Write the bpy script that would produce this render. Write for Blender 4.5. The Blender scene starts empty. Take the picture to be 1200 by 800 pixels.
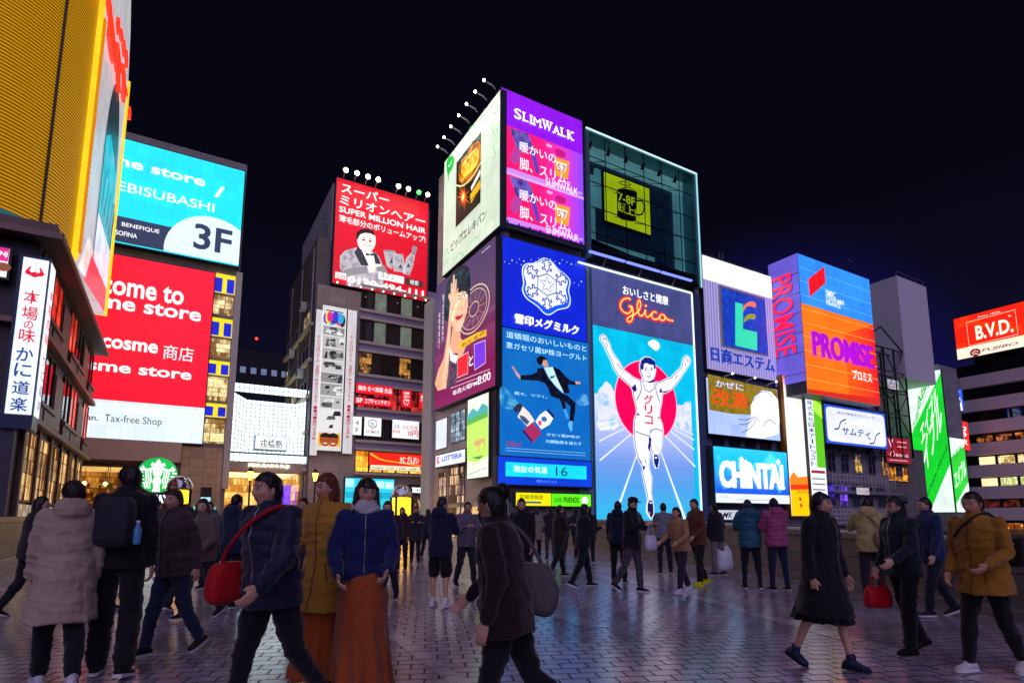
import bpy, math, random
from mathutils import Vector, Matrix, noise
from mathutils.geometry import tessellate_polygon
R = math.radians
scene = bpy.context.scene
COL = scene.collection
random.seed(7)

# ------------------------------------------------------------------ camera
EYE = Vector((0.0, 0.0, 1.35))
YAW, FPX, PCX, PCY, HOR = R(30.2), 680.0, 600.0, 512.0, 608.0
PITCH = math.atan((HOR - PCY) / FPX)
cam_data = bpy.data.cameras.new('camera')
cam = bpy.data.objects.new('camera', cam_data); COL.objects.link(cam)
cam.location = EYE
cam.rotation_euler = (R(90) + PITCH, 0, -YAW)
cam_data.sensor_width = 36.0
cam_data.lens = FPX / 1200 * 36
cam_data.shift_y = (PCY - 400) / 1200
cam_data.clip_start = 0.05
cam_data.clip_end = 3000
scene.camera = cam

# ------------------------------------------------------------------ night sky
world = bpy.data.worlds.new('World'); scene.world = world
world.use_nodes = True
nt = world.node_tree; nt.nodes.clear()
w_out = nt.nodes.new('ShaderNodeOutputWorld'); w_bg = nt.nodes.new('ShaderNodeBackground')
w_tc = nt.nodes.new('ShaderNodeTexCoord'); w_sep = nt.nodes.new('ShaderNodeSeparateXYZ')
w_rmp = nt.nodes.new('ShaderNodeValToRGB')
nt.links.new(w_tc.outputs['Generated'], w_sep.inputs[0])
nt.links.new(w_sep.outputs['Z'], w_rmp.inputs[0])
nt.links.new(w_rmp.outputs[0], w_bg.inputs[0]); nt.links.new(w_bg.outputs[0], w_out.inputs[0])
cr_ = w_rmp.color_ramp
cr_.elements[0].position = 0.0; cr_.elements[0].color = (0.045, 0.036, 0.09, 1)
cr_.elements[1].position = 1.0; cr_.elements[1].color = (0.0016, 0.0016, 0.0042, 1)
for p_, c_ in ((0.08, (0.018, 0.015, 0.05, 1)), (0.22, (0.0046, 0.0042, 0.017, 1)), (0.45, (0.0022, 0.0021, 0.0066, 1))):
    e_ = cr_.elements.new(p_); e_.color = c_
w_bg.inputs[1].default_value = 1.0
# bluish glow low in the sky over the lit signs to the south west
w_dot = nt.nodes.new('ShaderNodeVectorMath'); w_dot.operation = 'DOT_PRODUCT'
gv_ = Vector((math.sin(R(55)) * math.cos(R(9)), math.cos(R(55)) * math.cos(R(9)), math.sin(R(9)))); w_dot.inputs[1].default_value = gv_
nt.links.new(w_tc.outputs['Generated'], w_dot.inputs[0])
w_mr = nt.nodes.new('ShaderNodeMapRange'); w_mr.interpolation_type = 'SMOOTHERSTEP'; w_mr.inputs[1].default_value = math.cos(R(18)); w_mr.inputs[2].default_value = 1.0; nt.links.new(w_dot.outputs['Value'], w_mr.inputs[0])
w_mix = nt.nodes.new('ShaderNodeMix'); w_mix.data_type = 'RGBA'; w_mix.inputs[7].default_value = (0.006, 0.005, 0.085, 1)
nt.links.new(w_mr.outputs[0], w_mix.inputs[0]); nt.links.new(w_rmp.outputs[0], w_mix.inputs[6]); nt.links.new(w_mix.outputs[2], w_bg.inputs[0])
# a very weak, broad light: the glow of the lit city over the north bank, behind the camera
sun_d = bpy.data.lights.new('city_glow', 'SUN'); sun_d.energy = 1.05; sun_d.angle = R(70); sun_d.color = (0.66, 0.55, 1.0)
sun = bpy.data.objects.new('city_glow', sun_d); COL.objects.link(sun)
sun.rotation_euler = (R(52), 0, R(-24))
scene.view_settings.view_transform = 'Standard'
scene.view_settings.look = 'None'
scene.view_settings.exposure = 0.0
scene.view_settings.gamma = 1.0
scene.cycles.use_denoising = True
scene.cycles.sample_clamp_indirect = 6.0
scene.cycles.max_bounces = 8
scene.cycles.transparent_max_bounces = 12
scene.render.film_transparent = False

# ------------------------------------------------------------------ where a point of the photograph lies on a given plane of the place
_r = Vector((math.cos(YAW), -math.sin(YAW), 0))
_f = Vector((math.sin(YAW) * math.cos(PITCH), math.cos(YAW) * math.cos(PITCH), math.sin(PITCH)))
_u = Vector((-math.sin(YAW) * math.sin(PITCH), -math.cos(YAW) * math.sin(PITCH), math.cos(PITCH)))
def ray(px, py): return _f + _r * ((px - PCX) / FPX) + _u * (-(py - PCY) / FPX)
def on_y(px, py, Y): d = ray(px, py); return EYE + d * ((Y - EYE.y) / d.y)
def on_x(px, py, X): d = ray(px, py); return EYE + d * ((X - EYE.x) / d.x)
def on_z(px, py, Z=0.0): d = ray(px, py); return EYE + d * ((Z - EYE.z) / d.z)

# ------------------------------------------------------------------ materials
def lin(h):
    if not isinstance(h, str): return tuple(h)
    h = h.lstrip('#'); o = []
    for i in (0, 2, 4):
        c = int(h[i:i + 2], 16) / 255
        o.append(c / 12.92 if c <= 0.04045 else ((c + 0.055) / 1.055) ** 2.4)
    return tuple(o)
_M = {}
GLOW = 1.38
def new_mat(name):
    m = bpy.data.materials.new(name); m.use_nodes = True
    nt = m.node_tree; b = nt.nodes['Principled BSDF']
    return m, nt, b
def paint(h, rough=0.55, metal=0.0, var=0.18, scale=3.0, bump=0.0, spec=0.4):
    """A real surface: base colour with uneven wear, uneven gloss."""
    k = ('p', h, rough, metal, var, scale, bump, spec)
    if k in _M: return _M[k]
    m, nt, b = new_mat('paint')
    c = lin(h)
    tc = nt.nodes.new('ShaderNodeTexCoord'); n = nt.nodes.new('ShaderNodeTexNoise')
    n.inputs['Scale'].default_value = scale; n.inputs['Detail'].default_value = 6
    nt.links.new(tc.outputs['Object'], n.inputs['Vector'])
    mx = nt.nodes.new('ShaderNodeMix'); mx.data_type = 'RGBA'
    mx.inputs[6].default_value = tuple(x * (1 - var) for x in c) + (1,)
    mx.inputs[7].default_value = tuple(min(1, x * (1 + var)) for x in c) + (1,)
    nt.links.new(n.outputs['Fac'], mx.inputs[0]); nt.links.new(mx.outputs[2], b.inputs['Base Color'])
    mr = nt.nodes.new('ShaderNodeMapRange'); mr.inputs[3].default_value = max(0.03, rough - 0.12); mr.inputs[4].default_value = min(1, rough + 0.12)
    nt.links.new(n.outputs['Fac'], mr.inputs[0]); nt.links.new(mr.outputs[0], b.inputs['Roughness'])
    b.inputs['Metallic'].default_value = metal; b.inputs['Specular IOR Level'].default_value = spec
    if bump:
        n2 = nt.nodes.new('ShaderNodeTexNoise'); n2.inputs['Scale'].default_value = scale * 9; n2.inputs['Detail'].default_value = 8
        nt.links.new(tc.outputs['Object'], n2.inputs['Vector'])
        bp = nt.nodes.new('ShaderNodeBump'); bp.inputs['Strength'].default_value = bump; bp.inputs['Distance'].default_value = 0.02
        nt.links.new(n2.outputs['Fac'], bp.inputs['Height']); nt.links.new(bp.outputs[0], b.inputs['Normal'])
    _M[k] = m; return m
def lit(h, s=1.0, sample=True, uneven=0.10, scale=0.5, rough=0.35):
    mxc = max(lin(h))
    s = s * GLOW if s > 1.9 else max(s, min(s * GLOW, 1.08 / max(mxc, 1e-3)))
    """A face that gives off light (backlit sign, LED board, lamp, lit room); the tubes behind it are never quite even."""
    k = ('e', h, s, sample, uneven, scale, rough)
    if k in _M: return _M[k]
    m, nt, b = new_mat('lit')
    c = lin(h)
    b.inputs['Base Color'].default_value = tuple(min(0.8, x * 0.5 + 0.01) for x in c) + (1,)
    b.inputs['Roughness'].default_value = rough
    b.inputs['Emission Color'].default_value = c + (1,)
    b.inputs['Emission Strength'].default_value = s
    if uneven:
        tc = nt.nodes.new('ShaderNodeTexCoord'); n = nt.nodes.new('ShaderNodeTexNoise')
        n.inputs['Scale'].default_value = scale; n.inputs['Detail'].default_value = 2
        nt.links.new(tc.outputs['Object'], n.inputs['Vector'])
        mr = nt.nodes.new('ShaderNodeMapRange'); mr.inputs[1].default_value = 0.3; mr.inputs[2].default_value = 0.7
        mr.inputs[3].default_value = s * (1 - uneven); mr.inputs[4].default_value = s * (1 + uneven)
        nt.links.new(n.outputs['Fac'], mr.inputs[0])
        # the board is made of modules, each a shade brighter or dimmer, with a fine joint between them
        sx = nt.nodes.new('ShaderNodeSeparateXYZ'); nt.links.new(tc.outputs['Object'], sx.inputs[0])
        ad = nt.nodes.new('ShaderNodeMath'); ad.operation = 'ADD'; nt.links.new(sx.outputs['X'], ad.inputs[0]); nt.links.new(sx.outputs['Y'], ad.inputs[1])
        cb = nt.nodes.new('ShaderNodeCombineXYZ'); nt.links.new(ad.outputs[0], cb.inputs[0]); nt.links.new(sx.outputs['Z'], cb.inputs[1])
        br = nt.nodes.new('ShaderNodeTexBrick'); br.offset = 0; br.inputs['Scale'].default_value = 1; br.inputs['Brick Width'].default_value = 0.96; br.inputs['Row Height'].default_value = 0.96; br.inputs['Mortar Size'].default_value = 0.018
        br.inputs['Color1'].default_value = (0.9, 0.9, 0.9, 1); br.inputs['Color2'].default_value = (1.05, 1.05, 1.05, 1); br.inputs['Mortar'].default_value = (0.72, 0.72, 0.72, 1); nt.links.new(cb.outputs[0], br.inputs['Vector'])
        mu = nt.nodes.new('ShaderNodeMath'); mu.operation = 'MULTIPLY'; nt.links.new(mr.outputs[0], mu.inputs[0]); nt.links.new(br.outputs['Color'], mu.inputs[1])
        nt.links.new(mu.outputs[0], b.inputs['Emission Strength'])
    m.cycles.emission_sampling = 'AUTO' if sample else 'NONE'
    _M[k] = m; return m
def ink(h, s=1.0): return lit(h, s, False, 0.0)
def print2(h1, h2, s=1.0, scale=0.8, lo=0.38, hi=0.62, sample=True):
    """Printed or LED picture: two colours of the artwork running into each other in soft irregular patches."""
    k = ('p2', h1, h2, s, scale, lo, hi)
    if k in _M: return _M[k]
    m, nt, b = new_mat('print'); c1, c2 = lin(h1), lin(h2)
    tc = nt.nodes.new('ShaderNodeTexCoord'); n = nt.nodes.new('ShaderNodeTexNoise'); n.inputs['Scale'].default_value = scale; n.inputs['Detail'].default_value = 7; n.inputs['Roughness'].default_value = 0.6; n.inputs['Distortion'].default_value = 0.3
    nt.links.new(tc.outputs['Object'], n.inputs['Vector'])
    mr = nt.nodes.new('ShaderNodeMapRange'); mr.interpolation_type = 'SMOOTHSTEP'; mr.inputs[1].default_value = lo; mr.inputs[2].default_value = hi; nt.links.new(n.outputs['Fac'], mr.inputs[0])
    mx = nt.nodes.new('ShaderNodeMix'); mx.data_type = 'RGBA'; mx.inputs[6].default_value = c1 + (1,); mx.inputs[7].default_value = c2 + (1,); nt.links.new(mr.outputs[0], mx.inputs[0])
    nt.links.new(mx.outputs[2], b.inputs['Emission Color']); nt.links.new(mx.outputs[2], b.inputs['Base Color']); b.inputs['Emission Strength'].default_value = s; b.inputs['Roughness'].default_value = 0.35
    m.cycles.emission_sampling = 'AUTO' if sample else 'NONE'; _M[k] = m; return m
def room(h1='#ffb648', h2='#5a3210', s=1.6, scale=0.8):
    scale *= 0.5
    """A lit room seen through its window: shelves and goods, lamps, dark gaps."""
    k = ('r', h1, h2, s, scale)
    if k in _M: return _M[k]
    m, nt, b = new_mat('lit_room')
    tc = nt.nodes.new('ShaderNodeTexCoord'); sx = nt.nodes.new('ShaderNodeSeparateXYZ'); nt.links.new(tc.outputs['Object'], sx.inputs[0])
    ad = nt.nodes.new('ShaderNodeMath'); ad.operation = 'ADD'; nt.links.new(sx.outputs['X'], ad.inputs[0]); nt.links.new(sx.outputs['Y'], ad.inputs[1])
    cb = nt.nodes.new('ShaderNodeCombineXYZ'); nt.links.new(ad.outputs[0], cb.inputs[0]); nt.links.new(sx.outputs['Z'], cb.inputs[1])
    def bricks(w, h, off):
        br = nt.nodes.new('ShaderNodeTexBrick'); br.offset = off; br.inputs['Scale'].default_value = scale
        br.inputs['Brick Width'].default_value = w; br.inputs['Row Height'].default_value = h; br.inputs['Mortar Size'].default_value = 0.02; br.inputs['Bias'].default_value = 0.0
        br.inputs['Color1'].default_value = (0, 0, 0, 1); br.inputs['Color2'].default_value = (1, 1, 1, 1); br.inputs['Mortar'].default_value = (0.1, 0.1, 0.1, 1)
        nt.links.new(cb.outputs[0], br.inputs['Vector']); return br
    b1 = bricks(0.9, 0.62, 0.37); b2 = bricks(0.17, 0.31, 0.5)
    n = nt.nodes.new('ShaderNodeTexNoise'); n.inputs['Scale'].default_value = 1.3 * scale; n.inputs['Detail'].default_value = 3; nt.links.new(cb.outputs[0], n.inputs['Vector'])
    m1 = nt.nodes.new('ShaderNodeMix'); m1.data_type = 'RGBA'; m1.inputs[0].default_value = 0.45; nt.links.new(b1.outputs['Color'], m1.inputs[6]); nt.links.new(b2.outputs['Color'], m1.inputs[7])
    m2 = nt.nodes.new('ShaderNodeMix'); m2.data_type = 'RGBA'; m2.inputs[0].default_value = 0.55; nt.links.new(m1.outputs[2], m2.inputs[6]); nt.links.new(n.outputs['Fac'], m2.inputs[7])
    rp = nt.nodes.new('ShaderNodeValToRGB'); c1, c2 = lin(h1), lin(h2)
    rp.color_ramp.elements[0].position = 0.22; rp.color_ramp.elements[0].color = tuple(x * 0.4 for x in c2) + (1,)
    rp.color_ramp.elements[1].position = 0.72; rp.color_ramp.elements[1].color = c1 + (1,)
    e = rp.color_ramp.elements.new(0.42); e.color = c2 + (1,)
    e = rp.color_ramp.elements.new(0.56); e.color = tuple((x * 0.6 + y * 0.4) for x, y in zip(c1, c2)) + (1,)
    nt.links.new(m2.outputs[2], rp.inputs[0]); nt.links.new(rp.outputs[0], b.inputs['Emission Color'])
    b.inputs['Emission Strength'].default_value = s; b.inputs['Base Color'].default_value = (0.02, 0.015, 0.01, 1); b.inputs['Roughness'].default_value = 0.2
    _M[k] = m; return m
def glass(tint='#203038', rough=0.06):
    """A dark window at night: a smooth dark pane."""
    k = ('g', tint, rough)
    if k in _M: return _M[k]
    m, nt, b = new_mat('window_glass')
    b.inputs['Base Color'].default_value = lin(tint) + (1,); b.inputs['Roughness'].default_value = rough
    b.inputs['Specular IOR Level'].default_value = 0.9; b.inputs['Coat Weight'].default_value = 0.5
    _M[k] = m; return m
def clear_glass(tint='#bfeee6', mixf=0.12):
    k = ('cg', tint, mixf)
    if k in _M: return _M[k]
    m = bpy.data.materials.new('clear_glass'); m.use_nodes = True
    nt = m.node_tree; nt.nodes.clear()
    o = nt.nodes.new('ShaderNodeOutputMaterial'); t = nt.nodes.new('ShaderNodeBsdfTransparent'); g = nt.nodes.new('ShaderNodeBsdfGlossy'); mx = nt.nodes.new('ShaderNodeMixShader')
    t.inputs[0].default_value = lin(tint) + (1,); g.inputs['Roughness'].default_value = 0.04; mx.inputs[0].default_value = mixf
    nt.links.new(t.outputs[0], mx.inputs[1]); nt.links.new(g.outputs[0], mx.inputs[2]); nt.links.new(mx.outputs[0], o.inputs[0])
    _M[k] = m; return m
def tiles(h, w=1.2, hgt=0.6, rough=0.5, joint=0.35, gap=0.012, offset=0.0, var=0.12, rot=None):
    """Cladding or stone laid in courses (object space)."""
    k = ('t', h, w, hgt, rough, joint, gap, offset, var, rot)
    if k in _M: return _M[k]
    m, nt, b = new_mat('cladding')
    c = lin(h)
    tc = nt.nodes.new('ShaderNodeTexCoord')
    geo = nt.nodes.new('ShaderNodeNewGeometry')
    sx = nt.nodes.new('ShaderNodeSeparateXYZ'); nt.links.new(tc.outputs['Object'], sx.inputs[0])
    sn = nt.nodes.new('ShaderNodeSeparateXYZ'); nt.links.new(geo.outputs['Normal'], sn.inputs[0])
    ab = nt.nodes.new('ShaderNodeMath'); ab.operation = 'ABSOLUTE'; nt.links.new(sn.outputs['X'], ab.inputs[0])
    gt = nt.nodes.new('ShaderNodeMath'); gt.operation = 'GREATER_THAN'; gt.inputs[1].default_value = 0.7; nt.links.new(ab.outputs[0], gt.inputs[0])
    mx0 = nt.nodes.new('ShaderNodeMix'); nt.links.new(gt.outputs[0], mx0.inputs[0]); nt.links.new(sx.outputs['X'], mx0.inputs[2]); nt.links.new(sx.outputs['Y'], mx0.inputs[3])
    cb = nt.nodes.new('ShaderNodeCombineXYZ'); nt.links.new(mx0.outputs[0], cb.inputs[0]); nt.links.new(sx.outputs['Z'], cb.inputs[1])
    br = nt.nodes.new('ShaderNodeTexBrick'); br.offset = offset
    br.inputs['Scale'].default_value = 1.0; br.inputs['Brick Width'].default_value = w; br.inputs['Row Height'].default_value = hgt
    br.inputs['Mortar Size'].default_value = gap; br.inputs['Mortar Smooth'].default_value = 0.1
    br.inputs['Color1'].default_value = tuple(x * (1 - var) for x in c) + (1,); br.inputs['Color2'].default_value = tuple(min(1, x * (1 + var)) for x in c) + (1,)
    br.inputs['Mortar'].default_value = tuple(x * joint for x in c) + (1,)
    nt.links.new(cb.outputs[0], br.inputs['Vector'])
    n = nt.nodes.new('ShaderNodeTexNoise'); n.inputs['Scale'].default_value = 0.9; n.inputs['Detail'].default_value = 8
    nt.links.new(tc.outputs['Object'], n.inputs['Vector'])
    mr = nt.nodes.new('ShaderNodeMapRange'); mr.inputs[3].default_value = 0.72; mr.inputs[4].default_value = 1.2; nt.links.new(n.outputs['Fac'], mr.inputs[0])
    mm = nt.nodes.new('ShaderNodeVectorMath'); mm.operation = 'SCALE'; nt.links.new(br.outputs['Color'], mm.inputs[0]); nt.links.new(mr.outputs[0], mm.inputs['Scale'])
    nt.links.new(mm.outputs[0], b.inputs['Base Color']); b.inputs['Roughness'].default_value = rough
    bp = nt.nodes.new('ShaderNodeBump'); bp.inputs['Strength'].default_value = 0.5; bp.inputs['Distance'].default_value = 0.01; bp.invert = True
    nt.links.new(br.outputs['Fac'], bp.inputs['Height']); nt.links.new(bp.outputs[0], b.inputs['Normal'])
    _M[k] = m; return m
def stripes(h1, h2, pitch=0.25, axis='Z', s=0.0, rough=0.4, metal=0.0, duty=0.5):
    """Corrugated or ribbed sheet: two tones alternating along an axis."""
    k = ('s', h1, h2, pitch, axis, s, rough, metal, duty)
    if k in _M: return _M[k]
    m, nt, b = new_mat('ribbed_sheet')
    tc = nt.nodes.new('ShaderNodeTexCoord'); sx = nt.nodes.new('ShaderNodeSeparateXYZ'); nt.links.new(tc.outputs['Object'], sx.inputs[0])
    md = nt.nodes.new('ShaderNodeMath'); md.operation = 'PINGPONG'; md.inputs[1].default_value = pitch / 2
    nt.links.new(sx.outputs[axis], md.inputs[0])
    mr = nt.nodes.new('ShaderNodeMapRange'); mr.inputs[1].default_value = pitch / 2 * (duty - 0.2); mr.inputs[2].default_value = pitch / 2 * (duty + 0.2); nt.links.new(md.outputs[0], mr.inputs[0])
    mx = nt.nodes.new('ShaderNodeMix'); mx.data_type = 'RGBA'; mx.inputs[6].default_value = lin(h1) + (1,); mx.inputs[7].default_value = lin(h2) + (1,)
    nt.links.new(mr.outputs[0], mx.inputs[0]); nt.links.new(mx.outputs[2], b.inputs['Base Color'])
    b.inputs['Roughness'].default_value = rough; b.inputs['Metallic'].default_value = metal
    if s: nt.links.new(mx.outputs[2], b.inputs['Emission Color']); b.inputs['Emission Strength'].default_value = s
    bp = nt.nodes.new('ShaderNodeBump'); bp.inputs['Strength'].default_value = 0.6; bp.inputs['Distance'].default_value = 0.02
    nt.links.new(mr.outputs[0], bp.inputs['Height']); nt.links.new(bp.outputs[0], b.inputs['Normal'])
    _M[k] = m; return m

STEEL = paint('#6a7078', 0.4, 0.7); DARKSTEEL = paint('#1c1e24', 0.45, 0.5); GREYPAINT = paint('#8a8c92', 0.5)
HOUSING = paint('#3a3d46', 0.5, 0.3); WHITEPAINT = paint('#c8c8c4', 0.45)

# ------------------------------------------------------------------ mesh building and the scene tree
def tag(o, label=None, cat=None, group=None, kind=None):
    if label: o['label'] = label
    if cat: o['category'] = cat
    if group: o['group'] = group
    if kind: o['kind'] = kind
    return o
def thing(name, label, cat, loc=(0, 0, 0), group=None):
    o = bpy.data.objects.new(name, None); COL.objects.link(o)
    o.location = loc; o.empty_display_size = 0.2
    return tag(o, label, cat, group)
class MB:
    def __init__(s): s.v = []; s.f = []; s.m = []; s.mats = []; s.sm = []
    def mi(s, mat):
        if mat not in s.mats: s.mats.append(mat)
        return s.mats.index(mat)
    def add(s, verts, faces, mat, smooth=False):
        b = len(s.v); s.v.extend(Vector(p) for p in verts); i = s.mi(mat)
        for f in faces: s.f.append([b + k for k in f]); s.m.append(i); s.sm.append(smooth)
        return s
    def box(s, x0, x1, y0, y1, z0, z1, mat):
        x0, x1 = min(x0, x1), max(x0, x1); y0, y1 = min(y0, y1), max(y0, y1); z0, z1 = min(z0, z1), max(z0, z1)
        v = [(x0, y0, z0), (x1, y0, z0), (x1, y1, z0), (x0, y1, z0), (x0, y0, z1), (x1, y0, z1), (x1, y1, z1), (x0, y1, z1)]
        return s.add(v, [(0, 3, 2, 1), (4, 5, 6, 7), (0, 1, 5, 4), (1, 2, 6, 5), (2, 3, 7, 6), (3, 0, 4, 7)], mat)
    def hull8(s, a, b, mat):
        """a: four points of one end, b: four of the other"""
        return s.add(list(a) + list(b), [(0, 3, 2, 1), (4, 5, 6, 7), (0, 1, 5, 4), (1, 2, 6, 5), (2, 3, 7, 6), (3, 0, 4, 7)], mat)
    def tube(s, pts, r, mat, n=8, caps=True):
        pts = [Vector(p) for p in pts]; rs = r if isinstance(r, (list, tuple)) else [r] * len(pts)
        vs = []; fs = []
        up = Vector((0, 0, 1)); prev = None
        for i, p in enumerate(pts):
            t = (pts[min(i + 1, len(pts) - 1)] - pts[max(i - 1, 0)]).normalized()
            if prev is None: a = t.cross(up if abs(t.z) < 0.95 else Vector((1, 0, 0))).normalized()
            else: a = (prev - t * prev.dot(t)); a = a.normalized() if a.length > 1e-6 else t.orthogonal().normalized()
            prev = a; b = t.cross(a)
            for k in range(n):
                an = 2 * math.pi * k / n; vs.append(p + (a * math.cos(an) + b * math.sin(an)) * rs[i])
        for i in range(len(pts) - 1):
            for k in range(n): fs.append((i * n + k, i * n + (k + 1) % n, (i + 1) * n + (k + 1) % n, (i + 1) * n + k))
        if caps: fs.append(tuple(range(n - 1, -1, -1))); fs.append(tuple((len(pts) - 1) * n + k for k in range(n)))
        return s.add(vs, fs, mat, True)
    def lathe(s, c, prof, mat, n=16):
        vs = []; fs = []; c = Vector(c)
        for r_, z in prof:
            for k in range(n): a = 2 * math.pi * k / n; vs.append(c + Vector((r_ * math.cos(a), r_ * math.sin(a), z)))
        for i in range(len(prof) - 1):
            for k in range(n): fs.append((i * n + k, i * n + (k + 1) % n, (i + 1) * n + (k + 1) % n, (i + 1) * n + k))
        fs.append(tuple(range(n - 1, -1, -1))); fs.append(tuple((len(prof) - 1) * n + k for k in range(n)))
        return s.add(vs, fs, mat, True)
    def ball(s, c, r, mat, n=12, sq=(1, 1, 1)):
        prof = [(max(1e-4, math.sin(math.pi * i / (n // 2 + 2))), -math.cos(math.pi * i / (n // 2 + 2))) for i in range(n // 2 + 3)]
        vs = []; fs = []; c = Vector(c)
        for q, z in prof:
            for k in range(n): a = 2 * math.pi * k / n; vs.append(c + Vector((q * math.cos(a) * r * sq[0], q * math.sin(a) * r * sq[1], z * r * sq[2])))
        for i in range(len(prof) - 1):
            for k in range(n): fs.append((i * n + k, i * n + (k + 1) % n, (i + 1) * n + (k + 1) % n, (i + 1) * n + k))
        return s.add(vs, fs, mat, True)
    def build(s, name, parent=None, label=None, kind=None, bevel=0.0):
        me = bpy.data.meshes.new(name)
        if parent is not None:
            inv = parent_world(parent).inverted(); vs = [inv @ p for p in s.v]
        else: vs = s.v
        me.from_pydata([tuple(p) for p in vs], [], s.f)
        for m in s.mats: me.materials.append(m)
        me.polygons.foreach_set('material_index', s.m); me.polygons.foreach_set('use_smooth', s.sm)
        me.update()
        o = bpy.data.objects.new(name, me); COL.objects.link(o)
        if parent is not None: o.parent = parent
        if bevel:
            bv = o.modifiers.new('edge', 'BEVEL'); bv.width = bevel; bv.segments = 2; bv.limit_method = 'ANGLE'
        if label: o['label'] = label
        if kind: o['kind'] = kind
        return o
def parent_world(o):
    m = Matrix.LocRotScale(o.location, o.rotation_euler, o.scale)
    return m if o.parent is None else parent_world(o.parent) @ m

# ------------------------------------------------------------------ lettering
_T = {}
def letters(text, bold=0.0, shear=0.0, depth=0.0, res=3):
    k = (text, bold, shear, depth, res)
    if k in _T: return _T[k]
    c = bpy.data.curves.new('lettering', 'FONT'); c.body = text; c.offset = bold * 0.45; c.shear = shear; c.resolution_u = res; c.extrude = depth
    o = bpy.data.objects.new('lettering', c); COL.objects.link(o)
    dg = bpy.context.evaluated_depsgraph_get()
    me = bpy.data.meshes.new_from_object(o.evaluated_get(dg))
    vs = [v.co.copy() for v in me.vertices]; fs = [tuple(p.vertices) for p in me.polygons]
    bpy.data.objects.remove(o); bpy.data.curves.remove(c); bpy.data.meshes.remove(me)
    x0 = min(v.x for v in vs); x1 = max(v.x for v in vs); y0 = min(v.y for v in vs); y1 = max(v.y for v in vs)
    vs = [((v.x - x0) / max(1e-6, x1 - x0), (v.y - y0) / max(1e-6, y1 - y0), v.z) for v in vs]
    _T[k] = (vs, fs, (x1 - x0) / max(1e-6, y1 - y0)); return _T[k]
def crv(pts, n=6, closed=False):
    """smooth curve through points"""
    P = [Vector((p[0], p[1])) for p in pts]; out = []; m = len(P)
    for i in range(m if closed else m - 1):
        p1 = P[i]; p2 = P[(i + 1) % m]
        p0 = P[i - 1] if (i > 0 or closed) else p1; p3 = P[(i + 2) % m] if (closed or i + 2 < m) else p2
        for k in range(n):
            t = k / n
            out.append(0.5 * ((2 * p1) + (p2 - p0) * t + (2 * p0 - 5 * p1 + 4 * p2 - p3) * t * t + (3 * p1 - p0 - 3 * p2 + p3) * t ** 3))
    if not closed: out.append(P[-1])
    return [(p.x, p.y) for p in out]

class Face:
    """An upright plane of the place. 'y' looks north to the bridge (u = x), 'xl' looks east along -x (u = -y), 'xr' looks west (u = y)."""
    def __init__(s, kind, pos):
        s.k = kind; s.p = pos
        s.N = Vector({'y': (0, -1, 0), 'xl': (-1, 0, 0), 'xr': (1, 0, 0)}[kind]); s.U = Vector({'y': (1, 0, 0), 'xl': (0, -1, 0), 'xr': (0, 1, 0)}[kind])
    def L(s, px, py):
        h = on_y(px, py, s.p) if s.k == 'y' else on_x(px, py, s.p)
        return (h.x if s.k == 'y' else (-h.y if s.k == 'xl' else h.y), h.z)
    def W(s, u, v, off=0.0):
        b = {'y': Vector((u, s.p, v)), 'xl': Vector((s.p, -u, v)), 'xr': Vector((s.p, u, v))}[s.k]
        return b + s.N * off
    def rect(s, bl, tr):
        a = s.L(*bl); b = s.L(*tr); return a[0], a[1], b[0], b[1]
    def slab(s, mb, u0, v0, u1, v1, o0, o1, mat):
        a = [s.W(u0, v0, o0), s.W(u1, v0, o0), s.W(u1, v1, o0), s.W(u0, v1, o0)]
        b = [s.W(u0, v0, o1), s.W(u1, v0, o1), s.W(u1, v1, o1), s.W(u0, v1, o1)]
        return mb.hull8(a, b, mat)
    def m_per_px(s, px, py): return abs(s.L(px, py - 0.5)[1] - s.L(px, py + 0.5)[1])
STEP = 0.012
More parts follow.
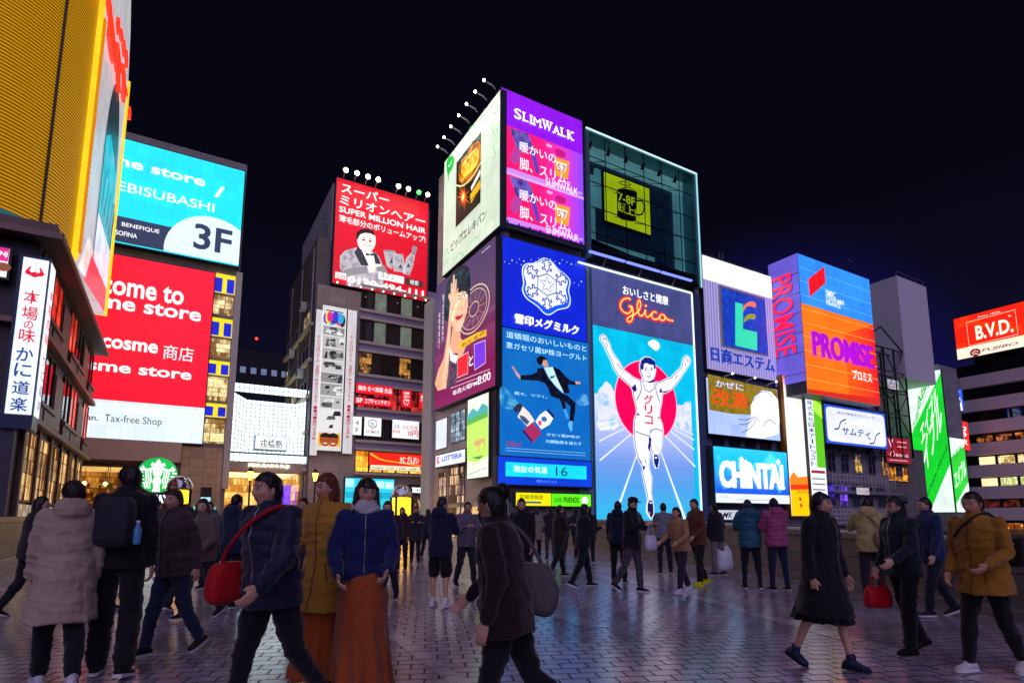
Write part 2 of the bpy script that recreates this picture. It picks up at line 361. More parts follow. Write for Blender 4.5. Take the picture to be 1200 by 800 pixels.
class Art:
    """Print, lettering and shapes on a sign's face, given where the photograph shows them on that face."""
    def __init__(s, F, root, name='picture', base=0.02, dv=0.0): s.F = F; s.root = root; s.name = name; s.mb = MB(); s.base = base; s.dv = dv
    def off(s, l): return s.base + STEP * l
    def polyuv(s, uv, mat, l=1):
        uv = [(a, b + s.dv) for a, b in uv]
        tris = tessellate_polygon([[Vector((a, b, 0)) for a, b in uv]])
        s.mb.add([s.F.W(a, b, s.off(l)) for a, b in uv], [tuple(t) for t in tris], mat); return s
    def poly(s, pts, mat, l=1, smooth=False):
        if smooth: pts = crv(pts, 5, True)
        return s.polyuv([s.F.L(*p) for p in pts], mat, l)
    def rect(s, bl, tr, mat, l=1): u0, v0, u1, v1 = s.F.rect(bl, tr); return s.polyuv([(u0, v0), (u1, v0), (u1, v1), (u0, v1)], mat, l)
    def grad(s, bl, tr, stops, l=0, n=20, st=1.0):
        """printed colour wash from bottom to top"""
        u0, v0, u1, v1 = s.F.rect(bl, tr)
        for i in range(n):
            t = (i + 0.5) / n * (len(stops) - 1); j = min(int(t), len(stops) - 2); t -= j
            a, b = lin(stops[j]), lin(stops[j + 1]); c = tuple(round(a[q] * (1 - t) + b[q] * t, 4) for q in range(3))
            va = v0 + (v1 - v0) * i / n; vb = v0 + (v1 - v0) * (i + 1) / n
            s.polyuv([(u0, va), (u1, va), (u1, vb), (u0, vb)], lit(c, st, True, 0.0), l)
        return s
    def disc(s, c, r, mat, l=1, ar=1.0, n=28, clip=None):
        """r in pixels of height; ar widens it"""
        u, v = s.F.L(*c); k = s.F.m_per_px(*c) * r; p = []
        for i in range(n):
            a = 2 * math.pi * i / n; x, y = u + k * ar * math.cos(a), v + k * math.sin(a)
            if clip: x = min(max(x, clip[0]), clip[2]); y = min(max(y, clip[1]), clip[3])
            p.append((x, y))
        return s.polyuv(p, mat, l)
    def line(s, pts, w, mat, l=2, smooth=False, closed=False, taper=None):
        if smooth: pts = crv(pts, 6, closed)
        P = [Vector(s.F.L(*p)) for p in pts]; k = s.F.m_per_px(*pts[0]) * w / 2; m = len(P); Lf = []; Rt = []
        for i in range(m):
            if closed: a, b = P[i - 1], P[(i + 1) % m]
            else: a, b = P[max(0, i - 1)], P[min(m - 1, i + 1)]
            t = (b - a); t = t.normalized() if t.length > 1e-9 else Vector((1, 0)); nrm = Vector((-t.y, t.x))
            kk = k if taper is None else k * (taper[0] + (taper[1] - taper[0]) * i / (m - 1))
            Lf.append(P[i] + nrm * kk); Rt.append(P[i] - nrm * kk)
        vs = [s.F.W(p.x, p.y + s.dv, s.off(l)) for p in Lf + Rt]
        fs = [(i, (i + 1) % m, m + (i + 1) % m, m + i) for i in range(m if closed else m - 1)]
        s.mb.add(vs, fs, mat); return s
    def text(s, t, bl, tr, mat, l=3, bold=0.0, shear=0.0, depth=0.0, rot=False, side=None):
        u0, v0, u1, v1 = s.F.rect(bl, tr); vs, fs, ar = letters(t, bold, shear, 0.05 if depth else 0.0)
        out = []
        for x, y, z in vs:
            o = s.off(l) + (depth * (z / 0.05 + 1) / 2 if depth else 0)
            if rot: out.append(s.F.W(u0 + (u1 - u0) * y, v1 + (v0 - v1) * x + s.dv, o))
            else: out.append(s.F.W(u0 + (u1 - u0) * x, v0 + (v1 - v0) * y + s.dv, o))
        s.mb.add(out, fs, mat); return s
    def column(s, t, bl, tr, mat, l=3, bold=0.0, fill=0.86):
        """upright column of characters, top to bottom"""
        u0, v0, u1, v1 = s.F.rect(bl, tr); n = len(t); h = (v1 - v0) / n
        for i, ch in enumerate(t):
            if ch == ' ': continue
            vs, fs, ar = letters(ch, bold); hh = h * fill; ww = u1 - u0
            if ch in 'ー': vs = [(1 - y, x, z) for x, y, z in vs]; ar = 1 / max(ar, 1e-3)
            if ar < 0.8: ww *= ar * 1.1
            if ar > 1.35: hh /= ar * 0.9
            uc = (u0 + u1) / 2; vc = v1 - h * (i + 0.5)
            s.mb.add([s.F.W(uc + (x - 0.5) * ww, vc + (y - 0.5) * hh + s.dv, s.off(l)) for x, y, z in vs], fs, mat)
        return s
    def done(s): return s.mb.build(s.name, s.root)
def sign(name, label, F, bl, tr, panel, depth=0.5, housing=None, rim=0.08, group=None, cat='sign', pad=0.0):
    """A sign as a box standing off its wall: housing behind, a rim round the lit face."""
    u0, v0, u1, v1 = F.rect(bl, tr)
    root = thing(name, label, cat, F.W((u0 + u1) / 2, v0, 0), group)
    h = MB(); F.slab(h, u0 - rim, v0 - rim, u1 + rim, v1 + rim, -depth, -0.004, housing or HOUSING); h.build('housing', root)
    p = MB(); F.slab(p, u0, v0, u1, v1, 0.0, 0.012, panel); p.build('panel', root)
    return root, (u0, v0, u1, v1)
def window(parent, F, u0, v0, u1, v1, pane, frame=None, nu=1, nv=1, recess=0.0, t=0.05):
    """one window: frame part with its pane below it"""
    fr = frame or DARKSTEEL; m = MB(); o0, o1 = 0.004 - recess, 0.07 - recess
    F.slab(m, u0, v0, u0 + t, v1, o0, o1, fr); F.slab(m, u1 - t, v0, u1, v1, o0, o1, fr)
    F.slab(m, u0 + t, v0, u1 - t, v0 + t, o0, o1, fr); F.slab(m, u0 + t, v1 - t, u1 - t, v1, o0, o1, fr)
    for i in range(1, nu): x = u0 + (u1 - u0) * i / nu; F.slab(m, x - t / 2, v0 + t, x + t / 2, v1 - t, o0, o1 - 0.005, fr)
    for j in range(1, nv): y = v0 + (v1 - v0) * j / nv; F.slab(m, u0 + t, y - t / 3, u1 - t, y + t / 3, o0, o1 - 0.012, fr)
    w = m.build('window', parent)
    p = MB(); F.slab(p, u0 + t * 0.5, v0 + t * 0.5, u1 - t * 0.5, v1 - t * 0.5, 0.008 - recess, 0.02 - recess, pane); p.build('pane', w)
    return w

# ================================================================== ground, bridge, canal
def sheet(name, pts, z, mat, kind='structure'):
    tris = tessellate_polygon([[Vector((x, y, 0)) for x, y in pts]])
    m = MB(); m.add([(x, y, z) for x, y in pts], [tuple(t) if (Vector((pts[t[1]][0] - pts[t[0]][0], pts[t[1]][1] - pts[t[0]][1], 0)).cross(Vector((pts[t[2]][0] - pts[t[0]][0], pts[t[2]][1] - pts[t[0]][1], 0)))).z > 0 else tuple(reversed(t)) for t in tris], mat)
    return m.build(name, kind=kind)
def paver_mat(rot, bw, rh, c1, c2, mortar, rough=(0.15, 0.36), off=0.5):
    m, nt, b = new_mat('paving')
    tc = nt.nodes.new('ShaderNodeTexCoord'); mp = nt.nodes.new('ShaderNodeMapping'); mp.inputs['Rotation'].default_value = (0, 0, rot)
    nt.links.new(tc.outputs['Object'], mp.inputs[0])
    br = nt.nodes.new('ShaderNodeTexBrick'); br.offset = off
    br.inputs['Scale'].default_value = 1; br.inputs['Brick Width'].default_value = bw; br.inputs['Row Height'].default_value = rh
    br.inputs['Mortar Size'].default_value = 0.011; br.inputs['Mortar Smooth'].default_value = 0.25
    br.inputs['Color1'].default_value = lin(c1) + (1,); br.inputs['Color2'].default_value = lin(c2) + (1,); br.inputs['Mortar'].default_value = lin(mortar) + (1,)
    nt.links.new(mp.outputs[0], br.inputs['Vector'])
    n = nt.nodes.new('ShaderNodeTexNoise'); n.inputs['Scale'].default_value = 0.55; n.inputs['Detail'].default_value = 9; n.inputs['Roughness'].default_value = 0.65
    nt.links.new(tc.outputs['Object'], n.inputs['Vector'])
    n3 = nt.nodes.new('ShaderNodeTexNoise'); n3.inputs['Scale'].default_value = 38; n3.inputs['Detail'].default_value = 4; nt.links.new(tc.outputs['Object'], n3.inputs['Vector'])
    mr = nt.nodes.new('ShaderNodeMapRange'); mr.inputs[1].default_value = 0.3; mr.inputs[2].default_value = 0.7; mr.inputs[3].default_value = 0.62; mr.inputs[4].default_value = 1.22; nt.links.new(n.outputs['Fac'], mr.inputs[0])
    sc_ = nt.nodes.new('ShaderNodeVectorMath'); sc_.operation = 'SCALE'; nt.links.new(br.outputs['Color'], sc_.inputs[0]); nt.links.new(mr.outputs[0], sc_.inputs['Scale'])
    vo = nt.nodes.new('ShaderNodeTexVoronoi'); vo.inputs['Scale'].default_value = 2.6; nt.links.new(tc.outputs['Object'], vo.inputs['Vector'])
    gm = nt.nodes.new('ShaderNodeMapRange'); gm.inputs[1].default_value = 0.05; gm.inputs[2].default_value = 0.08; gm.inputs[3].default_value = 0.55; gm.inputs[4].default_value = 1.0; nt.links.new(vo.outputs['Distance'], gm.inputs[0])
    n5 = nt.nodes.new('ShaderNodeTexNoise'); n5.inputs['Scale'].default_value = 4.5; n5.inputs['Detail'].default_value = 10; n5.inputs['Roughness'].default_value = 0.7; nt.links.new(tc.outputs['Object'], n5.inputs['Vector'])
    g5 = nt.nodes.new('ShaderNodeMapRange'); g5.inputs[1].default_value = 0.35; g5.inputs[2].default_value = 0.65; g5.inputs[3].default_value = 0.72; g5.inputs[4].default_value = 1.15; nt.links.new(n5.outputs['Fac'], g5.inputs[0])
    gx_ = nt.nodes.new('ShaderNodeMath'); gx_.operation = 'MULTIPLY'; nt.links.new(gm.outputs[0], gx_.inputs[0]); nt.links.new(g5.outputs[0], gx_.inputs[1])
    sd_ = nt.nodes.new('ShaderNodeVectorMath'); sd_.operation = 'SCALE'; nt.links.new(sc_.outputs[0], sd_.inputs[0]); nt.links.new(gx_.outputs[0], sd_.inputs['Scale'])
    nt.links.new(sd_.outputs[0], b.inputs['Base Color'])
    rr = nt.nodes.new('ShaderNodeMapRange'); rr.inputs[1].default_value = 0.3; rr.inputs[2].default_value = 0.7; rr.inputs[3].default_value = rough[0]; rr.inputs[4].default_value = rough[1]; nt.links.new(n.outputs['Fac'], rr.inputs[0])
    ad = nt.nodes.new('ShaderNodeMath'); ad.operation = 'ADD'; nt.links.new(rr.outputs[0], ad.inputs[0])
    m2 = nt.nodes.new('ShaderNodeMath'); m2.operation = 'MULTIPLY'; m2.inputs[1].default_value = 0.5; nt.links.new(br.outputs['Fac'], m2.inputs[0]); nt.links.new(m2.outputs[0], ad.inputs[1])
    nt.links.new(ad.outputs[0], b.inputs['Roughness']); b.inputs['Specular IOR Level'].default_value = 0.75; b.inputs['Coat Weight'].default_value = 0.2; b.inputs['Coat Roughness'].default_value = 0.16
    b1 = nt.nodes.new('ShaderNodeBump'); b1.inputs['Strength'].default_value = 0.7; b1.inputs['Distance'].default_value = 0.009; b1.invert = True; nt.links.new(br.outputs['Fac'], b1.inputs['Height'])
    b2 = nt.nodes.new('ShaderNodeBump'); b2.inputs['Strength'].default_value = 0.10; b2.inputs['Distance'].default_value = 0.004; nt.links.new(n3.outputs['Fac'], b2.inputs['Height']); nt.links.new(b1.outputs[0], b2.inputs['Normal'])
    nt.links.new(b2.outputs[0], b.inputs['Normal'])
    return m
PAVE = paver_mat(R(22), 0.25, 0.175, '#a097a4', '#b4aab8', '#141218')
STRIP = paver_mat(R(8), 0.6, 0.34, '#bdb6c0', '#c8c0c8', '#2a282c', off=0.0)
# far ground, water, bank and street
sheet('ground', [(-900, -900), (900, -900), (900, 900), (-900, 900)], -5.0, paint('#2a2a2c', 0.9))
m_, nt_, b_ = new_mat('water'); b_.inputs['Base Color'].default_value = (0.006, 0.012, 0.014, 1); b_.inputs['Roughness'].default_value = 0.06
n_ = nt_.nodes.new('ShaderNodeTexNoise'); n_.inputs['Scale'].default_value = 2.2; n_.inputs['Detail'].default_value = 4
bp_ = nt_.nodes.new('ShaderNodeBump'); bp_.inputs['Strength'].default_value = 0.25; bp_.inputs['Distance'].default_value = 0.05
nt_.links.new(n_.outputs['Fac'], bp_.inputs['Height']); nt_.links.new(bp_.outputs[0], b_.inputs['Normal'])
sheet('canal_water', [(-200, 2), (200, 2), (200, 29), (-200, 29)], -4.0, m_)
bank = MB(); bank.box(-200, 200, 29, 33.0, -4.9, -2.6, tiles('#6a6660', 1.2, 0.6)); bank.build('canal_bank', kind='structure')
st = MB(); st.box(-200, 200, 33.0, 200, -4.95, -0.0, paver_mat(R(0), 0.6, 0.6, '#5a555a', '#625c62', '#1c1a1c', off=0.0)); st.build('street', kind='structure')
# bridge deck, 0.9 m thick
rail_r = [(5.2, -9.0), (7.4, -3.0), (10.1, 3.4), (12.2, 7.6), (13.8, 11.5), (14.7, 15.0), (15.3, 18.7), (16.4, 24.5), (18.2, 32.9)]
deck_pts = [(-5.0, -14.0), (5.4, -14.0)] + [(x + 0.25, y) for x, y in rail_r[:-1]] + [(18.2, 32.995), (-4.75, 32.995), (-4.75, 20.0), (-5.0, 8.0)]
dk = MB(); n_d = len(deck_pts)
dk.add([(x, y, 0.0) for x, y in deck_pts], [tuple(t) for t in tessellate_polygon([[Vector((x, y, 0)) for x, y in deck_pts]])], PAVE)
dk.add([(x, y, 0.0) for x, y in deck_pts] + [(x, y, -0.9) for x, y in deck_pts], [(i, n_d + i, n_d + (i + 1) % n_d, (i + 1) % n_d) for i in range(n_d)], tiles('#7a746c', 2.4, 0.9))
deck = dk.build('bridge_deck', kind='structure')
def strip(pxs, w, mat, name='paving_band'):
    P = [on_z(*p, 0.004) for p in pxs]; m = MB(); vs = []; k = len(P)
    for i in range(k):
        t = (P[min(k - 1, i + 1)] - P[max(0, i - 1)]); t.z = 0; t.normalize(); nn = Vector((-t.y, t.x, 0)) * w / 2
        vs += [P[i] + nn, P[i] - nn]
    m.add(vs, [(2 * i, 2 * i + 1, 2 * i + 3, 2 * i + 2) for i in range(k - 1)], mat); m.build(name, kind='structure')
strip([(640, 664), (770, 687), (900, 722), (1010, 752), (1122, 784), (1200, 808)], 0.30, STRIP)
strip([(330, 676), (443, 730), (528, 791), (600, 850)], 0.16, STRIP)
strip([(700, 735), (600, 700), (520, 672)], 0.34, STRIP)

# parapets: stone panels under a coping
STONE = tiles('#7d786f', 1.6, 0.62, 0.42, 0.3, 0.012); COPE = paint('#8b857b', 0.38, 0, 0.2, 2.0, 0.15)
def parapet(pts, hs, label, side):
    b0 = pts[0]; root = thing('parapet', label, 'parapet', (b0[0], b0[1], 0))
    def sweep(name, prof, mat):
        vs = []; k = len(pts)
        for i, (x, y) in enumerate(pts):
            t = Vector((pts[min(k - 1, i + 1)][0] - pts[max(0, i - 1)][0], pts[min(k - 1, i + 1)][1] - pts[max(0, i - 1)][1], 0)).normalized()
            nn = Vector((-t.y, t.x, 0))
            for q, z in prof: vs.append(Vector((x, y, 0)) + nn * q + Vector((0, 0, z if z < 0.5 else hs[i] + z - 1.0)))
        np_ = len(prof); fs = [(i * np_ + j, i * np_ + (j + 1) % np_, (i + 1) * np_ + (j + 1) % np_, (i + 1) * np_ + j) for i in range(k - 1) for j in range(np_)]
        fs += [tuple(range(np_ - 1, -1, -1)), tuple((k - 1) * np_ + j for j in range(np_))]
        m = MB(); m.add(vs, fs, mat); return m.build(name, root)
    sweep('panel', [(0.16, 0.0), (-0.16, 0.0), (-0.16, 0.86), (0.16, 0.86)], STONE)
    sweep('plinth', [(0.22, 0.003), (-0.22, 0.003), (-0.22, 0.12), (-0.163, 0.15), (0.163, 0.15), (0.22, 0.12)], COPE)
    sweep('coping', [(0.24, 0.862), (-0.24, 0.862), (-0.24, 0.96), (-0.14, 1.0), (0.14, 1.0), (0.24, 0.96)], COPE)
    return root
def dense(pts, hs, n=6):
    q = crv(pts, n); out = []
    for i in range(len(q)): t = i / n; j = min(int(t), len(hs) - 2); out.append(hs[j] * (1 - (t - j)) + hs[j + 1] * (t - j))
    return q, out
q_, h_ = dense(rail_r, [1.07, 1.07, 1.07, 1.14, 1.24, 1.30, 1.34, 1.34, 1.34]); parapet(q_, h_, 'grey stone bridge parapet with coping curving along the right side of the deck', 1)
q_, h_ = dense([(-4.55, 8.0), (-4.5, 16.0), (-4.45, 22.0), (-4.5, 25.9)], [1.36, 1.38, 1.42, 1.44]); parapet(q_, h_, 'grey stone bridge parapet on the left, ending at the brown restaurant building', -1)

# ================================================================== buildings
TILE_L = tiles('#cfc7be', 1.3, 0.9, 0.45, 0.45, 0.015); TILE_D = tiles('#55505a', 1.2, 0.6, 0.5, 0.5, 0.012); CONC = tiles('#8d8a88', 2.2, 1.1, 0.6, 0.6, 0.012)
def building(name, label, loc): return thing(name, label, 'building', loc)
# --- corner tower that carries the big river signs
tower = building('sign_tower', 'tall corner block covered in giant lit billboards beside the bridge', (27, 33, 0))
m = MB(); m.box(18.3, 25.5, 33.42, 44.2, 0.0, 31.0, TILE_L); m.box(25.502, 38.2, 33.42, 44.2, 0.0, 21.0, TILE_L); m.box(25.502, 38.2, 34.6, 44.2, 21.0, 31.0, TILE_L); m.build('wall', tower)
for a_, b_, h_, q_ in ((18.3, 19.0, 21.6, TILE_L), (25.35, 25.9, 20.4, paint('#9fc0c8', 0.4)), (37.0, 37.9, 20.4, paint('#4f6488', 0.45))):
    m = MB(); m.box(a_, b_, 33.05, 33.416, 0.0, h_, q_); m.build('pilaster', tower)
m = MB(); m.box(17.98, 19.0, 44.25, 46.2, 0.0, 20.0, WHITEPAINT); m.build('pillar', tower)
m = MB(); m.box(18.0, 38.0, 32.9, 33.41, 21.75, 22.0, STEEL)
for i in range(22): m.box(18.6 + i * 0.9, 18.7 + i * 0.9, 32.6, 32.9, 21.6, 21.75, DARKSTEEL)
m.box(18.3, 25.4, 32.55, 32.62, 21.45, 21.55, STEEL); m.build('catwalk', tower)
FT = Face('xl', 18.28)
for (b_l, t_r, pane, nu, nv) in [((514, 593), (524, 552), room('#f0c090', '#3a2418', 1.2), 2, 2), ((526, 590), (545, 545), room('#ffcf9a', '#4a2c1c', 1.5), 3, 2),
                                 ((510.5, 528), (525, 488), lit('#cfd6dc', 0.9), 1, 1), ((528, 520), (546, 478), room('#d8ecff', '#4e6a80', 0.9, 2.5), 3, 6)]:
    u0, v0, u1, v1 = FT.rect(b_l, t_r); window(tower, FT, u0, v0, u1, v1, pane, GREYPAINT, nu, nv)
m = MB(); m.box(19.2, 37, 33.2, 33.41, 2.6, 3.4, paint('#b4a89c', 0.5)); m.build('canopy', tower)
m = MB(); FT.slab(m, -44.1, 0.05, -34.0, 2.2, 0.0, 0.05, room('#ffd9a0', '#5a3820', 1.2)); m.build('shop_front', tower)

# --- block under the estate agent and loan signs
b2 = building('sign_block', 'narrow blue lit building behind the stacked signs right of the runner board', (43, 33.6, 0))
m = MB(); m.box(38.4, 47.9, 33.75, 46, 0, 24.2, tiles('#8494b8', 1.0, 0.5)); m.build('wall', b2)
FB = Face('y', 33.74)
for i in range(4):
    for z0 in (11.0, 7.6):
        x = 39.3 + i * 2.1; window(b2, FB, x, z0, x + 1.5, z0 + 1.2, glass('#14203c'), STEEL, 2, 1)
m = MB(); m.box(38.6, 47.7, 33.8, 38, 24.2, 24.9, STEEL)
for x in (44.0, 44.5): m.tube([(x, 36, 24.9), (x + 0.25, 36, 27.2)], 0.05, STEEL); m.tube([(x + 0.25, 36, 27.2), (x + 0.5, 36, 24.9)], 0.05, STEEL)
m.build('roof_rail', b2)
b3 = building('riverside_building', 'grey riverside building with arched windows and balcony rails under the orange loan board', (54, 33.5, 0))
m = MB(); m.box(48.05, 66.5, 33.6, 46, 0, 14.5, tiles('#a39ca2', 1.4, 0.7)); m.box(52.0, 60.0, 33.7, 40, 14.5, 25.0, DARKSTEEL); m.build('wall', b3)
FR = Face('y', 33.59)
for i in range(6):
    u0, v0 = FR.L(970 + i * 16, 552 + i * 1.2); win = window(b3, FR, u0, v0, u0 + 1.35, v0 + 2.0, [glass('#141824'), glass('#1c2438'), room('#ffcf50', '#2a2440', 1.2, 2), glass('#10141c'), room('#ffb060', '#3a2018', 1.0, 2), glass('#20263c')][i], paint('#9a949c'), 2, 2)
    m = MB(); uu = [(u0 - 0.2 + 0.87 * (1 - math.cos(math.pi * k / 8)), v0 + 1.55 + 1.1 * math.sin(math.pi * k / 8)) for k in range(9)]
    m.tube([FR.W(a, b, 0.12) for a, b in uu], 0.11, paint('#9a949c'), 6); m.build('arch', win)
for i in range(5):
    u0, v0 = FR.L(969 + i * 15, 592 + i * 0.7); window(b3, FR, u0, v0, u0 + 1.5, v0 + 2.3, [room('#5a40ff', '#10103a', 1.3), room('#8050ff', '#1a1048', 1.6), glass('#343c58'), glass('#1c2030'), glass('#2a3048')][i], paint('#8a8690'), 2, 2)
m = MB()
for row, (py0, py1) in enumerate(((575, 556), (612, 597))):
    u0, v0 = FR.L(966, py0); u1, v1 = FR.L(966, py1); uR = FR.L(1040, py0)[0]
    for k in range(4): z = v0 + (v1 - v0) * k / 3; m.tube([FR.W(u0, z, 0.9), FR.W(uR, z, 0.9)], 0.045, WHITEPAINT, 6)
    x = u0
    while x < uR: m.tube([FR.W(x, v0, 0.9), FR.W(x, v1, 0.9)], 0.035, WHITEPAINT, 6); x += 0.62
    FR.slab(m, u0, v0 - 0.25, uR, v0 - 0.05, 0.0, 1.0, paint('#8a8690'))
m.build('balcony_rail', b3)
FG = Face('y', 33.0)
# blank box billboard on top of its own frame, and the steel lattice under it
bb = thing('blank_billboard', 'tall blank grey box billboard standing above the steel lattice', 'billboard', (74.3, 34.5, 17.3))
m = MB(); m.box(71.0, 77.7, 33.0, 36.8, 17.2, 29.4, paint('#efedf2', 0.5, 0, 0.06, 0.4)); m.build('panel', bb)
m = MB()
for x in (71.3, 73.4, 75.5, 77.4): m.tube([(x, 33.4, 29.4), (x + .3, 33.2, 30.1)], 0.04, STEEL, 6)
m.tube([(71.6, 33.2, 30.1), (77.7, 33.2, 30.1)], 0.05, STEEL, 6); m.build('rail', bb)
lat = thing('steel_lattice', 'dark steel lattice scaffold beside the orange loan board', 'scaffold', (66.3, 34, 0))
m = MB(); lx = [62.4, 64.6, 66.8, 69.0, 71.2]; lz = [8, 10.4, 12.8, 15.2, 17.6, 20.2]
for x in lx:
    for y in (33.2, 34.6): m.tube([(x, y, 8.0 if y < 34 else 0.0), (x, y, 20.2)], 0.11, DARKSTEEL, 6)
for z in lz:
    m.tube([(62.4, 33.2, z), (71.2, 33.2, z)], 0.09, STEEL, 6); m.tube([(62.4, 34.6, z), (71.2, 34.6, z)], 0.09, DARKSTEEL, 6)
for i in range(4):
    for j in range(5):
        a, b = (lz[j], lz[j + 1]) if (i + j) % 2 else (lz[j + 1], lz[j]); m.tube([(lx[i], 33.2, a), (lx[i + 1], 33.2, b)], 0.06, STEEL, 5)
m.tube([(62.4, 33.2, 20.2), (66.8, 33.2, 22.6), (71.2, 33.2, 20.2)], 0.1, STEEL, 6); m.build('frame', lat)
b4 = building('dark_annex', 'dim building behind the steel lattice with a lit orange window', (70, 36, 0))
m = MB(); m.box(66.6, 79.0, 36.9, 46, 0, 17.0, tiles('#5a565c', 1.4, 0.7)); m.box(66.55, 74.6, 33.7, 36.85, 0, 9.2, tiles('#7b757a', 1.4, 0.7)); m.build('wall', b4)
FA = Face('y', 33.69)
u0, v0, u1, v1 = FA.rect((1040, 563), (1063, 548)); window(b4, FA, u0, v0, u1, v1, room('#ffb030', '#602008', 1.6, 2.2), DARKSTEEL, 3, 1)
u0, v0, u1, v1 = FA.rect((1041, 590), (1063, 580)); window(b4, FA, u0, v0, u1, v1, glass('#2a2a34'), GREYPAINT, 3, 1)
# corner building carrying the green sign
b5 = building('letting_shop_building', 'corner building under the big green and white letting sign', (80, 35, 0))
m = MB(); m.box(79.35, 84, 33.3, 44, 0, 20, tiles('#a09fa4', 1.2, 0.6)); m.build('wall', b5)
# far right tower
bvd = building('office_tower', 'pale banded office tower with ribbon windows at the far right', (106, 30, 0))
BAND = paint('#e8dcdc', 0.5, 0, 0.08, 0.6)
m = MB(); m.box(101.2, 116, 16, 40.2, -2.6, 24.0, paint('#16151a', 0.5)); m.box(102, 115, 18, 38, 24.0, 25.4, DARKSTEEL); m.build('wall', bvd)
FV = Face('xl', 101.18)
for k, z in enumerate((20.4, 16.9, 13.6, 10.5, 7.3, 4.2, 1.2)):
    m = MB(); pts = []; x0, x1, y0, y1 = 100.2, 116.8, 15.2, 41.0; c = 1.6
    for cx, cy, a0 in ((x0 + c, y0 + c, 180), (x1 - c, y0 + c, 270), (x1 - c, y1 - c, 0), (x0 + c, y1 - c, 90)):
        for q in range(5): a = R(a0 + 22.5 * q); pts.append((cx + c * math.cos(a), cy + c * math.sin(a)))
    n = len(pts); m.add([(x, y, z) for x, y in pts] + [(x, y, z + 1.75) for x, y in pts], [(i, (i + 1) % n, n + (i + 1) % n, n + i) for i in range(n)] + [tuple(range(n - 1, -1, -1)), tuple(range(n, 2 * n))], BAND)
    m.build('band', bvd)
rw = [glass('#0c0c10'), glass('#0e0e12'), glass('#101014'), room('#ff9040', '#180c08', 0.9, 2.2), room('#fff0c0', '#a08040', 1.6, 1.6), room('#f4ffd0', '#a0a058', 1.6, 1.6), room('#a04030', '#180808', 0.5, 2)]
for k, z in enumerate((22.2, 18.7, 15.35, 12.3, 9.05, 5.95, 2.95)):
    h = [1.3, 1.65, 1.5, 1.1, 1.3, 1.3, 1.2][k]
    for i in range(8):
        window(bvd, FV, -38.6 + i * 2.25, z, -38.6 + i * 2.25 + 2.1, z + h, rw[k] if k not in (4, 5) or i % 4 else lit('#ffe8b0', 1.2), DARKSTEEL, 1, 1, 0, 0.09)
for i in range(8):
    window(bvd, FV, -38.6 + i * 2.25, -0.9, -38.6 + i * 2.25 + 2.1, 0.9, room('#ffc860', '#70300c', 2.0, 1.8), DARKSTEEL, 2, 1, 0, 0.09)
# --- office building under the red hair advert
hb = building('shop_building', 'beige multi storey shop building under the red hair product billboard', (16, 54, 0))
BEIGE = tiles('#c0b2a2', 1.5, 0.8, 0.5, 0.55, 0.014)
m = MB(); m.box(10.35, 22.6, 54.0, 69.5, 0, 23.2, BEIGE); m.box(10.2, 10.348, 54.0, 69.5, 0, 23.2, tiles('#6e6662', 1.5, 0.8)); m.box(10.2, 11.4, 54.3, 69.5, 23.2, 28.0, tiles('#6e6662', 1.5, 0.8)); m.box(11.45, 21.6, 54.6, 70, 23.2, 34.0, paint('#a8a4aa', 0.6)); m.build('wall', hb)  # left side in a darker tile tone, its shade put into the colour
FH = Face('y', 53.99)
LAV = paint('#b0a8c8', 0.5, 0, 0.12, 0.5); LEDGE = paint('#d8cec4', 0.5)
zs = [FH.L(430, y)[1] for y in (553, 515.5, 478, 438.5, 400.5, 363)]
lights = [room('#ffd040', '#c07010', 2.0, 1.2), glass('#2b2b30'), room('#ff4040', '#40080c', 1.0, 2), glass('#1c1c20'), glass('#2a3030'), glass('#20262a')]
for k, z in enumerate(zs):
    z2 = FH.L(430, (553, 515.5, 478, 438.5, 400.5, 363)[k] - 25)[1]
    m = MB(); m.box(14.35, 22.5, 53.62, 53.985, z - 0.28, z - 0.02, LEDGE); m.box(14.35, 22.5, 53.62, 53.985, z2 + 0.02, z2 + 0.25, LEDGE); m.build('ledge', hb)
    m = MB(); m.box(14.4, 22.4, 53.9, 53.988, z2 + 0.27, z2 + 0.98, LAV); m.build('spandrel', hb)
    for i in range(6):
        x = 14.45 + i * 1.33
        pane = lights[k] if (k != 3 or i % 3) else room('#ffb050', '#201810', 0.9, 2)
        if k in (4, 5) and i % 2: pane = lit('#8a9484', 0.35, True, 0.3, 1.5)
        window(hb, FH, x, z, x + 1.28, z2, pane, DARKSTEEL, 1, 1, 0, 0.06)
m = MB(); u0, v0, u1, v1 = FH.rect((413, 607), (500, 568)); m.box(14.4, 22.5, 53.85, 53.98, 0.1, 3.2, room('#ffc880', '#40281a', 1.0, 1.5)); m.build('shop_front', hb)
FHL = Face('xl', 10.19)
for k in range(5):
    for i in range(3):
        window(hb, FHL, -68.8 + i * 4.9, 6 + k * 3.4, -68.8 + i * 4.9 + 3.2, 6 + k * 3.4 + 1.6, glass('#1d2024') if (k + i) % 3 else room('#ffe0a0', '#4a3a20', 0.7, 1.5), GREYPAINT, 2, 1)
    m = MB(); m.box(9.85, 10.185, 54.1, 69.4, 5.6 + k * 3.4, 5.85 + k * 3.4, LEDGE); m.build('ledge', hb)
m = MB()
for x, y in ((10.06, 54.8), (10.06, 60.5), (10.06, 66.2)): m.tube([(x, y, 0), (x, y, 27.0)], 0.09, GREYPAINT, 6)
m.build('drain_pipe', hb)
for k in range(5):
    m = MB(); z = 8.2 + k * 3.4; y = 57.6 + (k % 2) * 5.6; m.box(9.55, 10.12, y, y + 0.95, z, z + 0.75, WHITEPAINT); m.lathe((9.54, y + 0.48, z + 0.37), [(0.02, 0), (0.03, 0.01)], DARKSTEEL, 6); m.box(9.53, 9.548, y + 0.15, y + 0.7, z + 0.1, z + 0.65, DARKSTEEL); m.build('air_conditioner', hb)
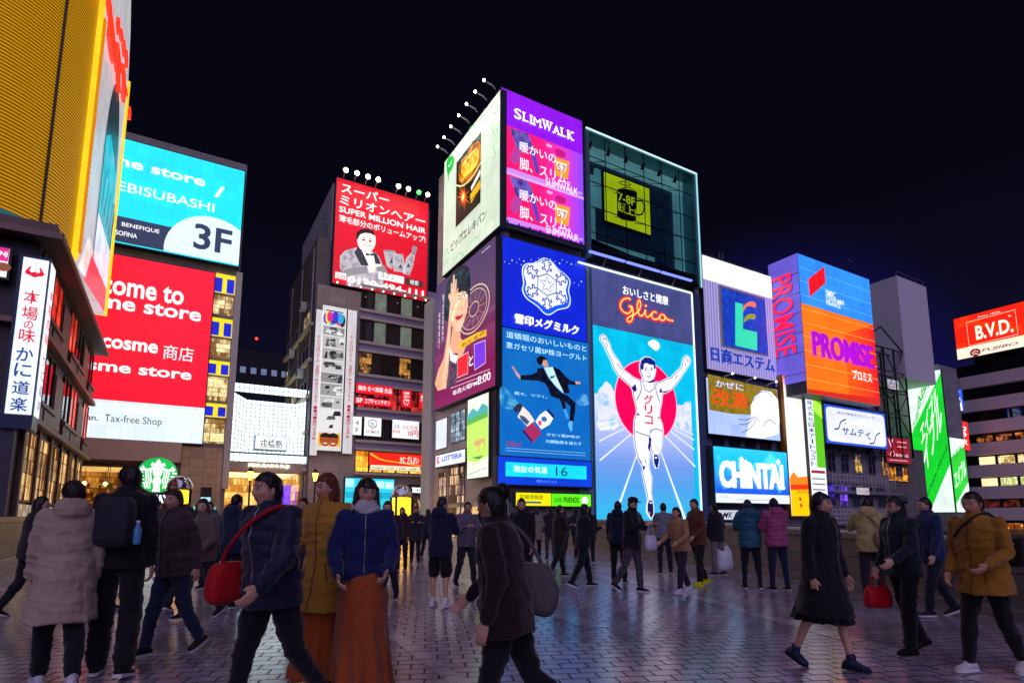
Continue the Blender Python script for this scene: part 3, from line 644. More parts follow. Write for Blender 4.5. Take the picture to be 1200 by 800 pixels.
m = MB(); m.tube([(11.0, 56, 28), (11.0, 56, 31.5)], 0.05, STEEL, 6)
for q in range(4): m.tube([(10.5, 56, 29.8 + q * .5), (11.5, 56, 29.8 + q * .5)], 0.025, STEEL, 5)
m.build('aerial', hb)
# --- cosmetics building on the left
cb = building('cosmetics_building', 'tall building behind the red and turquoise cosmetics signs with a coffee shop below', (-6, 54, 0))
m = MB(); m.box(-22, 3.75, 54.3, 74, 5.35, 33.2, tiles('#98948e', 1.2, 0.6)); m.box(-22, 3.75, 58.2, 74, 0, 5.348, tiles('#98948e', 1.2, 0.6)); m.box(-2.6, 3.75, 54.3, 58.19, 0, 5.346, tiles('#98948e', 1.2, 0.6)); m.build('wall', cb)
m = MB(); m.box(3.45, 3.95, 53.9, 54.28, 3.9, 22.8, paint('#d6d2c4', 0.5)); m.build('edge_column', cb)
FC = Face('y', 54.28)
YEL = lit('#f2dc00', 0.85, True, 0.08); BLU = lit('#1020c8', 0.8, True, 0.05)
for k in range(4):
    zt = FC.L(262, (322, 374, 424, 474)[k])[1]; zb = FC.L(262, (345, 396, 441, 490)[k])[1]
    p = MB(); FC.slab(p, 1.75, zb, 3.42, zt, 0.0, 0.14, YEL); pw = p.build('spandrel', cb, label='yellow panel with two blue squares')
    q = MB(); hh = (zt - zb); FC.slab(q, 1.86, zb + 0.12, 2.42, zt - hh * 0.22, 0.14, 0.16, BLU); FC.slab(q, 2.78, zb + 0.12, 3.36, zt - hh * 0.22, 0.14, 0.16, BLU); q.build('square', pw)
    zn = FC.L(262, (371, 422, 472, 522)[k])[1]
    window(cb, FC, 1.75, zn + 0.1, 3.42, zb - 0.08, room('#ffe9a8', '#7a5420', 1.5, 1.6), paint('#cfcabc'), 1, 2)
    m = MB(); FC.slab(m, 1.7, zb - 0.07, 3.44, zb - 0.005, 0.0, 0.3, paint('#cfcabc')); m.build('ledge', cb)
m = MB(); FC.slab(m, -12, FC.L(180, 541)[1], 0.35, FC.L(180, 513.5)[1], 0.02, 0.5, paint('#e4c4a8', 0.5, 0, 0.06)); m.build('fascia', cb)
m = MB(); u0, v0, u1, v1 = FC.rect((163, 600), (208, 541)); FC.slab(m, u0, 0.0, u1, v1, 0.01, 0.3, stripes('#4a2a20', '#6a4030', 0.22, 'X')); m.build('slat_wall', cb)
m = MB(); FC.slab(m, 0.4, 0, 3.4, FC.L(250, 525)[1], 0.0, 0.25, tiles('#d4b890', 1.0, 0.7)); m.build('column', cb)
for i in range(4):
    window(cb, FC, -11.4 + i * 2.35, 0.25, -11.4 + i * 2.35 + 2.3, FC.L(130, 542)[1], clear_glass('#f4ecdc', 0.06), paint('#6a4020'), 1, 2)
m = MB(); m.box(-14, -2.62, 58.0, 58.18, 0.1, 5.3, room('#f0a848', '#6a3410', 1.1, 1.3)); m.build('back_wall', cb)
m = MB(); m.box(-14, -2.62, 54.4, 58.0, 5.2, 5.33, lit('#ffd890', 1.1, True, 0.2)); m.build('ceiling', cb)
m = MB(); m.box(-12, -3.4, 56.6, 57.2, 0.02, 1.15, paint('#5a3a22', 0.5)); m.box(-12.1, -3.3, 56.5, 57.3, 1.15, 1.22, paint('#c8a878', 0.4)); m.build('counter', cb)
for k in range(3):
    m = MB(); z = 2.3 + k * 0.75; m.box(-12, -3.2, 57.6, 57.98, z, z + 0.06, paint('#7a5030', 0.5)); rg = random.Random(k)
    for q in range(34): x = -11.9 + q * 0.255; m.box(x, x + 0.12 + 0.08 * rg.random(), 57.66, 57.9, z + 0.06, z + 0.22 + 0.3 * rg.random(), paint(['#e8e0d0', '#2a6a40', '#c89858', '#8a2a1c', '#f0d890'][rg.randrange(5)], 0.5))
    m.build('shelf', cb)
for q in range(7): m = MB(); x = -11.4 + q * 1.35; m.tube([(x, 55.6, 5.2), (x, 55.6, 4.2)], 0.02, DARKSTEEL, 5); m.ball((x, 55.6, 4.1), 0.16, lit('#ffdc90', 7.0, True, 0), 10); m.build('pendant_lamp', cb)
window(cb, FC, 1.2, 2.2, 2.6, 5.0, room('#ffd870', '#8a6a20', 1.4, 1.5), paint('#8a6a48'), 2, 2)
m = MB(); FC.slab(m, 0.75, 0.2, 3.1, 2.35, 0.26, 0.34, lit('#58c8c4', 0.9)); m.build('display_case', cb)
# street beyond the arcade gate, dark blocks and tiny rooftop lights
far = building('distant_tower', 'dark distant office tower seen above the lit arcade gate', (12, 130, 0))
m = MB(); m.box(4.0, 24, 128, 150, 0, 36.0, paint('#0c0d18', 0.6)); m.build('wall', far)
FF = Face('y', 127.98)
for i in range(5):
    for k in range(3): window(far, FF, 10 + i * 2.0, 24 + k * 3.5, 11.2 + i * 2.0, 25.4 + k * 3.5, lit('#8898c0', 0.12 + 0.12 * ((i * 3 + k) % 3)), DARKSTEEL, 1, 1)
m = MB()
for x, z in ((9, 36.5), (13, 36.5)): m.tube([(x, 130, 36), (x, 130, 39)], 0.12, DARKSTEEL, 6); m.ball((x, 130, 39.2), 0.3, lit('#ff3020', 3, False, 0), 8)
m.build('warning_light', far)
far2 = building('distant_block', 'lower dark block with a lit name board behind the arcade gate', (3, 100, 0))
m = MB(); m.box(1.0, 7.5, 98, 110, 0, 19.5, paint('#10121c', 0.6)); m.build('wall', far2)
m = MB(); m.box(5.6, 7.2, 97.8, 97.98, 20.0, 21.0, lit('#e8ecff', 1.2, True, 0.3, 3)); m.box(6.2, 6.6, 97.9, 97.97, 19.5, 20.0, STEEL); m.build('name_board', far2)
m = MB(); m.box(2.0, 4.6, 97.8, 97.98, 17.8, 18.6, lit('#ff3a30', 1.0, True, 0.3, 3)); m.build('neon', far2)

# --- restaurant on the left corner
rb = building('crab_restaurant', 'brown restaurant building with ledges and windows on the left street corner', (-8, 30, 0))
BROWN = paint('#7a6258', 0.55, 0, 0.2, 1.5); TIMBER = paint('#a08070', 0.5, 0, 0.15, 2); DARKBR = paint('#463c42', 0.5)
m = MB(); m.box(-30, -4.95, 26.75, 44, 0, 11.6, DARKBR); m.build('wall', rb)
m = MB(); m.add([(-30, 26.0, 11.7), (-4.25, 26.0, 11.7), (-4.25, 44.4, 11.7), (-30, 44.4, 11.7), (-30, 26.3, 12.3), (-4.45, 26.3, 12.3), (-4.45, 44.4, 12.3), (-30, 44.4, 12.3)], [(0, 3, 2, 1), (4, 5, 6, 7), (0, 1, 5, 4), (1, 2, 6, 5), (2, 3, 7, 6), (3, 0, 4, 7)], BROWN)
m.box(-30, -4.2, 25.94, 25.99, 11.62, 11.86, TIMBER); m.box(-4.24, -4.18, 26.0, 44.4, 11.62, 11.86, TIMBER); m.build('eave', rb)
FK = Face('xr', -4.94)
for z in (4.95, 8.35):
    m = MB(); m.box(-30, -4.62, 26.3, 26.74, z, z + 0.2, TIMBER); m.box(-4.94, -4.6, 26.745, 44.1, z, z + 0.2, TIMBER); m.build('ledge', rb)
for z0, z1, kind in ((5.35, 8.2, 0), (8.75, 11.5, 1)):
    for i in range(7):
        y = 27.2 + i * 2.4
        if i % 3 == 2:
            m = MB(); FK.slab(m, y, z0, y + 1.9, z1 - 0.5, 0.02, 0.12, paint('#9a8478', 0.5, 0, 0.1)); m.build('cladding_panel', rb)
        else:
            window(rb, FK, y, z0 + 0.75, y + 2.25, z1, [room('#ff4a2c', '#9a1408', 1.3, 1.2), glass('#2a1a1c', 0.04)][(i + kind) % 2], BROWN, 2, 1)
            m = MB(); FK.slab(m, y - 0.05, z0 + 0.45, y + 2.3, z0 + 0.62, 0.0, 0.26, TIMBER); FK.slab(m, y + 0.1, z0 - 0.1, y + 2.15, z0 + 0.44, 0.0, 0.18, paint('#8a7468', 0.5)); m.build('planter_shelf', rb)
for i in range(6):
    y = 27.3 + i * 2.7; window(rb, FK, y, 2.0, y + 2.3, 4.7, room('#ffcf80', '#6a3c18', 1.3, 1.2), TIMBER, 2, 1)
    m = MB(); FK.slab(m, y, 0.1, y + 2.3, 1.9, 0.0, 0.12, room('#f0e0d0', '#8a7058', 0.8, 2.6) if i in (0, 2) else BROWN); m.build('menu_case', rb)
    m = MB(); m.box(-4.94, -4.8, y - 0.34, y - 0.04, 0, 4.9, BROWN); m.build('post', rb)
FKF = Face('y', 26.74)
m = MB(); FKF.slab(m, -30, 9.4, -6.6, 11.2, 0.0, 0.1, paint('#33384c', 0.4)); FKF.slab(m, -30, 5.4, -6.3, 8.2, 0.0, 0.1, paint('#2a3048', 0.4)); m.build('cladding_panel', rb)
for i in range(3): window(rb, FKF, -7.6 - i * 1.6, 2.0, -6.2 - i * 1.6, 4.7, glass('#26222c'), TIMBER, 1, 1)
m = MB(); m.box(-5.6, -4.96, 26.2, 26.73, 0, 4.9, paint('#4a4650', 0.5)); m.box(-7.3, -6.8, 26.3, 26.73, 0, 4.9, TIMBER); m.build('post', rb)

# ================================================================== signs on the corner tower (river side)
WHITE = ink('#ffffff', 1.1); NAVY = ink('#101c78', 0.8); BLACK = ink('#0a0a0c', 0.2)
FY = Face('y', 32.7)
# --- purple LED board
root, rc = sign('led_sign', 'purple and pink LED board for slimming stockings, topmost over the tower corner', FY, (587.3, 260.5), (681.8, 142.5), lit('#7a0fc6', 1.15), 0.7)
u0, v0, u1, v1 = rc
A = Art(FY, root, 'lettering', 0.03)
wl = ink('#ffffff', 2.0); us, ue = FY.L(602.5, 136)[0], FY.L(671, 153)[0]; vb_ = FY.L(602.5, 137.5)[1]; hb_ = FY.L(618, 132.5)[1] - FY.L(618, 141.5)[1]
wd = [('S', 1.05, 1.28), ('L', .82, 1), ('I', .22, 1), ('M', 1.15, 1), ('W', 1.45, 1.22), ('A', .98, 1), ('L', .8, 1), ('K', .95, 1)]; gap = .32; tot = sum(w for _, w, _ in wd) + gap * 7; sc_ = (ue - us) / tot; x = us
for ch_, w, hh_ in wd:
    vs, fs, ar = letters(ch_, -0.012); w0 = w * sc_; h0 = hb_ * hh_; A.mb.add([FY.W(x + a * w0, vb_ + (b - (0.08 if hh_ > 1 else 0)) * h0, 0.06) for a, b, z in vs], fs, wl)
    st_ = {'L': ((.1, 0), (.1, 1)), 'I': ((.5, 0), (.5, 1)), 'M': ((.06, 0), (.94, 0)), 'W': ((.06, 1), (.94, 1), (.5, 1)), 'A': ((.06, 0), (.94, 0)), 'K': ((.1, 0), (.9, 0), (.1, 1), (.88, 1)), 'S': ()}[ch_]
    for a, b in st_: c0 = x + a * w0; y0 = vb_ + (b - (0.08 if hh_ > 1 else 0)) * h0; A.polyuv([(c0 - .17 * sc_ - .03, y0 - .035), (c0 + .17 * sc_ + .03, y0 - .035), (c0 + .17 * sc_ + .03, y0 + .035), (c0 - .17 * sc_ - .03, y0 + .035)], wl, 4)
    x += (w + gap) * sc_
A.done()
vt = FY.L(587, 144.5)[1]; dv = FY.L(587, 201.5)[1] - vt
for k in range(2):
    A = Art(FY, root, 'picture', 0.03, dv * k)
    h = 0.96 * abs(dv)
    n = 16
    for i in range(n):
        a, b = lin('#f01468'), lin('#7a3ad0'); t = max(0, (i / (n - 1) - 0.35) / 0.65) ** 1.5
        c = tuple(round(a[q] * (1 - t) + b[q] * t, 4) for q in range(3)); ua = u0 + (u1 - u0) * i / n; ub = u0 + (u1 - u0) * (i + 1) / n
        A.polyuv([(ua, vt - h), (ub, vt - h), (ub, vt), (ua, vt)], lit(c, 1.15, True, 0.0), 0)
    A.poly([(597, 150), (618, 157), (622, 165), (626, 176), (621, 178), (615, 172), (610, 176), (604, 172)], print2('#7a68c8', '#3c2c80', 0.8, 1.8, 0.4, 0.65, False), 1)
    A.poly([(603, 172), (612, 176), (609, 190), (603, 194), (597, 186)], ink('#a83a90', 0.9), 1)
    A.poly([(620, 176), (627, 178), (632, 203), (628, 204)], ink('#5a3aa8', 0.9), 1)
    A.poly([(588, 196), (600, 198), (640, 212), (682, 226), (682, 229), (640, 216), (588, 201)], ink('#c080e0', 0.9), 1)
    A.text('暖かいの', (608.5, 177.5), (651, 181.5), WHITE, 3, 0.012); A.text('脚、スリム。', (608.5, 198.5), (667, 205.5), WHITE, 3, 0.012)
    A.text('SLIMWALK', (639, 217), (676.5, 221.5), WHITE, 3, 0.0)
    A.poly([(649, 184), (667, 190), (665, 211), (650, 206)], ink('#ff9a28', 1.0), 2); A.poly([(651, 189), (664, 193.5), (661, 203), (653, 200)], ink('#fff0d8', 1.1), 3)
    A.text('57', (652.5, 200.5), (662, 195.5), ink('#b01060', 0.8), 4, 0.02)
    A.disc((656, 180), 4.5, ink('#c01878', 0.8), 1, 1.6); A.text('NEW', (640, 172), (646.5, 171), WHITE, 3)
    A.done()
m = MB(); FY.slab(m, u0, vt + dv + 0.0, u1, vt + dv + 0.18, 0.02, 0.06, lit('#d8b0ff', 1.0)); FY.slab(m, u0, v0 - 0.3, u1, v0 - 0.0, 0.0, 0.1, STEEL); m.build('divider', root)

# --- glass box with the coffee-cup poster
gx = thing('glass_showcase', 'big teal glass box with a yellow coffee cup poster, right of the purple board', 'glass box', (31.8, 33, 21))
u0, v0, u1, v1 = FY.rect((688, 300), (815, 205))
TEAL = lit('#6a9ea6', 0.5, True, 0.25, 0.3)  # back wall and panels glow in place of lamplight inside the box
m = MB(); m.box(u0, u1, 34.2, 34.4, v0, v1, lit('#101c34', 0.6, True, 0.2)); m.build('back_wall', gx)
m = MB(); m.box(u0 + 0.5, u0 + 1.9, 34.0, 34.19, v0 + 0.3, v1 - 2.6, TEAL); m.box(u1 - 1.4, u1 - 0.1, 34.0, 34.19, v0 + 0.2, v1 - 1.0, TEAL); m.box(u0 + 2.0, u0 + 5.8, 34.0, 34.19, v1 - 5.2, v1 - 1.9, TEAL)
m.box(u0 + 2.0, u1 - 4.0, 33.95, 34.19, v0 + 0.8, v0 + 2.3, TEAL); m.box(u0 + 0.2, u1 - 0.2, 33.9, 34.19, v1 - 1.3, v1 - 0.2, lit('#88b8bc', 0.5, True, 0.2)); m.build('wall_panel', gx)
FP = Face('y', 33.8); pr = thing('cup_poster', 'yellow poster with a black steaming coffee cup hung inside the glass box', 'poster', FP.W(29, 24.8))
pu0, pv0, pu1, pv1 = FP.rect((709, 258), (760.5, 221.5))
m = MB(); FP.slab(m, pu0 - 0.25, pv0 - 0.3, pu1 + 0.1, pv1 + 0.12, -0.08, 0.0, BLACK); FP.slab(m, pu0, pv0, pu1, pv1, 0.0, 0.02, lit('#c8c80a', 0.95)); m.build('sheet', pr)
A = Art(FP, pr, 'print', 0.03)
A.poly([(722.5, 223), (726, 221.2), (735, 221.8), (745, 224.5), (746.3, 227), (745, 258.5), (741, 260), (728, 257.5), (722.8, 253.5)], BLACK, 1)
A.line([(746, 236), (752, 236), (754.5, 243), (752, 251), (745.5, 252)], 1.8, BLACK, 1, True)
for k in range(2): A.line([(724 + 4 * k, 214 + 7 * k), (732 + 4 * k, 213 + 7 * k), (739 + 4 * k, 217 + 7 * k), (732 + 4 * k, 217.5 + 7 * k), (726 + 4 * k, 215.5 + 7 * k)], 1.0, BLACK, 1, True)
Y2 = ink('#c8c80a', 0.95)
A.text('7-8F', (724, 235.3), (743.5, 232.5), Y2, 2, 0.03); A.text('頭上!', (723.5, 247.7), (744.5, 244), Y2, 2, 0.03); A.done()
m = MB(); fr = paint('#6f9aa0', 0.35, 0.4)
for x in (u0, u1 - 0.35): m.box(x, x + 0.35, 32.6, 34.2, v0, v1, fr)
m.box(u0 + 0.35, u1 - 0.35, 32.6, 34.2, v1 - 0.2, v1, fr); m.box(u0 + 0.35, u1 - 0.35, 32.6, 34.2, v0, v0 + 0.35, DARKSTEEL); m.build('frame', gx)
m = MB()
for i in range(1, 6): x = u0 + (u1 - u0) * i / 6; m.box(x - 0.022, x + 0.022, 32.74, 32.8, v0 + 0.35, v1 - 0.2, DARKSTEEL)
for i in range(1, 5): z = v0 + (v1 - v0) * i / 5; m.box(u0 + 0.35, u1 - 0.35, 32.73, 32.79, z - 0.022, z + 0.022, DARKSTEEL)
for i in range(1, 6):
    for j in range(1, 5): x = u0 + (u1 - u0) * i / 6; z = v0 + (v1 - v0) * j / 5; m.tube([(x, 32.77, z), (x - 0.35, 33.7, z + 0.45)], 0.03, DARKSTEEL, 5)
m.build('glazing_bars', gx)
m = MB(); m.box(u0 + 0.35, u1 - 0.35, 32.68, 32.7, v0 + 0.35, v1 - 0.2, clear_glass('#d4e6ea', 0.08)); m.build('glazing', gx)
m = MB(); m.box(u0, u1, 32.52, 32.59, v1 - 0.04, v1 + 0.06, lit('#c8f0f4', 1.1, True, 0)); m.box(u1 - 0.1, u1, 32.52, 32.59, v0, v1 - 0.04, lit('#a0dce4', 0.8, True, 0)); m.build('light_strip', gx)
for i in range(6):
    x = u0 + 0.9 + i * 1.85; m = MB(); m.tube([(x, 33.2, v1 - 0.2), (x, 33.1, v1 - 0.6)], 0.03, DARKSTEEL, 6); m.tube([(x, 33.1, v1 - 0.55), (x + 0.05, 33.4, v1 - 0.95)], [0.1, 0.17], DARKSTEEL, 8); m.build('spot_lamp', gx)
m = MB(); m.add([(u0 + .6, 33.3, v0 + .36), (u1 - .5, 33.3, v0 + .36), (u1 - .6, 33.3, v0 + 1.0), (u1 - 4, 33.3, v0 + 1.5), (u0 + 5, 33.3, v0 + 1.5), (u0 + 1, 33.3, v0 + 1.9),
    (u0 + .6, 33.7, v0 + .36), (u1 - .5, 33.7, v0 + .36), (u1 - .6, 33.7, v0 + 1.0), (u1 - 4, 33.7, v0 + 1.5), (u0 + 5, 33.7, v0 + 1.5), (u0 + 1, 33.7, v0 + 1.9)],
    [(0, 1, 2, 3, 4, 5), (11, 10, 9, 8, 7, 6)] + [(i, 6 + i, 6 + (i + 1) % 6, (i + 1) % 6) for i in range(6)], paint('#0a0c10', 0.6)); m.build('counter', gx)

# --- runner board
u0, v0, u1, v1 = FY.rect((699.6, 622), (809.6, 344.5))
rn = thing('runner_sign', 'giant board of a runner with raised arms under a red neon name', 'sign', FY.W((u0 + u1) / 2, v0))
m = MB(); FY.slab(m, u0 - 0.02, v0, u1 + 0.14, v1 + 0.15, -0.7, -0.004, paint('#6f93a8', 0.4)); FY.slab(m, u0 - 1.3, v0, u0 - 0.03, v1 + 0.15, -0.7, -0.25, paint('#8fb4c0', 0.4)); m.build('housing', rn)
m = MB(); vs_ = FY.L(699.7, 381.2)[1]; FY.slab(m, u0, vs_, u1, v1, 0, 0.012, lit('#474d84', 0.75, True, 0.12)); m.build('header_panel', rn)
m = MB(); FY.slab(m, u0, v0, u1, vs_ - 0.02, 0, 0.012, lit('#00c6ee', 0.70)); m.build('screen', rn)
m = MB(); LT = lit('#dceeff', 1.5, True, 0)
FY.slab(m, u0 - 1.3, v1 + 0.02, u1 + 0.0, v1 + 0.12, 0.0, 0.12, LT); FY.slab(m, u1 + 0.02, v0, u1 + 0.10, v1 + 0.02, 0.0, 0.10, LT); m.build('light_strip', rn)
for dz in (0.75,):
    for i in range(3):
        x = u0 + 1.0 + i * 3.6; m = MB(); m.tube([FY.W(x, v1 + 0.2, 0), FY.W(x, v1 + dz, 0.6)], 0.06, STEEL, 6); FY.slab(m, x - 1.7, v1 + dz, x + 1.7, v1 + dz + 0.12, 0.55, 0.75, lit('#7a8cff', 1.4, True, 0)); m.build('floodlight_bar', rn)
# light rails above, between the boards
A = Art(FY, rn, 'lettering', 0.02)
A.text('おいしさと健康', (729.7, 344.9), (782.2, 347.8), ink('#ffffff', 1.8), 3, 0.0); A.done()
def gz(*pts): return [(680 + x / 5.333, 310 + y / 5.333) for x, y in pts]
A = Art(FY, rn, 'neon_name', 0.03)
strokes = [gz((312, 222), (296, 212), (268, 218), (250, 240), (248, 268), (262, 292), (288, 306), (308, 298), (318, 276), (302, 262), (320, 266), (326, 300), (324, 335), (312, 356), (296, 358), (290, 342), (306, 326), (336, 312), (362, 290), (374, 256), (368, 226), (356, 238), (354, 280), (364, 312), (380, 322), (396, 306), (404, 284)),
           gz((404, 284), (404, 312), (414, 328), (430, 322), (446, 304)), gz((474, 304), (460, 296), (446, 306), (444, 328), (458, 342), (482, 340), (492, 326)),
           gz((520, 316), (502, 314), (492, 328), (498, 346), (514, 350), (526, 338), (520, 318), (532, 334), (546, 346), (578, 353)), gz((402, 262), (407, 258), (411, 263))]
for s_ in strokes: A.line(s_, 5.6, ink('#d00030', 1.0), 1, True); A.line(s_, 3.0, ink('#ff3a20', 1.3), 2, True); A.line(s_, 1.7, ink('#ffc060', 1.5), 3, True)
A.done()
A = Art(FY, rn, 'track_picture', 0.02)
A.grad((699.7, 622), (809.6, 476), ['#22b0d0', '#34a6d6', '#4a92d2', '#6a8ed4', '#92a4dc', '#b4bce6', '#c8cdec'], 0, 26, 0.9)
A.poly([(700, 462), (706, 452), (710, 447), (716, 452), (719, 458), (724, 462), (724, 500), (700, 500)], print2('#eceef6', '#8cc8e8', 0.9, 0.9, 0.45, 0.68), 1, True)
A.poly([(809.5, 470), (803, 471), (799, 476), (796, 484), (792, 488), (788, 500), (809.5, 505)], print2('#eceef6', '#8cc8e8', 0.9, 0.9, 0.45, 0.68), 1)
A.poly([(759, 402), (765, 398), (771, 401), (773, 406), (769, 411), (764, 408)], ink('#e8f2f8', 0.95), 1, True)
u_, v_ = FY.L(757.5, 470); ru = FY.L(791.8, 470)[0] - u_
A.polyuv([(u_ + ru * 1.02 * math.cos(R(k * 9)), v_ + ru * 1.02 * math.sin(R(k * 9))) for k in range(40)], ink('#ffb0c8', 1.0), 2)
A.polyuv([(u_ + ru * math.cos(R(k * 9)), v_ + ru * math.sin(R(k * 9))) for k in range(40)], lit('#fa0052', 1.0, True, 0), 3)
LN = ink('#f4faff', 1.1)
for a, b, w in (((739, 508.5), (702, 539.5), 1.2), ((733, 501), (701.5, 516.8), 0.9), ((729, 496.5), (701.5, 504.5), 0.7), ((723, 493), (701.5, 496.8), 0.5),
                ((778, 509.5), (814, 546.5), 1.2), ((785, 505), (813, 526.5), 0.9), ((788, 502), (813, 515.5), 0.7), ((791, 500), (812, 509), 0.5)): A.line([a, b], w, LN, 4, False, False, (0.7, 1.3))
A.line([(745.5, 533), (715, 619)], 2.2, LN, 4, False, False, (0.5, 1.6)); A.line([(774, 530), (803, 610)], 2.2, LN, 4, False, False, (0.5, 1.6)); A.done()
def z1(*p): return [(695 + x / 10, 380 + y / 10) for x, y in p]
def z2(*p): return [(695 + x / 10, 450 + y / 10) for x, y in p]
def z3(*p): return [(695 + x / 10, 530 + y / 10) for x, y in p]
body = z1((85, 150), (110, 130), (140, 148), (152, 185), (185, 240), (198, 300), (240, 375), (300, 450), (345, 540), (400, 580), (460, 630), (545, 668), (580, 650), (700, 650), (718, 685), (770, 690), (850, 650), (915, 630), (960, 575), (1022, 520), (1042, 470), (1050, 415), (1082, 375), (1112, 385), (1130, 420), (1122, 465), (1090, 510), (1052, 565), (1000, 645), (940, 720), (895, 765)) + \
    z2((830, 98), (800, 112), (790, 210), (772, 300), (765, 390), (798, 470), (808, 560), (800, 640), (792, 740)) + z3((775, 0), (740, 28), (692, 14)) + z2((676, 760), (668, 690), (655, 640), (642, 720), (650, 790)) + \
    z3((654, 60), (640, 130), (650, 210), (675, 290), (672, 400), (668, 470), (685, 562), (640, 562), (628, 480), (598, 350), (576, 240), (580, 180), (560, 130), (530, 80), (508, 10)) + \
    z2((492, 720), (478, 620), (476, 540), (478, 440), (492, 380), (508, 350), (508, 300), (490, 210), (470, 130), (455, 55), (425, 10)) + z1((400, 690), (345, 640), (290, 590), (240, 510), (205, 410), (155, 310), (118, 230), (80, 180))
head = z1((545, 480), (562, 420), (605, 394), (660, 400), (708, 440), (716, 500), (718, 545), (700, 620), (668, 662), (632, 676), (595, 655), (572, 610), (548, 560))
A = Art(FY, rn, 'runner', 0.075)
for P_ in (body, head): A.line(P_, 3.4, ink('#f4f6ff', 1.1), 0, False, True)
for P_ in (body, head): A.line(P_, 1.6, NAVY, 1, False, True)
A.poly(body, ink('#eeeef6', 1.05), 2); A.poly(z1((575, 600), (700, 600), (705, 690), (570, 690)), ink('#eeeef6', 1.05), 3)
A.line(z1((572, 620), (585, 665), (560, 680)), 0.9, NAVY, 4, True); A.line(z1((700, 625), (708, 668), (730, 688)), 0.9, NAVY, 4, True); A.poly(z1((590, 655), (670, 660), (700, 640), (706, 680), (640, 690)), NAVY, 4)
A.poly(head, ink('#eeeef6', 1.05), 5)
A.poly(z1((542, 500), (556, 430), (600, 392), (662, 398), (712, 440), (720, 520), (698, 530), (692, 480), (650, 476), (606, 456), (580, 470), (575, 530), (552, 540)), NAVY, 6)
for x in (604, 670): A.disc(z1((x, 534))[0], 1.1, NAVY, 6, 1.1, 10)
A.line(z1((585, 516), (604, 508), (622, 518)), 0.7, NAVY, 6); A.line(z1((655, 520), (672, 514), (688, 524)), 0.7, NAVY, 6)
A.line(z1((640, 530), (646, 580), (625, 588)), 0.6, NAVY, 6); A.line(z1((612, 606), (640, 616), (664, 606)), 0.8, NAVY, 6); A.line(z1((620, 622), (640, 634), (655, 624)), 0.6, NAVY, 6)
A.line(z1((545, 668), (552, 740)) + z2((550, 70), (530, 130), (495, 195)), 1.1, NAVY, 4, True); A.line(z1((728, 690), (722, 740)) + z2((722, 60), (738, 130), (772, 215)), 1.1, NAVY, 4, True)
A.line(z1((578, 690), (590, 750)) + z2((610, 75), (645, 95), (685, 70)) + z1((702, 740), (706, 690)), 0.9, NAVY, 4, True)
A.poly(z1((440, 740), (485, 700), (500, 770), (470, 800)), NAVY, 4); A.poly(z1((760, 800), (780, 740), (800, 790), (900, 770), (830, 800)), NAVY, 4)
A.line(z1((270, 460), (295, 500), (320, 535)), 0.9, NAVY, 4); A.line(z1((945, 640), (975, 600)), 0.8, NAVY, 4)
for a in ((95, 160, 120, 195), (112, 150, 132, 188), (128, 155, 142, 185), (1080, 395, 1075, 440), (1098, 400, 1092, 445), (1115, 410, 1105, 450)): A.line(z1(a[:2], a[2:]), 0.7, NAVY, 4)
A.line(z1((135, 205), (155, 250), (150, 280)), 0.8, NAVY, 4); A.line(z1((1065, 450), (1070, 500)), 0.8, NAVY, 4)
A.line(z2((482, 552), (560, 585), (645, 612)), 1.0, NAVY, 4); A.line(z2((650, 610), (662, 560), (700, 528), (750, 528), (802, 560)), 1.0, NAVY, 4, True); A.line(z2((680, 495), (655, 560)), 0.6, NAVY, 4)
A.poly(z2((500, 340), (540, 358), (520, 368), (500, 362)), NAVY, 4); A.poly(z2((765, 385), (730, 395), (770, 405)), NAVY, 4)
A.poly(z2((640, 610), (672, 640), (660, 720), (652, 800), (628, 740), (640, 680)), NAVY, 4); A.line(z2((742, 740), (752, 780)), 0.8, NAVY, 4)
A.poly(z3((520, 60), (560, 120), (550, 130)), NAVY, 4); A.line(z3((598, 80), (610, 130)), 1.0, NAVY, 4); A.poly(z3((570, 160), (605, 160), (580, 210)), NAVY, 4)
A.line(z3((695, 20), (705, 120), (725, 182), (750, 178), (765, 90), (748, 30)), 2.0, WHITE, 0); A.poly(z3((698, 30), (748, 30), (762, 90), (746, 180), (726, 180), (702, 120)), NAVY, 3); A.rect(z3((712, 70))[0], z3((735, 52))[0], WHITE, 4)
A.poly(z3((642, 560), (685, 560), (695, 640), (696, 720), (670, 766), (650, 740), (625, 690), (626, 610)), ink('#241448', 0.7), 3); A.line(z3((642, 560), (626, 610), (622, 690), (650, 745), (670, 770), (700, 722), (698, 640), (688, 560)), 2.2, WHITE, 0)
A.rect(z3((648, 598))[0], z3((680, 575))[0], ink('#b8b8e0', 0.9), 4); A.line(z3((638, 690), (655, 725)), 0.6, WHITE, 4)
RD = ink('#d8102c', 1.0)
A.text('グ', (753, 473.4), (763.8, 463.3), RD, 4, 0.05); A.text('リ', (754.2, 484.8), (763.2, 475.2), RD, 4, 0.05); A.text('コ', (754.6, 496.8), (763.6, 487.6), RD, 4, 0.05)
A.done()

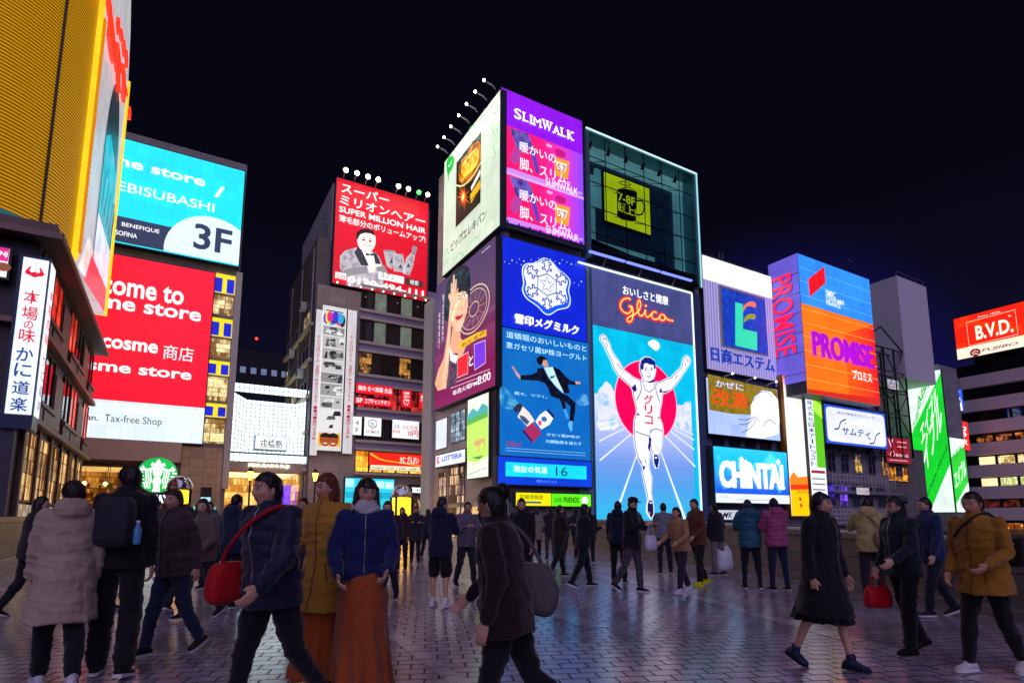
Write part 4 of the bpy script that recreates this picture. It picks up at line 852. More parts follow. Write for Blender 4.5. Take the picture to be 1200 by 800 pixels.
# --- dairy board: blue upper half, sky poster below
F2 = Face('y', 32.85)
root, rc = sign('dairy_sign', 'deep blue dairy board with a white snowflake crest on the tower', F2, (585.2, 381.3), (685.6, 303.5), lit('#0a22c0', 0.95), 0.5)
def s6(*p): return [(590 + x / 10, 290 + y / 10) for x, y in p]
blob = s6((480, 122), (560, 160), (640, 250), (735, 325), (782, 400), (765, 510), (786, 620), (755, 705), (640, 735), (540, 792), (470, 772), (390, 690), (265, 600), (214, 500), (228, 420), (213, 265), (250, 195), (370, 178), (430, 138))
inner = s6((490, 142), (565, 182), (640, 275), (720, 340), (746, 420), (725, 500), (745, 620), (705, 662), (600, 685), (530, 730), (480, 712), (400, 640), (290, 570), (250, 490), (265, 420), (235, 300), (270, 210), (385, 190), (440, 158))
A = Art(F2, root, 'crest', 0.02)
A.poly(blob, lit('#e8f4ff', 1.1, True, 0), 1, True)
cx_ = sum(p[0] for p in blob) / len(blob); cy_ = sum(p[1] for p in blob) / len(blob)
A.poly([(cx_ + (x - cx_) * 0.955, cy_ + (y - cy_) * 0.965) for x, y in blob], lit('#0a50e8', 1.0, True, 0), 2, True); A.poly(inner, lit('#eef2fa', 1.05, True, 0), 3, True)
IN = ink('#1436a0', 0.9)
A.line(s6((505, 312), (610, 390), (612, 535), (510, 568), (395, 480), (400, 345)), 1.3, IN, 4, False, True)
A.line(s6((505, 345), (525, 412), (588, 432), (535, 465), (556, 525), (500, 482), (455, 500), (472, 442), (422, 382), (485, 395)), 1.1, IN, 4, False, True)
c_ = Vector(F2.L(*s6((505, 440))[0])); kx = F2.L(650, 335)[0] - F2.L(640, 335)[0]; R1 = 1.02
for k in range(6):
    a = R(90 + 60 * k); d = Vector((math.cos(a), math.sin(a))); e = Vector((-d.y, d.x))
    for sg in (1, -1):
        pts = [(0.92, 0.05), (1.12, 0.12), (1.06, 0.36), (1.2, 0.40), (1.24, 0.2), (1.5, 0.18), (1.52, 0.36), (1.66, 0.34), (1.68, 0.16), (1.86, 0.14), (1.8, 0.0)]
        q = [c_ + d * (x * R1) + e * (y * sg * R1) for x, y in pts]
        for i in range(len(q) - 1):
            t = (q[i + 1] - q[i]).normalized(); nn = Vector((-t.y, t.x)) * 0.045; a0 = q[i] - t * 0.03; a1 = q[i + 1] + t * 0.03
            A.polyuv([tuple(a0 + nn), tuple(a1 + nn), tuple(a1 - nn), tuple(a0 - nn)], IN, 4)
A.done()
A = Art(F2, root, 'lettering', 0.02); A.text('雪印メグミルク', (602.8, 378.6), (677.2, 382.6), ink('#ffffff', 1.5), 3, 0.022, 0, 0.08)
for i in range(26):
    x = 588 + 95 * ((i * 0.618) % 1); y = 285 + (x - 588) * 0.27 + 26 * ((i * 0.37) % 1); A.disc((x, y), 0.55 if i % 3 else 0.9, ink('#c8e0ff', 1.3), 2, 1, 6)
A.done()
root, rc = sign('yogurt_poster', 'sky blue yogurt poster of a man in a dark suit leaping over two bottles', F2, (585.6, 532.8), (689.3, 402.3), lit('#0c6cd0', 0.8), 0.45)
A = Art(F2, root, 'picture', 0.02)
A.grad((585.6, 532.8), (689.3, 402.3), ['#0a7ab8', '#0d86cc', '#0f7cd0', '#1078d4', '#1b80d6'], 0, 18, 0.9)
A.rect((585.6, 532.8), (689.3, 402.3), print2('#0a6cc4', '#1478c8', 0.8, 0.35, 0.3, 0.7), 1); A.poly([(586.5, 452), (594, 457), (602, 466), (609, 476), (600, 480), (586.5, 474)], print2('#0c78c4', '#5cc0dc', 0.8, 1.1, 0.4, 0.6), 2, True); A.poly([(675, 468), (682, 462), (688.8, 465), (688.8, 474), (679, 475)], print2('#0f74c8', '#64b8e4', 0.8, 1.3, 0.4, 0.6), 2, True)
SK = print2('#e0b098', '#a87058', 0.9, 2.5, 0.4, 0.7, False); SUIT = print2('#0a0e22', '#1c2444', 0.6, 2.2, 0.4, 0.7, False)
A.poly([(599, 428.5), (602, 430), (605.5, 436), (610, 441), (609, 444.5), (605, 440), (601.5, 434)], SK, 2)
A.poly([(609, 439.8), (623, 438.8), (629, 436), (629, 431.8), (636, 431), (641, 441), (648, 450), (655, 458), (661, 462), (655, 467.5), (645, 464), (642, 455), (638, 449), (630, 446), (610, 445)], SUIT, 3)
A.poly([(637, 431), (647, 430), (652, 443), (657, 453), (660, 461), (651, 453), (643, 443)], ink('#b8dcd8', 0.9), 4); A.poly([(644, 441), (650, 440), (648, 443), (644, 444)], ink('#0a6ab0', 0.7), 5)
A.poly([(647, 429.5), (655, 433), (662, 441), (668, 446), (678, 448.3), (678, 451.3), (665, 450.5), (667, 460.5), (661, 461), (656, 452), (651, 441)], SUIT, 5); A.poly([(673, 447), (679, 447.5), (679.5, 450), (674, 450.5)], SK, 6)
A.poly([(644, 463), (655, 467), (656.5, 461.5), (664, 463), (674, 472), (673.5, 481), (671.5, 493.5), (667, 493), (668, 476), (661.5, 470.5), (663, 478.5), (659.5, 479.5), (657, 472), (655, 467.5)], SUIT, 3)
A.poly([(659.5, 479.5), (663, 479), (666.5, 490), (663.5, 491)], ink('#3f92d8', 0.9), 3); A.poly([(667, 493), (670.5, 493.5), (670, 504), (668, 506), (665, 497)], ink('#5aa8e0', 0.9), 3)
A.poly([(634, 421), (639, 420), (642, 427), (641.5, 431), (637, 430), (634, 425.5)], SK, 3)
A.poly([(628.5, 420), (633, 417), (638, 419), (640.5, 422), (636, 422), (635, 426), (632, 427.5), (629, 424.5)], ink('#0c0a12', 0.5), 4, True)
A.poly([(612, 476), (619.5, 483), (626, 493), (618, 500), (613, 495), (606, 488), (609, 482.5)], ink('#d8d0c4', 0.95), 3); A.poly([(600.5, 479), (605, 473.5), (610, 472.5), (612, 476), (609, 482.5), (603, 483)], ink('#26304c', 0.8), 4)
A.poly([(608, 486), (614, 488), (620, 494), (617, 498), (610, 492)], ink('#405080', 0.8), 4)
A.poly([(639, 481), (648, 489.5), (644, 497), (634, 503), (627, 494), (632, 486)], ink('#e0e4e8', 0.95), 3); A.poly([(640, 480), (642, 479), (649, 487), (648.5, 490.5), (645.5, 488)], ink('#14206c', 0.8), 4)
A.disc((637, 491), 3.2, ink('#3a70a8', 0.8), 4, 1.3, 12); A.rect((630, 498), (634, 493), ink('#e0406a', 0.9), 4)
A.poly([(623, 495), (634, 507), (623, 519.5), (611, 505)], ink('#a02a58', 0.85), 5); A.poly([(611, 505), (623, 519.5), (623, 516), (612.5, 503)], ink('#1c1a70', 0.8), 6)
A.done()
A = Art(F2, root, 'lettering', 0.02); CW = ink('#c8f4ff', 1.1)
A.text('道頓堀のおいしいものと', (592.8, 395.6), (686.6, 405.2), CW, 3, 0.006); A.text('恵ガセリ菌SP株ヨーグルト', (592.5, 407.6), (686.8, 416.8), CW, 3, 0.006)
A.text('軽々、つづく。', (602.5, 462.2), (641, 463.5), CW, 3); A.text('ガセリ菌SP株が', (640, 510.5), (679, 510.5), CW, 3); A.text('内臓脂肪を減らす', (639.5, 518.6), (681, 518.2), CW, 3)
A.text('New!', (593, 522.3), (611, 517.5), ink('#9a1040', 0.9), 3, 0.02, 0.4)
for y in (524.5, 527.5): A.line([(592, y), (640, y + 3.2), (686, y + 6.2)], 0.5, ink('#9ad4f0', 0.7), 2)
A.done()
# --- thermometer board
F3 = Face('y', 32.5)
root, rc = sign('temperature_sign', 'blue board with a lit cyan strip showing the temperature 16', F3, (583.6, 566.8), (693, 541), lit('#0a3cc8', 0.9), 0.6)
m = MB(); u0, v0, u1, v1 = F3.rect((592.4, 557.5), (686.8, 546.2)); F3.slab(m, u0, v0, u1, v1, 0.013, 0.03, lit('#14d4f0', 1.15)); m.build('display', root)
A = Art(F3, root, 'lettering', 0.04); A.text('現在の気温', (601.4, 552.8), (640.7, 547.2), ink('#f4ffff', 1.4), 2, 0.004); A.text('16', (650.8, 557.2), (664.3, 547.2), ink('#0c2c4a', 0.4), 2, -0.005)
A.text('雪印メグミルク', (628.3, 565.2), (652, 562.8), ink('#7aa0ff', 0.9), 2); A.done()
root, rc = sign('shop_sign', 'yellow shop guide sign low on the tower, left of the green one', F3, (604.7, 592), (645.4, 577.8), lit('#f0e600', 1.1), 0.35)
A = Art(F3, root, 'lettering'); A.text('店舗情報館', (608.5, 584.5), (636, 579.5), BLACK, 2, 0.0); A.line([(610, 588), (634, 588.5)], 2.2, ink('#3a60a0', 0.6), 2); A.done()
root, rc = sign('shop_sign', 'bright green messenger shop sign low on the tower beside the yellow one', F3, (646.3, 592.6), (692.2, 579.2), lit('#58dc14', 1.1), 0.35)
A = Art(F3, root, 'lettering'); A.text('LINE', (649, 588), (658, 583), ink('#1a7a10', 0.7), 2, 0.03); A.text('FRIENDS', (660, 588.5), (678, 582.5), ink('#0c3a08', 0.5), 2, 0.05); A.disc((685, 586), 4.2, WHITE, 2, 1.2); A.done()

# --- left face of the tower
FX = Face('xl', 17.75)
root, rc = sign('patch_sign', 'white backlit side board of the tower with a black and orange patch advert', FX, (518.8, 323.5), (586.0, 106), lit('#dcecd4', 0.72), 0.5)
A = Art(FX, root, 'picture', 0.02)
A.rect((534.3, 267), (564.2, 155), ink('#1c140c', 0.7), 1)
def zp(*p): return [(510 + x / 4.444, 150 + y / 4.444) for x, y in p]
A.poly(zp((130, 190), (165, 140), (200, 85), (235, 75), (240, 160), (215, 240), (170, 290), (128, 280)), print2('#e08a18', '#7a3008', 0.9, 1.6, 0.4, 0.62, False), 2, True); A.poly(zp((140, 200), (180, 140), (225, 110), (228, 170), (190, 230), (145, 250)), print2('#ffd848', '#d88a10', 1.0, 2.2, 0.42, 0.66, False), 3, True)
for k in range(14):
    a = R(k * 25.7); A.line([(543.5, 231), (543.5 + 6.0 * math.cos(a) * (1 + .3 * (k % 2)), 231 + 13 * math.sin(a) * (1 + .3 * (k % 2)))], 3.4, ink('#e8540c', 0.9), 2, False, False, (1.0, 0.05))
A.disc((543.5, 231), 5.5, ink('#ffb040', 1.2), 3, 0.8); A.disc((543.5, 231), 2.6, ink('#fff0c0', 1.3), 4, 0.8)
A.line(zp((112, 300), (150, 300), (200, 250), (242, 180)), 1.6, ink('#f0e0a0', 1.0), 3, True)
A.poly(zp((185, 350), (238, 270), (240, 310), (190, 395)), ink('#d8a418', 1.0), 4); A.line(zp((190, 380), (238, 325)), 1.2, BLACK, 5); A.poly(zp((190, 310), (238, 215), (240, 240), (192, 330)), ink('#e8e4dc', 0.9), 4)
A.text('エレキバン', (538.2, 205), (561.2, 172), ink('#181008', 0.3), 5, 0.05); A.text('ピップ', (543, 184.5), (556.5, 163), ink('#181008', 0.3), 5, 0.04); A.text('1300000', (541.5, 214.5), (558, 191), ink('#ffe060', 1.1), 5, 0.02)
A.done()
A = Art(FX, root, 'lettering', 0.02); A.text('ピップエレキバン', (529, 296), (570.7, 243.8), BLACK, 3, 0.03)
GR = ink('#14a030', 1.0); A.poly([(524, 190), (527, 184), (531.5, 183), (533, 188), (531, 197), (527, 204), (526.3, 212), (525, 205), (524, 198)], GR, 2, True); A.text('ピ', (526, 197), (530.5, 188.5), WHITE, 3, 0.03); A.text('ピップ', (527, 210), (533, 202), GR, 3)
for pts in (((552, 160), (550, 152), (556, 147), (559, 153), (556, 158)), ((560, 148), (566, 136), (572, 133), (570, 142), (565, 146)), ((574, 135), (577, 125), (583, 119), (583, 130), (578, 134)), ((580, 142), (577, 150), (581, 160), (579, 172), (582, 182), (579, 187)), ((582, 150), (584, 160), (581, 172)),
            ((522, 300), (524, 292), (527, 300), (524, 308), (521, 312)), ((530, 312), (535, 302), (540, 296), (544, 300)), ((550, 290), (556, 280), (562, 278))): A.line(pts, 0.9, ink('#3fae5a', 0.9), 2, True)
A.done()
root, rc = sign('drama_sign', 'side billboard of a woman raising her hand before a wooden wheel, for a television drama', FX, (509.2, 480.4), (580.8, 277), lit('#7a3a66', 0.8), 0.5)
A = Art(FX, root, 'picture', 0.02)
A.rect((509.2, 480.4), (580.8, 277), ink('#5a2048', 0.8), 0); A.grad((509.2, 480.4), (580.8, 277), ['#8a2c5e', '#7c1848', '#86305c', '#7c4a70', '#6a6a86', '#4a6684', '#3c5f84'], 0, 26, 0.95)
def zt(*p): return [(500 + x / 4, 290 + y / 4) for x, y in p]
for rr, w in ((18, 1.6), (15, 0.9), (5.5, 1.1)):
    A.line([(556 + rr * 1.05 * math.cos(R(k * 15)) * 0.95, 362 - (556 + rr * math.cos(R(k * 15)) - 556) * 0.75 + rr * 1.45 * math.sin(R(k * 15))) for k in range(24)], w, ink('#d8bc9c', 0.9), 1, False, True)
for k in range(12): a = R(k * 30 + 8); A.line([(556 + 5 * math.cos(a), 362 - 3.7 * math.cos(a) + 7 * math.sin(a)), (556 + 15 * math.cos(a), 362 - 11 * math.cos(a) + 21.5 * math.sin(a))], 1.3, ink('#a06a50', 0.8), 1)
HAIRC = print2('#081e28', '#1c5060', 0.6, 1.4, 0.4, 0.7, False); SKN = print2('#f6caa6', '#dca480', 1.0, 0.9, 0.42, 0.68, False); SKD = ink('#d49a78', 0.95); DK = ink('#2a1a18', 0.5)
A.poly(zt((86, 330), (90, 255), (97, 180), (120, 122), (150, 92), (180, 84), (199, 96), (206, 150), (204, 235), (190, 240), (120, 330), (104, 345)), HAIRC, 2, True)
A.poly(zt((125, 375), (160, 375), (163, 425), (190, 455), (170, 510), (140, 540), (110, 490)), SKD, 3)
A.poly(zt((112, 262), (122, 238), (150, 215), (185, 203), (196, 215), (197, 262), (190, 310), (177, 352), (158, 390), (138, 388), (120, 352), (112, 310)), SKN, 4, True)
A.poly(zt((112, 290), (122, 340), (140, 384), (132, 388), (116, 352), (108, 310)), SKD, 5)
A.poly(zt((168, 238), (176, 288), (164, 300), (158, 292), (168, 284)), SKD, 5)
A.poly(zt((172, 288), (192, 270), (188, 305), (176, 318)), ink('#f2b094', 1.0), 5, True)
for c2, w in (((148, 253), 1.0), ((183, 228), 1.0)):
    A.poly(zt((c2[0] - 13, c2[1] + 4), (c2[0] - 2, c2[1] - 9), (c2[0] + 12, c2[1] - 7), (c2[0] + 2, c2[1] + 7)), ink('#fbf4f0', 1.0), 6); A.disc(zt(c2)[0], 1.35, DK, 7, 1.1, 12)
    A.line(zt((c2[0] - 14, c2[1] + 3), (c2[0] - 2, c2[1] - 11), (c2[0] + 13, c2[1] - 9)), 0.8, DK, 8)
A.line(zt((134, 240), (148, 228), (162, 228)), 0.9, ink('#3a2420', 0.5), 6); A.line(zt((172, 214), (182, 204), (194, 205)), 0.9, ink('#3a2420', 0.5), 6)
A.poly(zt((138, 330), (152, 320), (160, 321), (176, 312), (168, 330), (150, 341)), ink('#c01838', 0.9), 6, True); A.line(zt((140, 330), (158, 327), (175, 313)), 0.5, ink('#701020', 0.7), 7)
A.poly(zt((100, 350), (98, 262), (110, 170), (150, 108), (200, 108), (206, 195), (200, 222), (186, 204), (160, 205), (134, 228), (117, 262), (110, 330)), HAIRC, 8)
A.line(zt((112, 200), (128, 150), (160, 118)), 0.8, ink('#2a6a78', 0.7), 9, True); A.line(zt((150, 190), (160, 140), (180, 112)), 0.7, ink('#2a6a78', 0.7), 9, True)
A.poly(zt((45, 575), (75, 540), (108, 500), (150, 495), (152, 600), (140, 640), (95, 668), (60, 640)), print2('#2c1230', '#6a4870', 0.7, 4.0, 0.4, 0.62, False), 5)
for k in range(10): A.line(zt((70 + 8 * k, 560 + 7 * (k % 3)), (74 + 8 * k, 640 - 9 * (k % 4))), 0.5, ink('#8a6a8c', 0.7), 6)
A.poly(zt((112, 470), (128, 500), (152, 508), (142, 545), (116, 530)), ink('#e8e4e8', 0.9), 6)
A.poly(zt((118, 262), (110, 235), (112, 215), (120, 226), (122, 170), (127, 165), (129, 205), (132, 132), (138, 128), (139, 205), (143, 150), (148, 150), (146, 215), (152, 190), (156, 194), (150, 240), (143, 275), (132, 305), (122, 380), (116, 480), (108, 580), (98, 660), (60, 672), (46, 640), (62, 575), (88, 520), (103, 420), (112, 330)), SKN, 10)
A.poly(zt((46, 640), (62, 575), (88, 520), (103, 420), (112, 330), (118, 330), (106, 450), (92, 560), (72, 660), (60, 672)), SKD, 11)
for a_ in ((129, 210, 131, 245), (139, 210, 139, 250), (146, 220, 145, 252)): A.line(zt(a_[:2], a_[2:]), 0.4, SKD, 11)
A.poly(zt((150, 470), (165, 440), (240, 400), (285, 385), (285, 415), (240, 430), (170, 475)), ink('#d8a818', 1.0), 5); A.text('おとなの', zt((170, 468))[0], zt((278, 388))[0], ink('#5a2a08', 0.6), 6, 0.04)
A.poly(zt((150, 520), (200, 490), (198, 590), (148, 612)), ink('#d81020', 1.0), 5); A.poly(zt((228, 455), (280, 435), (282, 540), (230, 575)), ink('#6a28c8', 1.0), 5); A.text('と', zt((203, 560))[0], zt((224, 500))[0], WHITE, 6, 0.03)
A.line(zt((150, 520), (200, 490), (198, 590), (148, 612)), 0.7, WHITE, 6, False, True); A.line(zt((228, 455), (280, 435), (282, 540), (230, 575)), 0.7, WHITE, 6, False, True)
A.done()
A = Art(FX, root, 'lettering', 0.02); A.text('毎週火曜PM', zt((125, 695))[0], zt((240, 620))[0], WHITE, 3, 0.01); A.text('8:00', zt((242, 645))[0], zt((303, 578))[0], WHITE, 3, 0.02)
A.column('嘘つきは女の始まり', zt((74, 440))[0], zt((85, 215))[0], WHITE, 3); A.column('秘密をあばく', zt((57, 480))[0], zt((67, 300))[0], WHITE, 3); A.text('関西', zt((262, 28))[0], zt((302, -10))[0], WHITE, 3, 0.05)
for y in (640, 660): A.line(zt((115, y), (200, y - 32), (300, y - 70)), 0.7, ink('#e8c8d8', 0.8), 3)
A.done()
# meadow poster, burger sign, round bell sign
root, rc = sign('meadow_poster', 'tall green meadow poster with a deer on the tower side, above the round bell sign', FX, (547.6, 561), (572.6, 459.5), lit('#dff0d8', 1.0), 0.15)
A = Art(FX, root, 'picture', 0.02); A.poly([(547.8, 540), (547.8, 497), (572.5, 487), (572.5, 534), (560, 541)], ink('#a8d84a', 1.0), 1)
A.poly([(547.8, 488), (555, 478), (560, 482), (566, 472), (572.5, 476), (572.5, 482), (547.8, 494)], ink('#38a0a0', 0.9), 2); A.poly([(547.8, 492), (572.5, 481), (572.5, 488), (547.8, 499)], ink('#4aa038', 0.9), 2); A.poly([(553, 536), (568, 533), (562, 538)], ink('#2a8a30', 0.8), 2)
A.poly([(556, 521), (556.5, 515), (559, 516), (565, 513.5), (569, 512), (570, 524), (568.5, 524), (567.5, 518), (563, 521), (563, 530), (561.8, 530), (561, 522), (558.5, 523)], ink('#c89858', 0.9), 3); A.text('しか', (550, 548), (558, 541), ink('#e06a20', 0.9), 3); A.line([(549, 556), (570, 548)], 0.8, ink('#8a9088', 0.6), 2); A.done()
root, rc = sign('burger_sign', 'white and blue burger shop sign under the windows on the tower side', FX, (510.5, 547.5), (545, 526), lit('#dfe6f2', 1.2), 0.3)
A = Art(FX, root, 'lettering', 0.02); A.disc((514.2, 539), 4.6, ink('#d01028', 1.0), 2, 0.8); A.disc((515.2, 538.5), 2.4, WHITE, 3, 0.7); A.text('LOTTERIA', (518.5, 540.7), (542.5, 529.5), ink('#2438a8', 0.9), 3, 0.06); A.done()
bs = thing('bell_sign', 'round double sided sign with a bell on a pole at the tower corner', 'sign', (17.2, 38.8, 0))
FBl = Face('y', 38.6); c = FBl.L(551, 551)
m = MB()
for k in range(24):
    a0, a1 = R(15 * k), R(15 * k + 15); r0, r1 = 0.80, 0.92
    q = [FBl.W(c[0] + r_ * math.cos(a), c[1] + r_ * math.sin(a), o) for o in (-0.25, 0.05) for r_, a in ((r0, a0), (r1, a0), (r1, a1), (r0, a1))]
    m.hull8(q[:4], q[4:], STEEL)
m.tube([(c[0] - 0.6, 38.75, 0), (c[0] - 0.6, 38.75, c[1] - 0.6)], 0.13, GREYPAINT, 10); m.build('frame', bs)
A = Art(FBl, bs, 'face', 0.0); A.disc((551, 551), 10.2, lit('#f4f2ea', 1.1, True, 0), 1)
A.poly([(545.5, 555), (547.5, 551), (548.5, 546), (551, 544), (553.5, 546), (554.5, 551), (556.5, 555)], ink('#2c5a48', 0.7), 2); A.disc((551, 556.3), 1.3, ink('#2c5a48', 0.7), 2); A.done()

# --- floodlights on arms
def floodlight(p_wall, p_head, lens, label, group, r=0.10, aim=None, watts=0, col=(1, 1, 1)):
    root = thing('floodlight', label, 'floodlight', p_wall, group); a = Vector(p_wall); b = Vector(p_head); d = (b - a).normalized()
    m = MB(); m.tube([a, a + d * 0.3 + Vector((0, 0, 0.12)), b], 0.055, WHITEPAINT, 6); m.build('arm', root)
    m = MB(); m.tube([b - d * 0.12, b + Vector((0, 0, 0.02))], [r * 0.6, r * 1.15], STEEL, 10); hd = m.build('lamp_head', root)
    m = MB(); m.ball(b + d * 0.10, r, lens, 10); m.build('lens', hd)
    if watts:
        ld = bpy.data.lights.new('flood_beam', 'SPOT'); ld.energy = watts; ld.color = col; ld.spot_size = R(110); ld.spot_blend = 0.7; ld.shadow_soft_size = 0.12
        lo = bpy.data.objects.new('flood_beam', ld); COL.objects.link(lo); src = b + d * (0.14 + r); lo.parent = root
        lo.location = src - Vector(p_wall); lo.rotation_euler = (Vector(aim) - src).to_track_quat('-Z', 'Y').to_euler()
COOL = lit('#eafff4', 9.0, True, 0); WARM = lit('#ffe2b4', 12.0, True, 0); GREENL = lit('#30ff50', 3.0, True, 0)
arms = [((581, 105), (563.7, 95)), ((570.5, 118), (553.2, 110.5)), ((560, 132), (543.7, 125)), ((550.5, 145), (535, 138.7)), ((541, 157.5), (525.7, 151.7)), ((533, 170), (517.5, 164.2)), ((525, 180.5), (510, 175.7))]
ordn = ['nearest', 'second', 'third', 'fourth', 'fifth', 'sixth', 'farthest']
for k, (a, b) in enumerate(arms):
    pw = on_x(*a, 17.75); ph = on_x(*b, 15.9); ph = Vector((16.9, pw.y, pw.z + 0.30))
    floodlight(pw, ph, COOL, '%s of seven white floodlights above the patch billboard' % ordn[k], 'floodlights over the white side board', 0.10, (17.75, pw.y, pw.z - 5.0), 200, (0.92, 1.0, 0.95))

# ================================================================== signs to the right of the runner
F5 = Face('y', 33.1)
root, rc = sign('estate_sign', 'lilac estate agent board with a white top band and a turquoise letter on blue', F5, (828.8, 431.5), (903.2, 324.6), stripes('#9a8ed0', '#c4bcec', 0.35, 'X', 0.62), 0.6)
u0, v0, u1, v1 = rc; vb = F5.L(826, 327)[1]
m = MB(); F5.slab(m, u0, vb, u1, v1, 0.013, 0.03, lit('#f2f2ee', 0.95)); m.build('top_band', root)
m = MB(); q = F5.rect((846.5, 405), (893.9, 352.5)); F5.slab(m, q[0] - 0.25, q[1] - 0.1, q[2] + 0.05, q[3] + 0.2, 0.013, 0.2, WHITEPAINT); F5.slab(m, q[0], q[1], q[2], q[3], 0.2, 0.22, lit('#1238a8', 0.9, True, 0.35, 3.0)); m.build('logo_panel', root)
A = Art(F5, root, 'logo', 0.235)
def ze(*p): return [(810 + x / 4, 280 + y / 4) for x, y in p]
TQ = ink('#30c8a0', 0.95)
A.poly(ze((196, 300), (232, 310), (232, 425), (298, 440), (298, 526), (206, 505), (196, 500)), TQ, 1); A.poly(ze((232, 345), (238, 315), (262, 298), (288, 302), (290, 325), (262, 318), (245, 325)), ink('#e86a48', 0.95), 2, True); A.poly(ze((234, 395), (240, 372), (262, 355), (290, 360), (285, 380), (262, 378), (245, 388)), ink('#8a8a28', 0.95), 2, True); A.done()
A = Art(F5, root, 'lettering', 0.02); A.text('日商エステム', (832.6, 422.6), (906, 421.4), ink('#1c3a9c', 0.8), 2, 0.025, 0, 0.1); A.done()

FPY = Face('y', 30.4); FPX_ = Face('xl', 47.95)
pm = thing('loan_sign', 'huge two sided loan board, blue above orange, with purple name letters', 'sign', (53, 31, 14))
u0, v0, u1, v1 = FPY.rect((946.3, 460), (1018.2, 327.7)); vm = FPY.L(938, 354.5)[1]
m = MB(); m.box(u0 + 0.02, u1, 30.42, 33.4, v0, v1, HOUSING); m.build('housing', pm)
m = MB(); FPY.slab(m, u0, vm, u1, v1, 0, 0.012, lit('#2f88f0', 1.0, True, 0.15, 0.25)); m.build('upper_panel', pm)
m = MB(); FPY.slab(m, u0, v0, u1, vm - 0.01, 0, 0.012, lit('#ff7414', 1.15, True, 0.12, 0.25)); m.build('lower_panel', pm)
q = FPX_.rect((908, 443), (934.3, 297)); m = MB(); FPX_.slab(m, -33.4, v0 + 1.1, -30.39, v1, 0, 0.012, lit('#6a5cd0', 0.7, True, 0.15, 0.3)); m.build('side_panel', pm)
A = Art(FPY, pm, 'colour_wash', 0.015)
n = 14
for i in range(n):
    t = (i + 0.5) / n; a, b = lin('#ff5a10'), lin('#d8101c'); c = tuple(round(a[k] * (1 - t) + b[k] * t, 4) for k in range(3)); ua = u0 + (u1 - u0) * (0.55 + 0.45 * i / n); ub = u0 + (u1 - u0) * (0.55 + 0.45 * (i + 1) / n)
    ht = (vm - v0); A.polyuv([(ua, v0), (ub, v0), (ub, v0 + ht * (0.78 + 0.21 * t)), (ua, v0 + ht * (0.78 + 0.21 * t))], lit(c, 1.1, True, 0), 0)
A.polyuv([(u0, v0), (u1, v0), (u1, v0 + 0.7), (u0, v0 + 0.35)], lit('#c8281c', 0.9, True, 0), 1); A.done()
A = Art(FPY, pm, 'seams', 0.03)
for k in range(1, 10):
    z = v0 + (v1 - v0) * k / 10; A.polyuv([(u0, z - 0.02), (u1, z - 0.02), (u1, z + 0.03), (u0, z + 0.03)], ink('#ffb050' if z < vm else '#68b4ff', 0.9), 1)
A.done()
A = Art(FPY, pm, 'logo', 0.03); RR = ink('#e0141c', 1.0)
A.poly([(946.5, 327.5), (965.2, 312.5), (966.8, 331.5), (948.6, 348)], RR, 2)
for a, b in (((952.5, 322), (954, 343)), ((959, 317.5), (960.5, 337.5))): A.line([a, b], 0.8, ink('#8a0c2a', 0.8), 3)
A.done()
A = Art(FPY, pm, 'lettering', 0.03)
A.text('PROMISE', (951.5, 416.5), (1020, 406.5), ink('#a010c0', 0.9), 3, 0.045, 0, 0.18); A.text('プロミス', (998.8, 444), (1020.5, 437.5), WHITE, 3, 0.045)
A.text('SMBC', (967.5, 346.3), (978, 343.2), WHITE, 3, 0.02); A.text('CONSUMER', (967.8, 351.6), (988.6, 353.4), WHITE, 3, 0.02); A.text('FINANCE', (968, 357), (984, 357), WHITE, 3, 0.02); A.done()
A = Art(FPX_, pm, 'side_lettering', 0.02); A.text('PROMISE', (909.5, 420.5), (928.5, 320), ink('#2a2a9a', 0.7), 2, 0.03, 0, 0, True); A.text('PROMISE', (908.3, 420), (927.3, 319), ink('#f0184c', 1.0), 3, 0.03, 0, 0, True); A.done()
m = MB()
for k in range(1, 7): z = v0 + (v1 - v0) * k / 7; FPX_.slab(m, -33.4, z - 0.03, -30.4, z + 0.03, 0.013, 0.03, STEEL)
m.tube([(50, 32, v1), (50, 32, v1 + 1.0)], 0.05, STEEL, 6); m.tube([(58.5, 31, v1), (58.5, 31, v1 + 1.6), (57.3, 31, v1 + 1.9)], 0.05, STEEL, 6); m.build('rail', pm)

F6 = Face('y', 32.9)
root, rc = sign('medicine_sign', 'gold and pale blue medicine board with a white cloud, below the lilac board', F6, (830.5, 507.5), (910.5, 456.5), lit('#a8c0f4', 0.85), 0.5)
A = Art(F6, root, 'picture', 0.02)
vg = F6.L(831, 480)[1]; u0, v0, u1, v1 = rc
A.poly([(828.8, 438.2), (910, 457), (911, 470), (896, 466), (882, 477), (879, 486), (856, 484.5), (831, 480)], lit('#8a7416', 0.8, True, 0.3, 1.5), 1)
cpt = [(880, 487), (879, 476), (884, 464), (893, 457), (903, 459), (911, 468), (914, 480), (914, 494), (912, 508), (894, 513.5), (874, 511.5)]; cu = [F6.L(*p) for p in cpt]; cu = [(min(max(a, u0), u1), min(max(b, v0), v1)) for a, b in cu]; A.polyuv(cu, lit('#f4f6f8', 1.0, True, 0), 3)
for pts in (((865, 491), (875, 491.5), (884, 487.5)), ((865, 497), (875, 496.5), (885, 488.5)), ((868, 507), (879, 501), (887, 489))): A.line(pts, 0.7, ink('#101c50', 0.7), 4, True)
A.line([(882, 470), (888, 461), (897, 459), (905, 466)], 0.9, ink('#2a6ac0', 0.9), 4, True); A.line([(893, 500), (900, 492), (909, 497)], 0.9, ink('#2a6ac0', 0.9), 4, True); A.done()
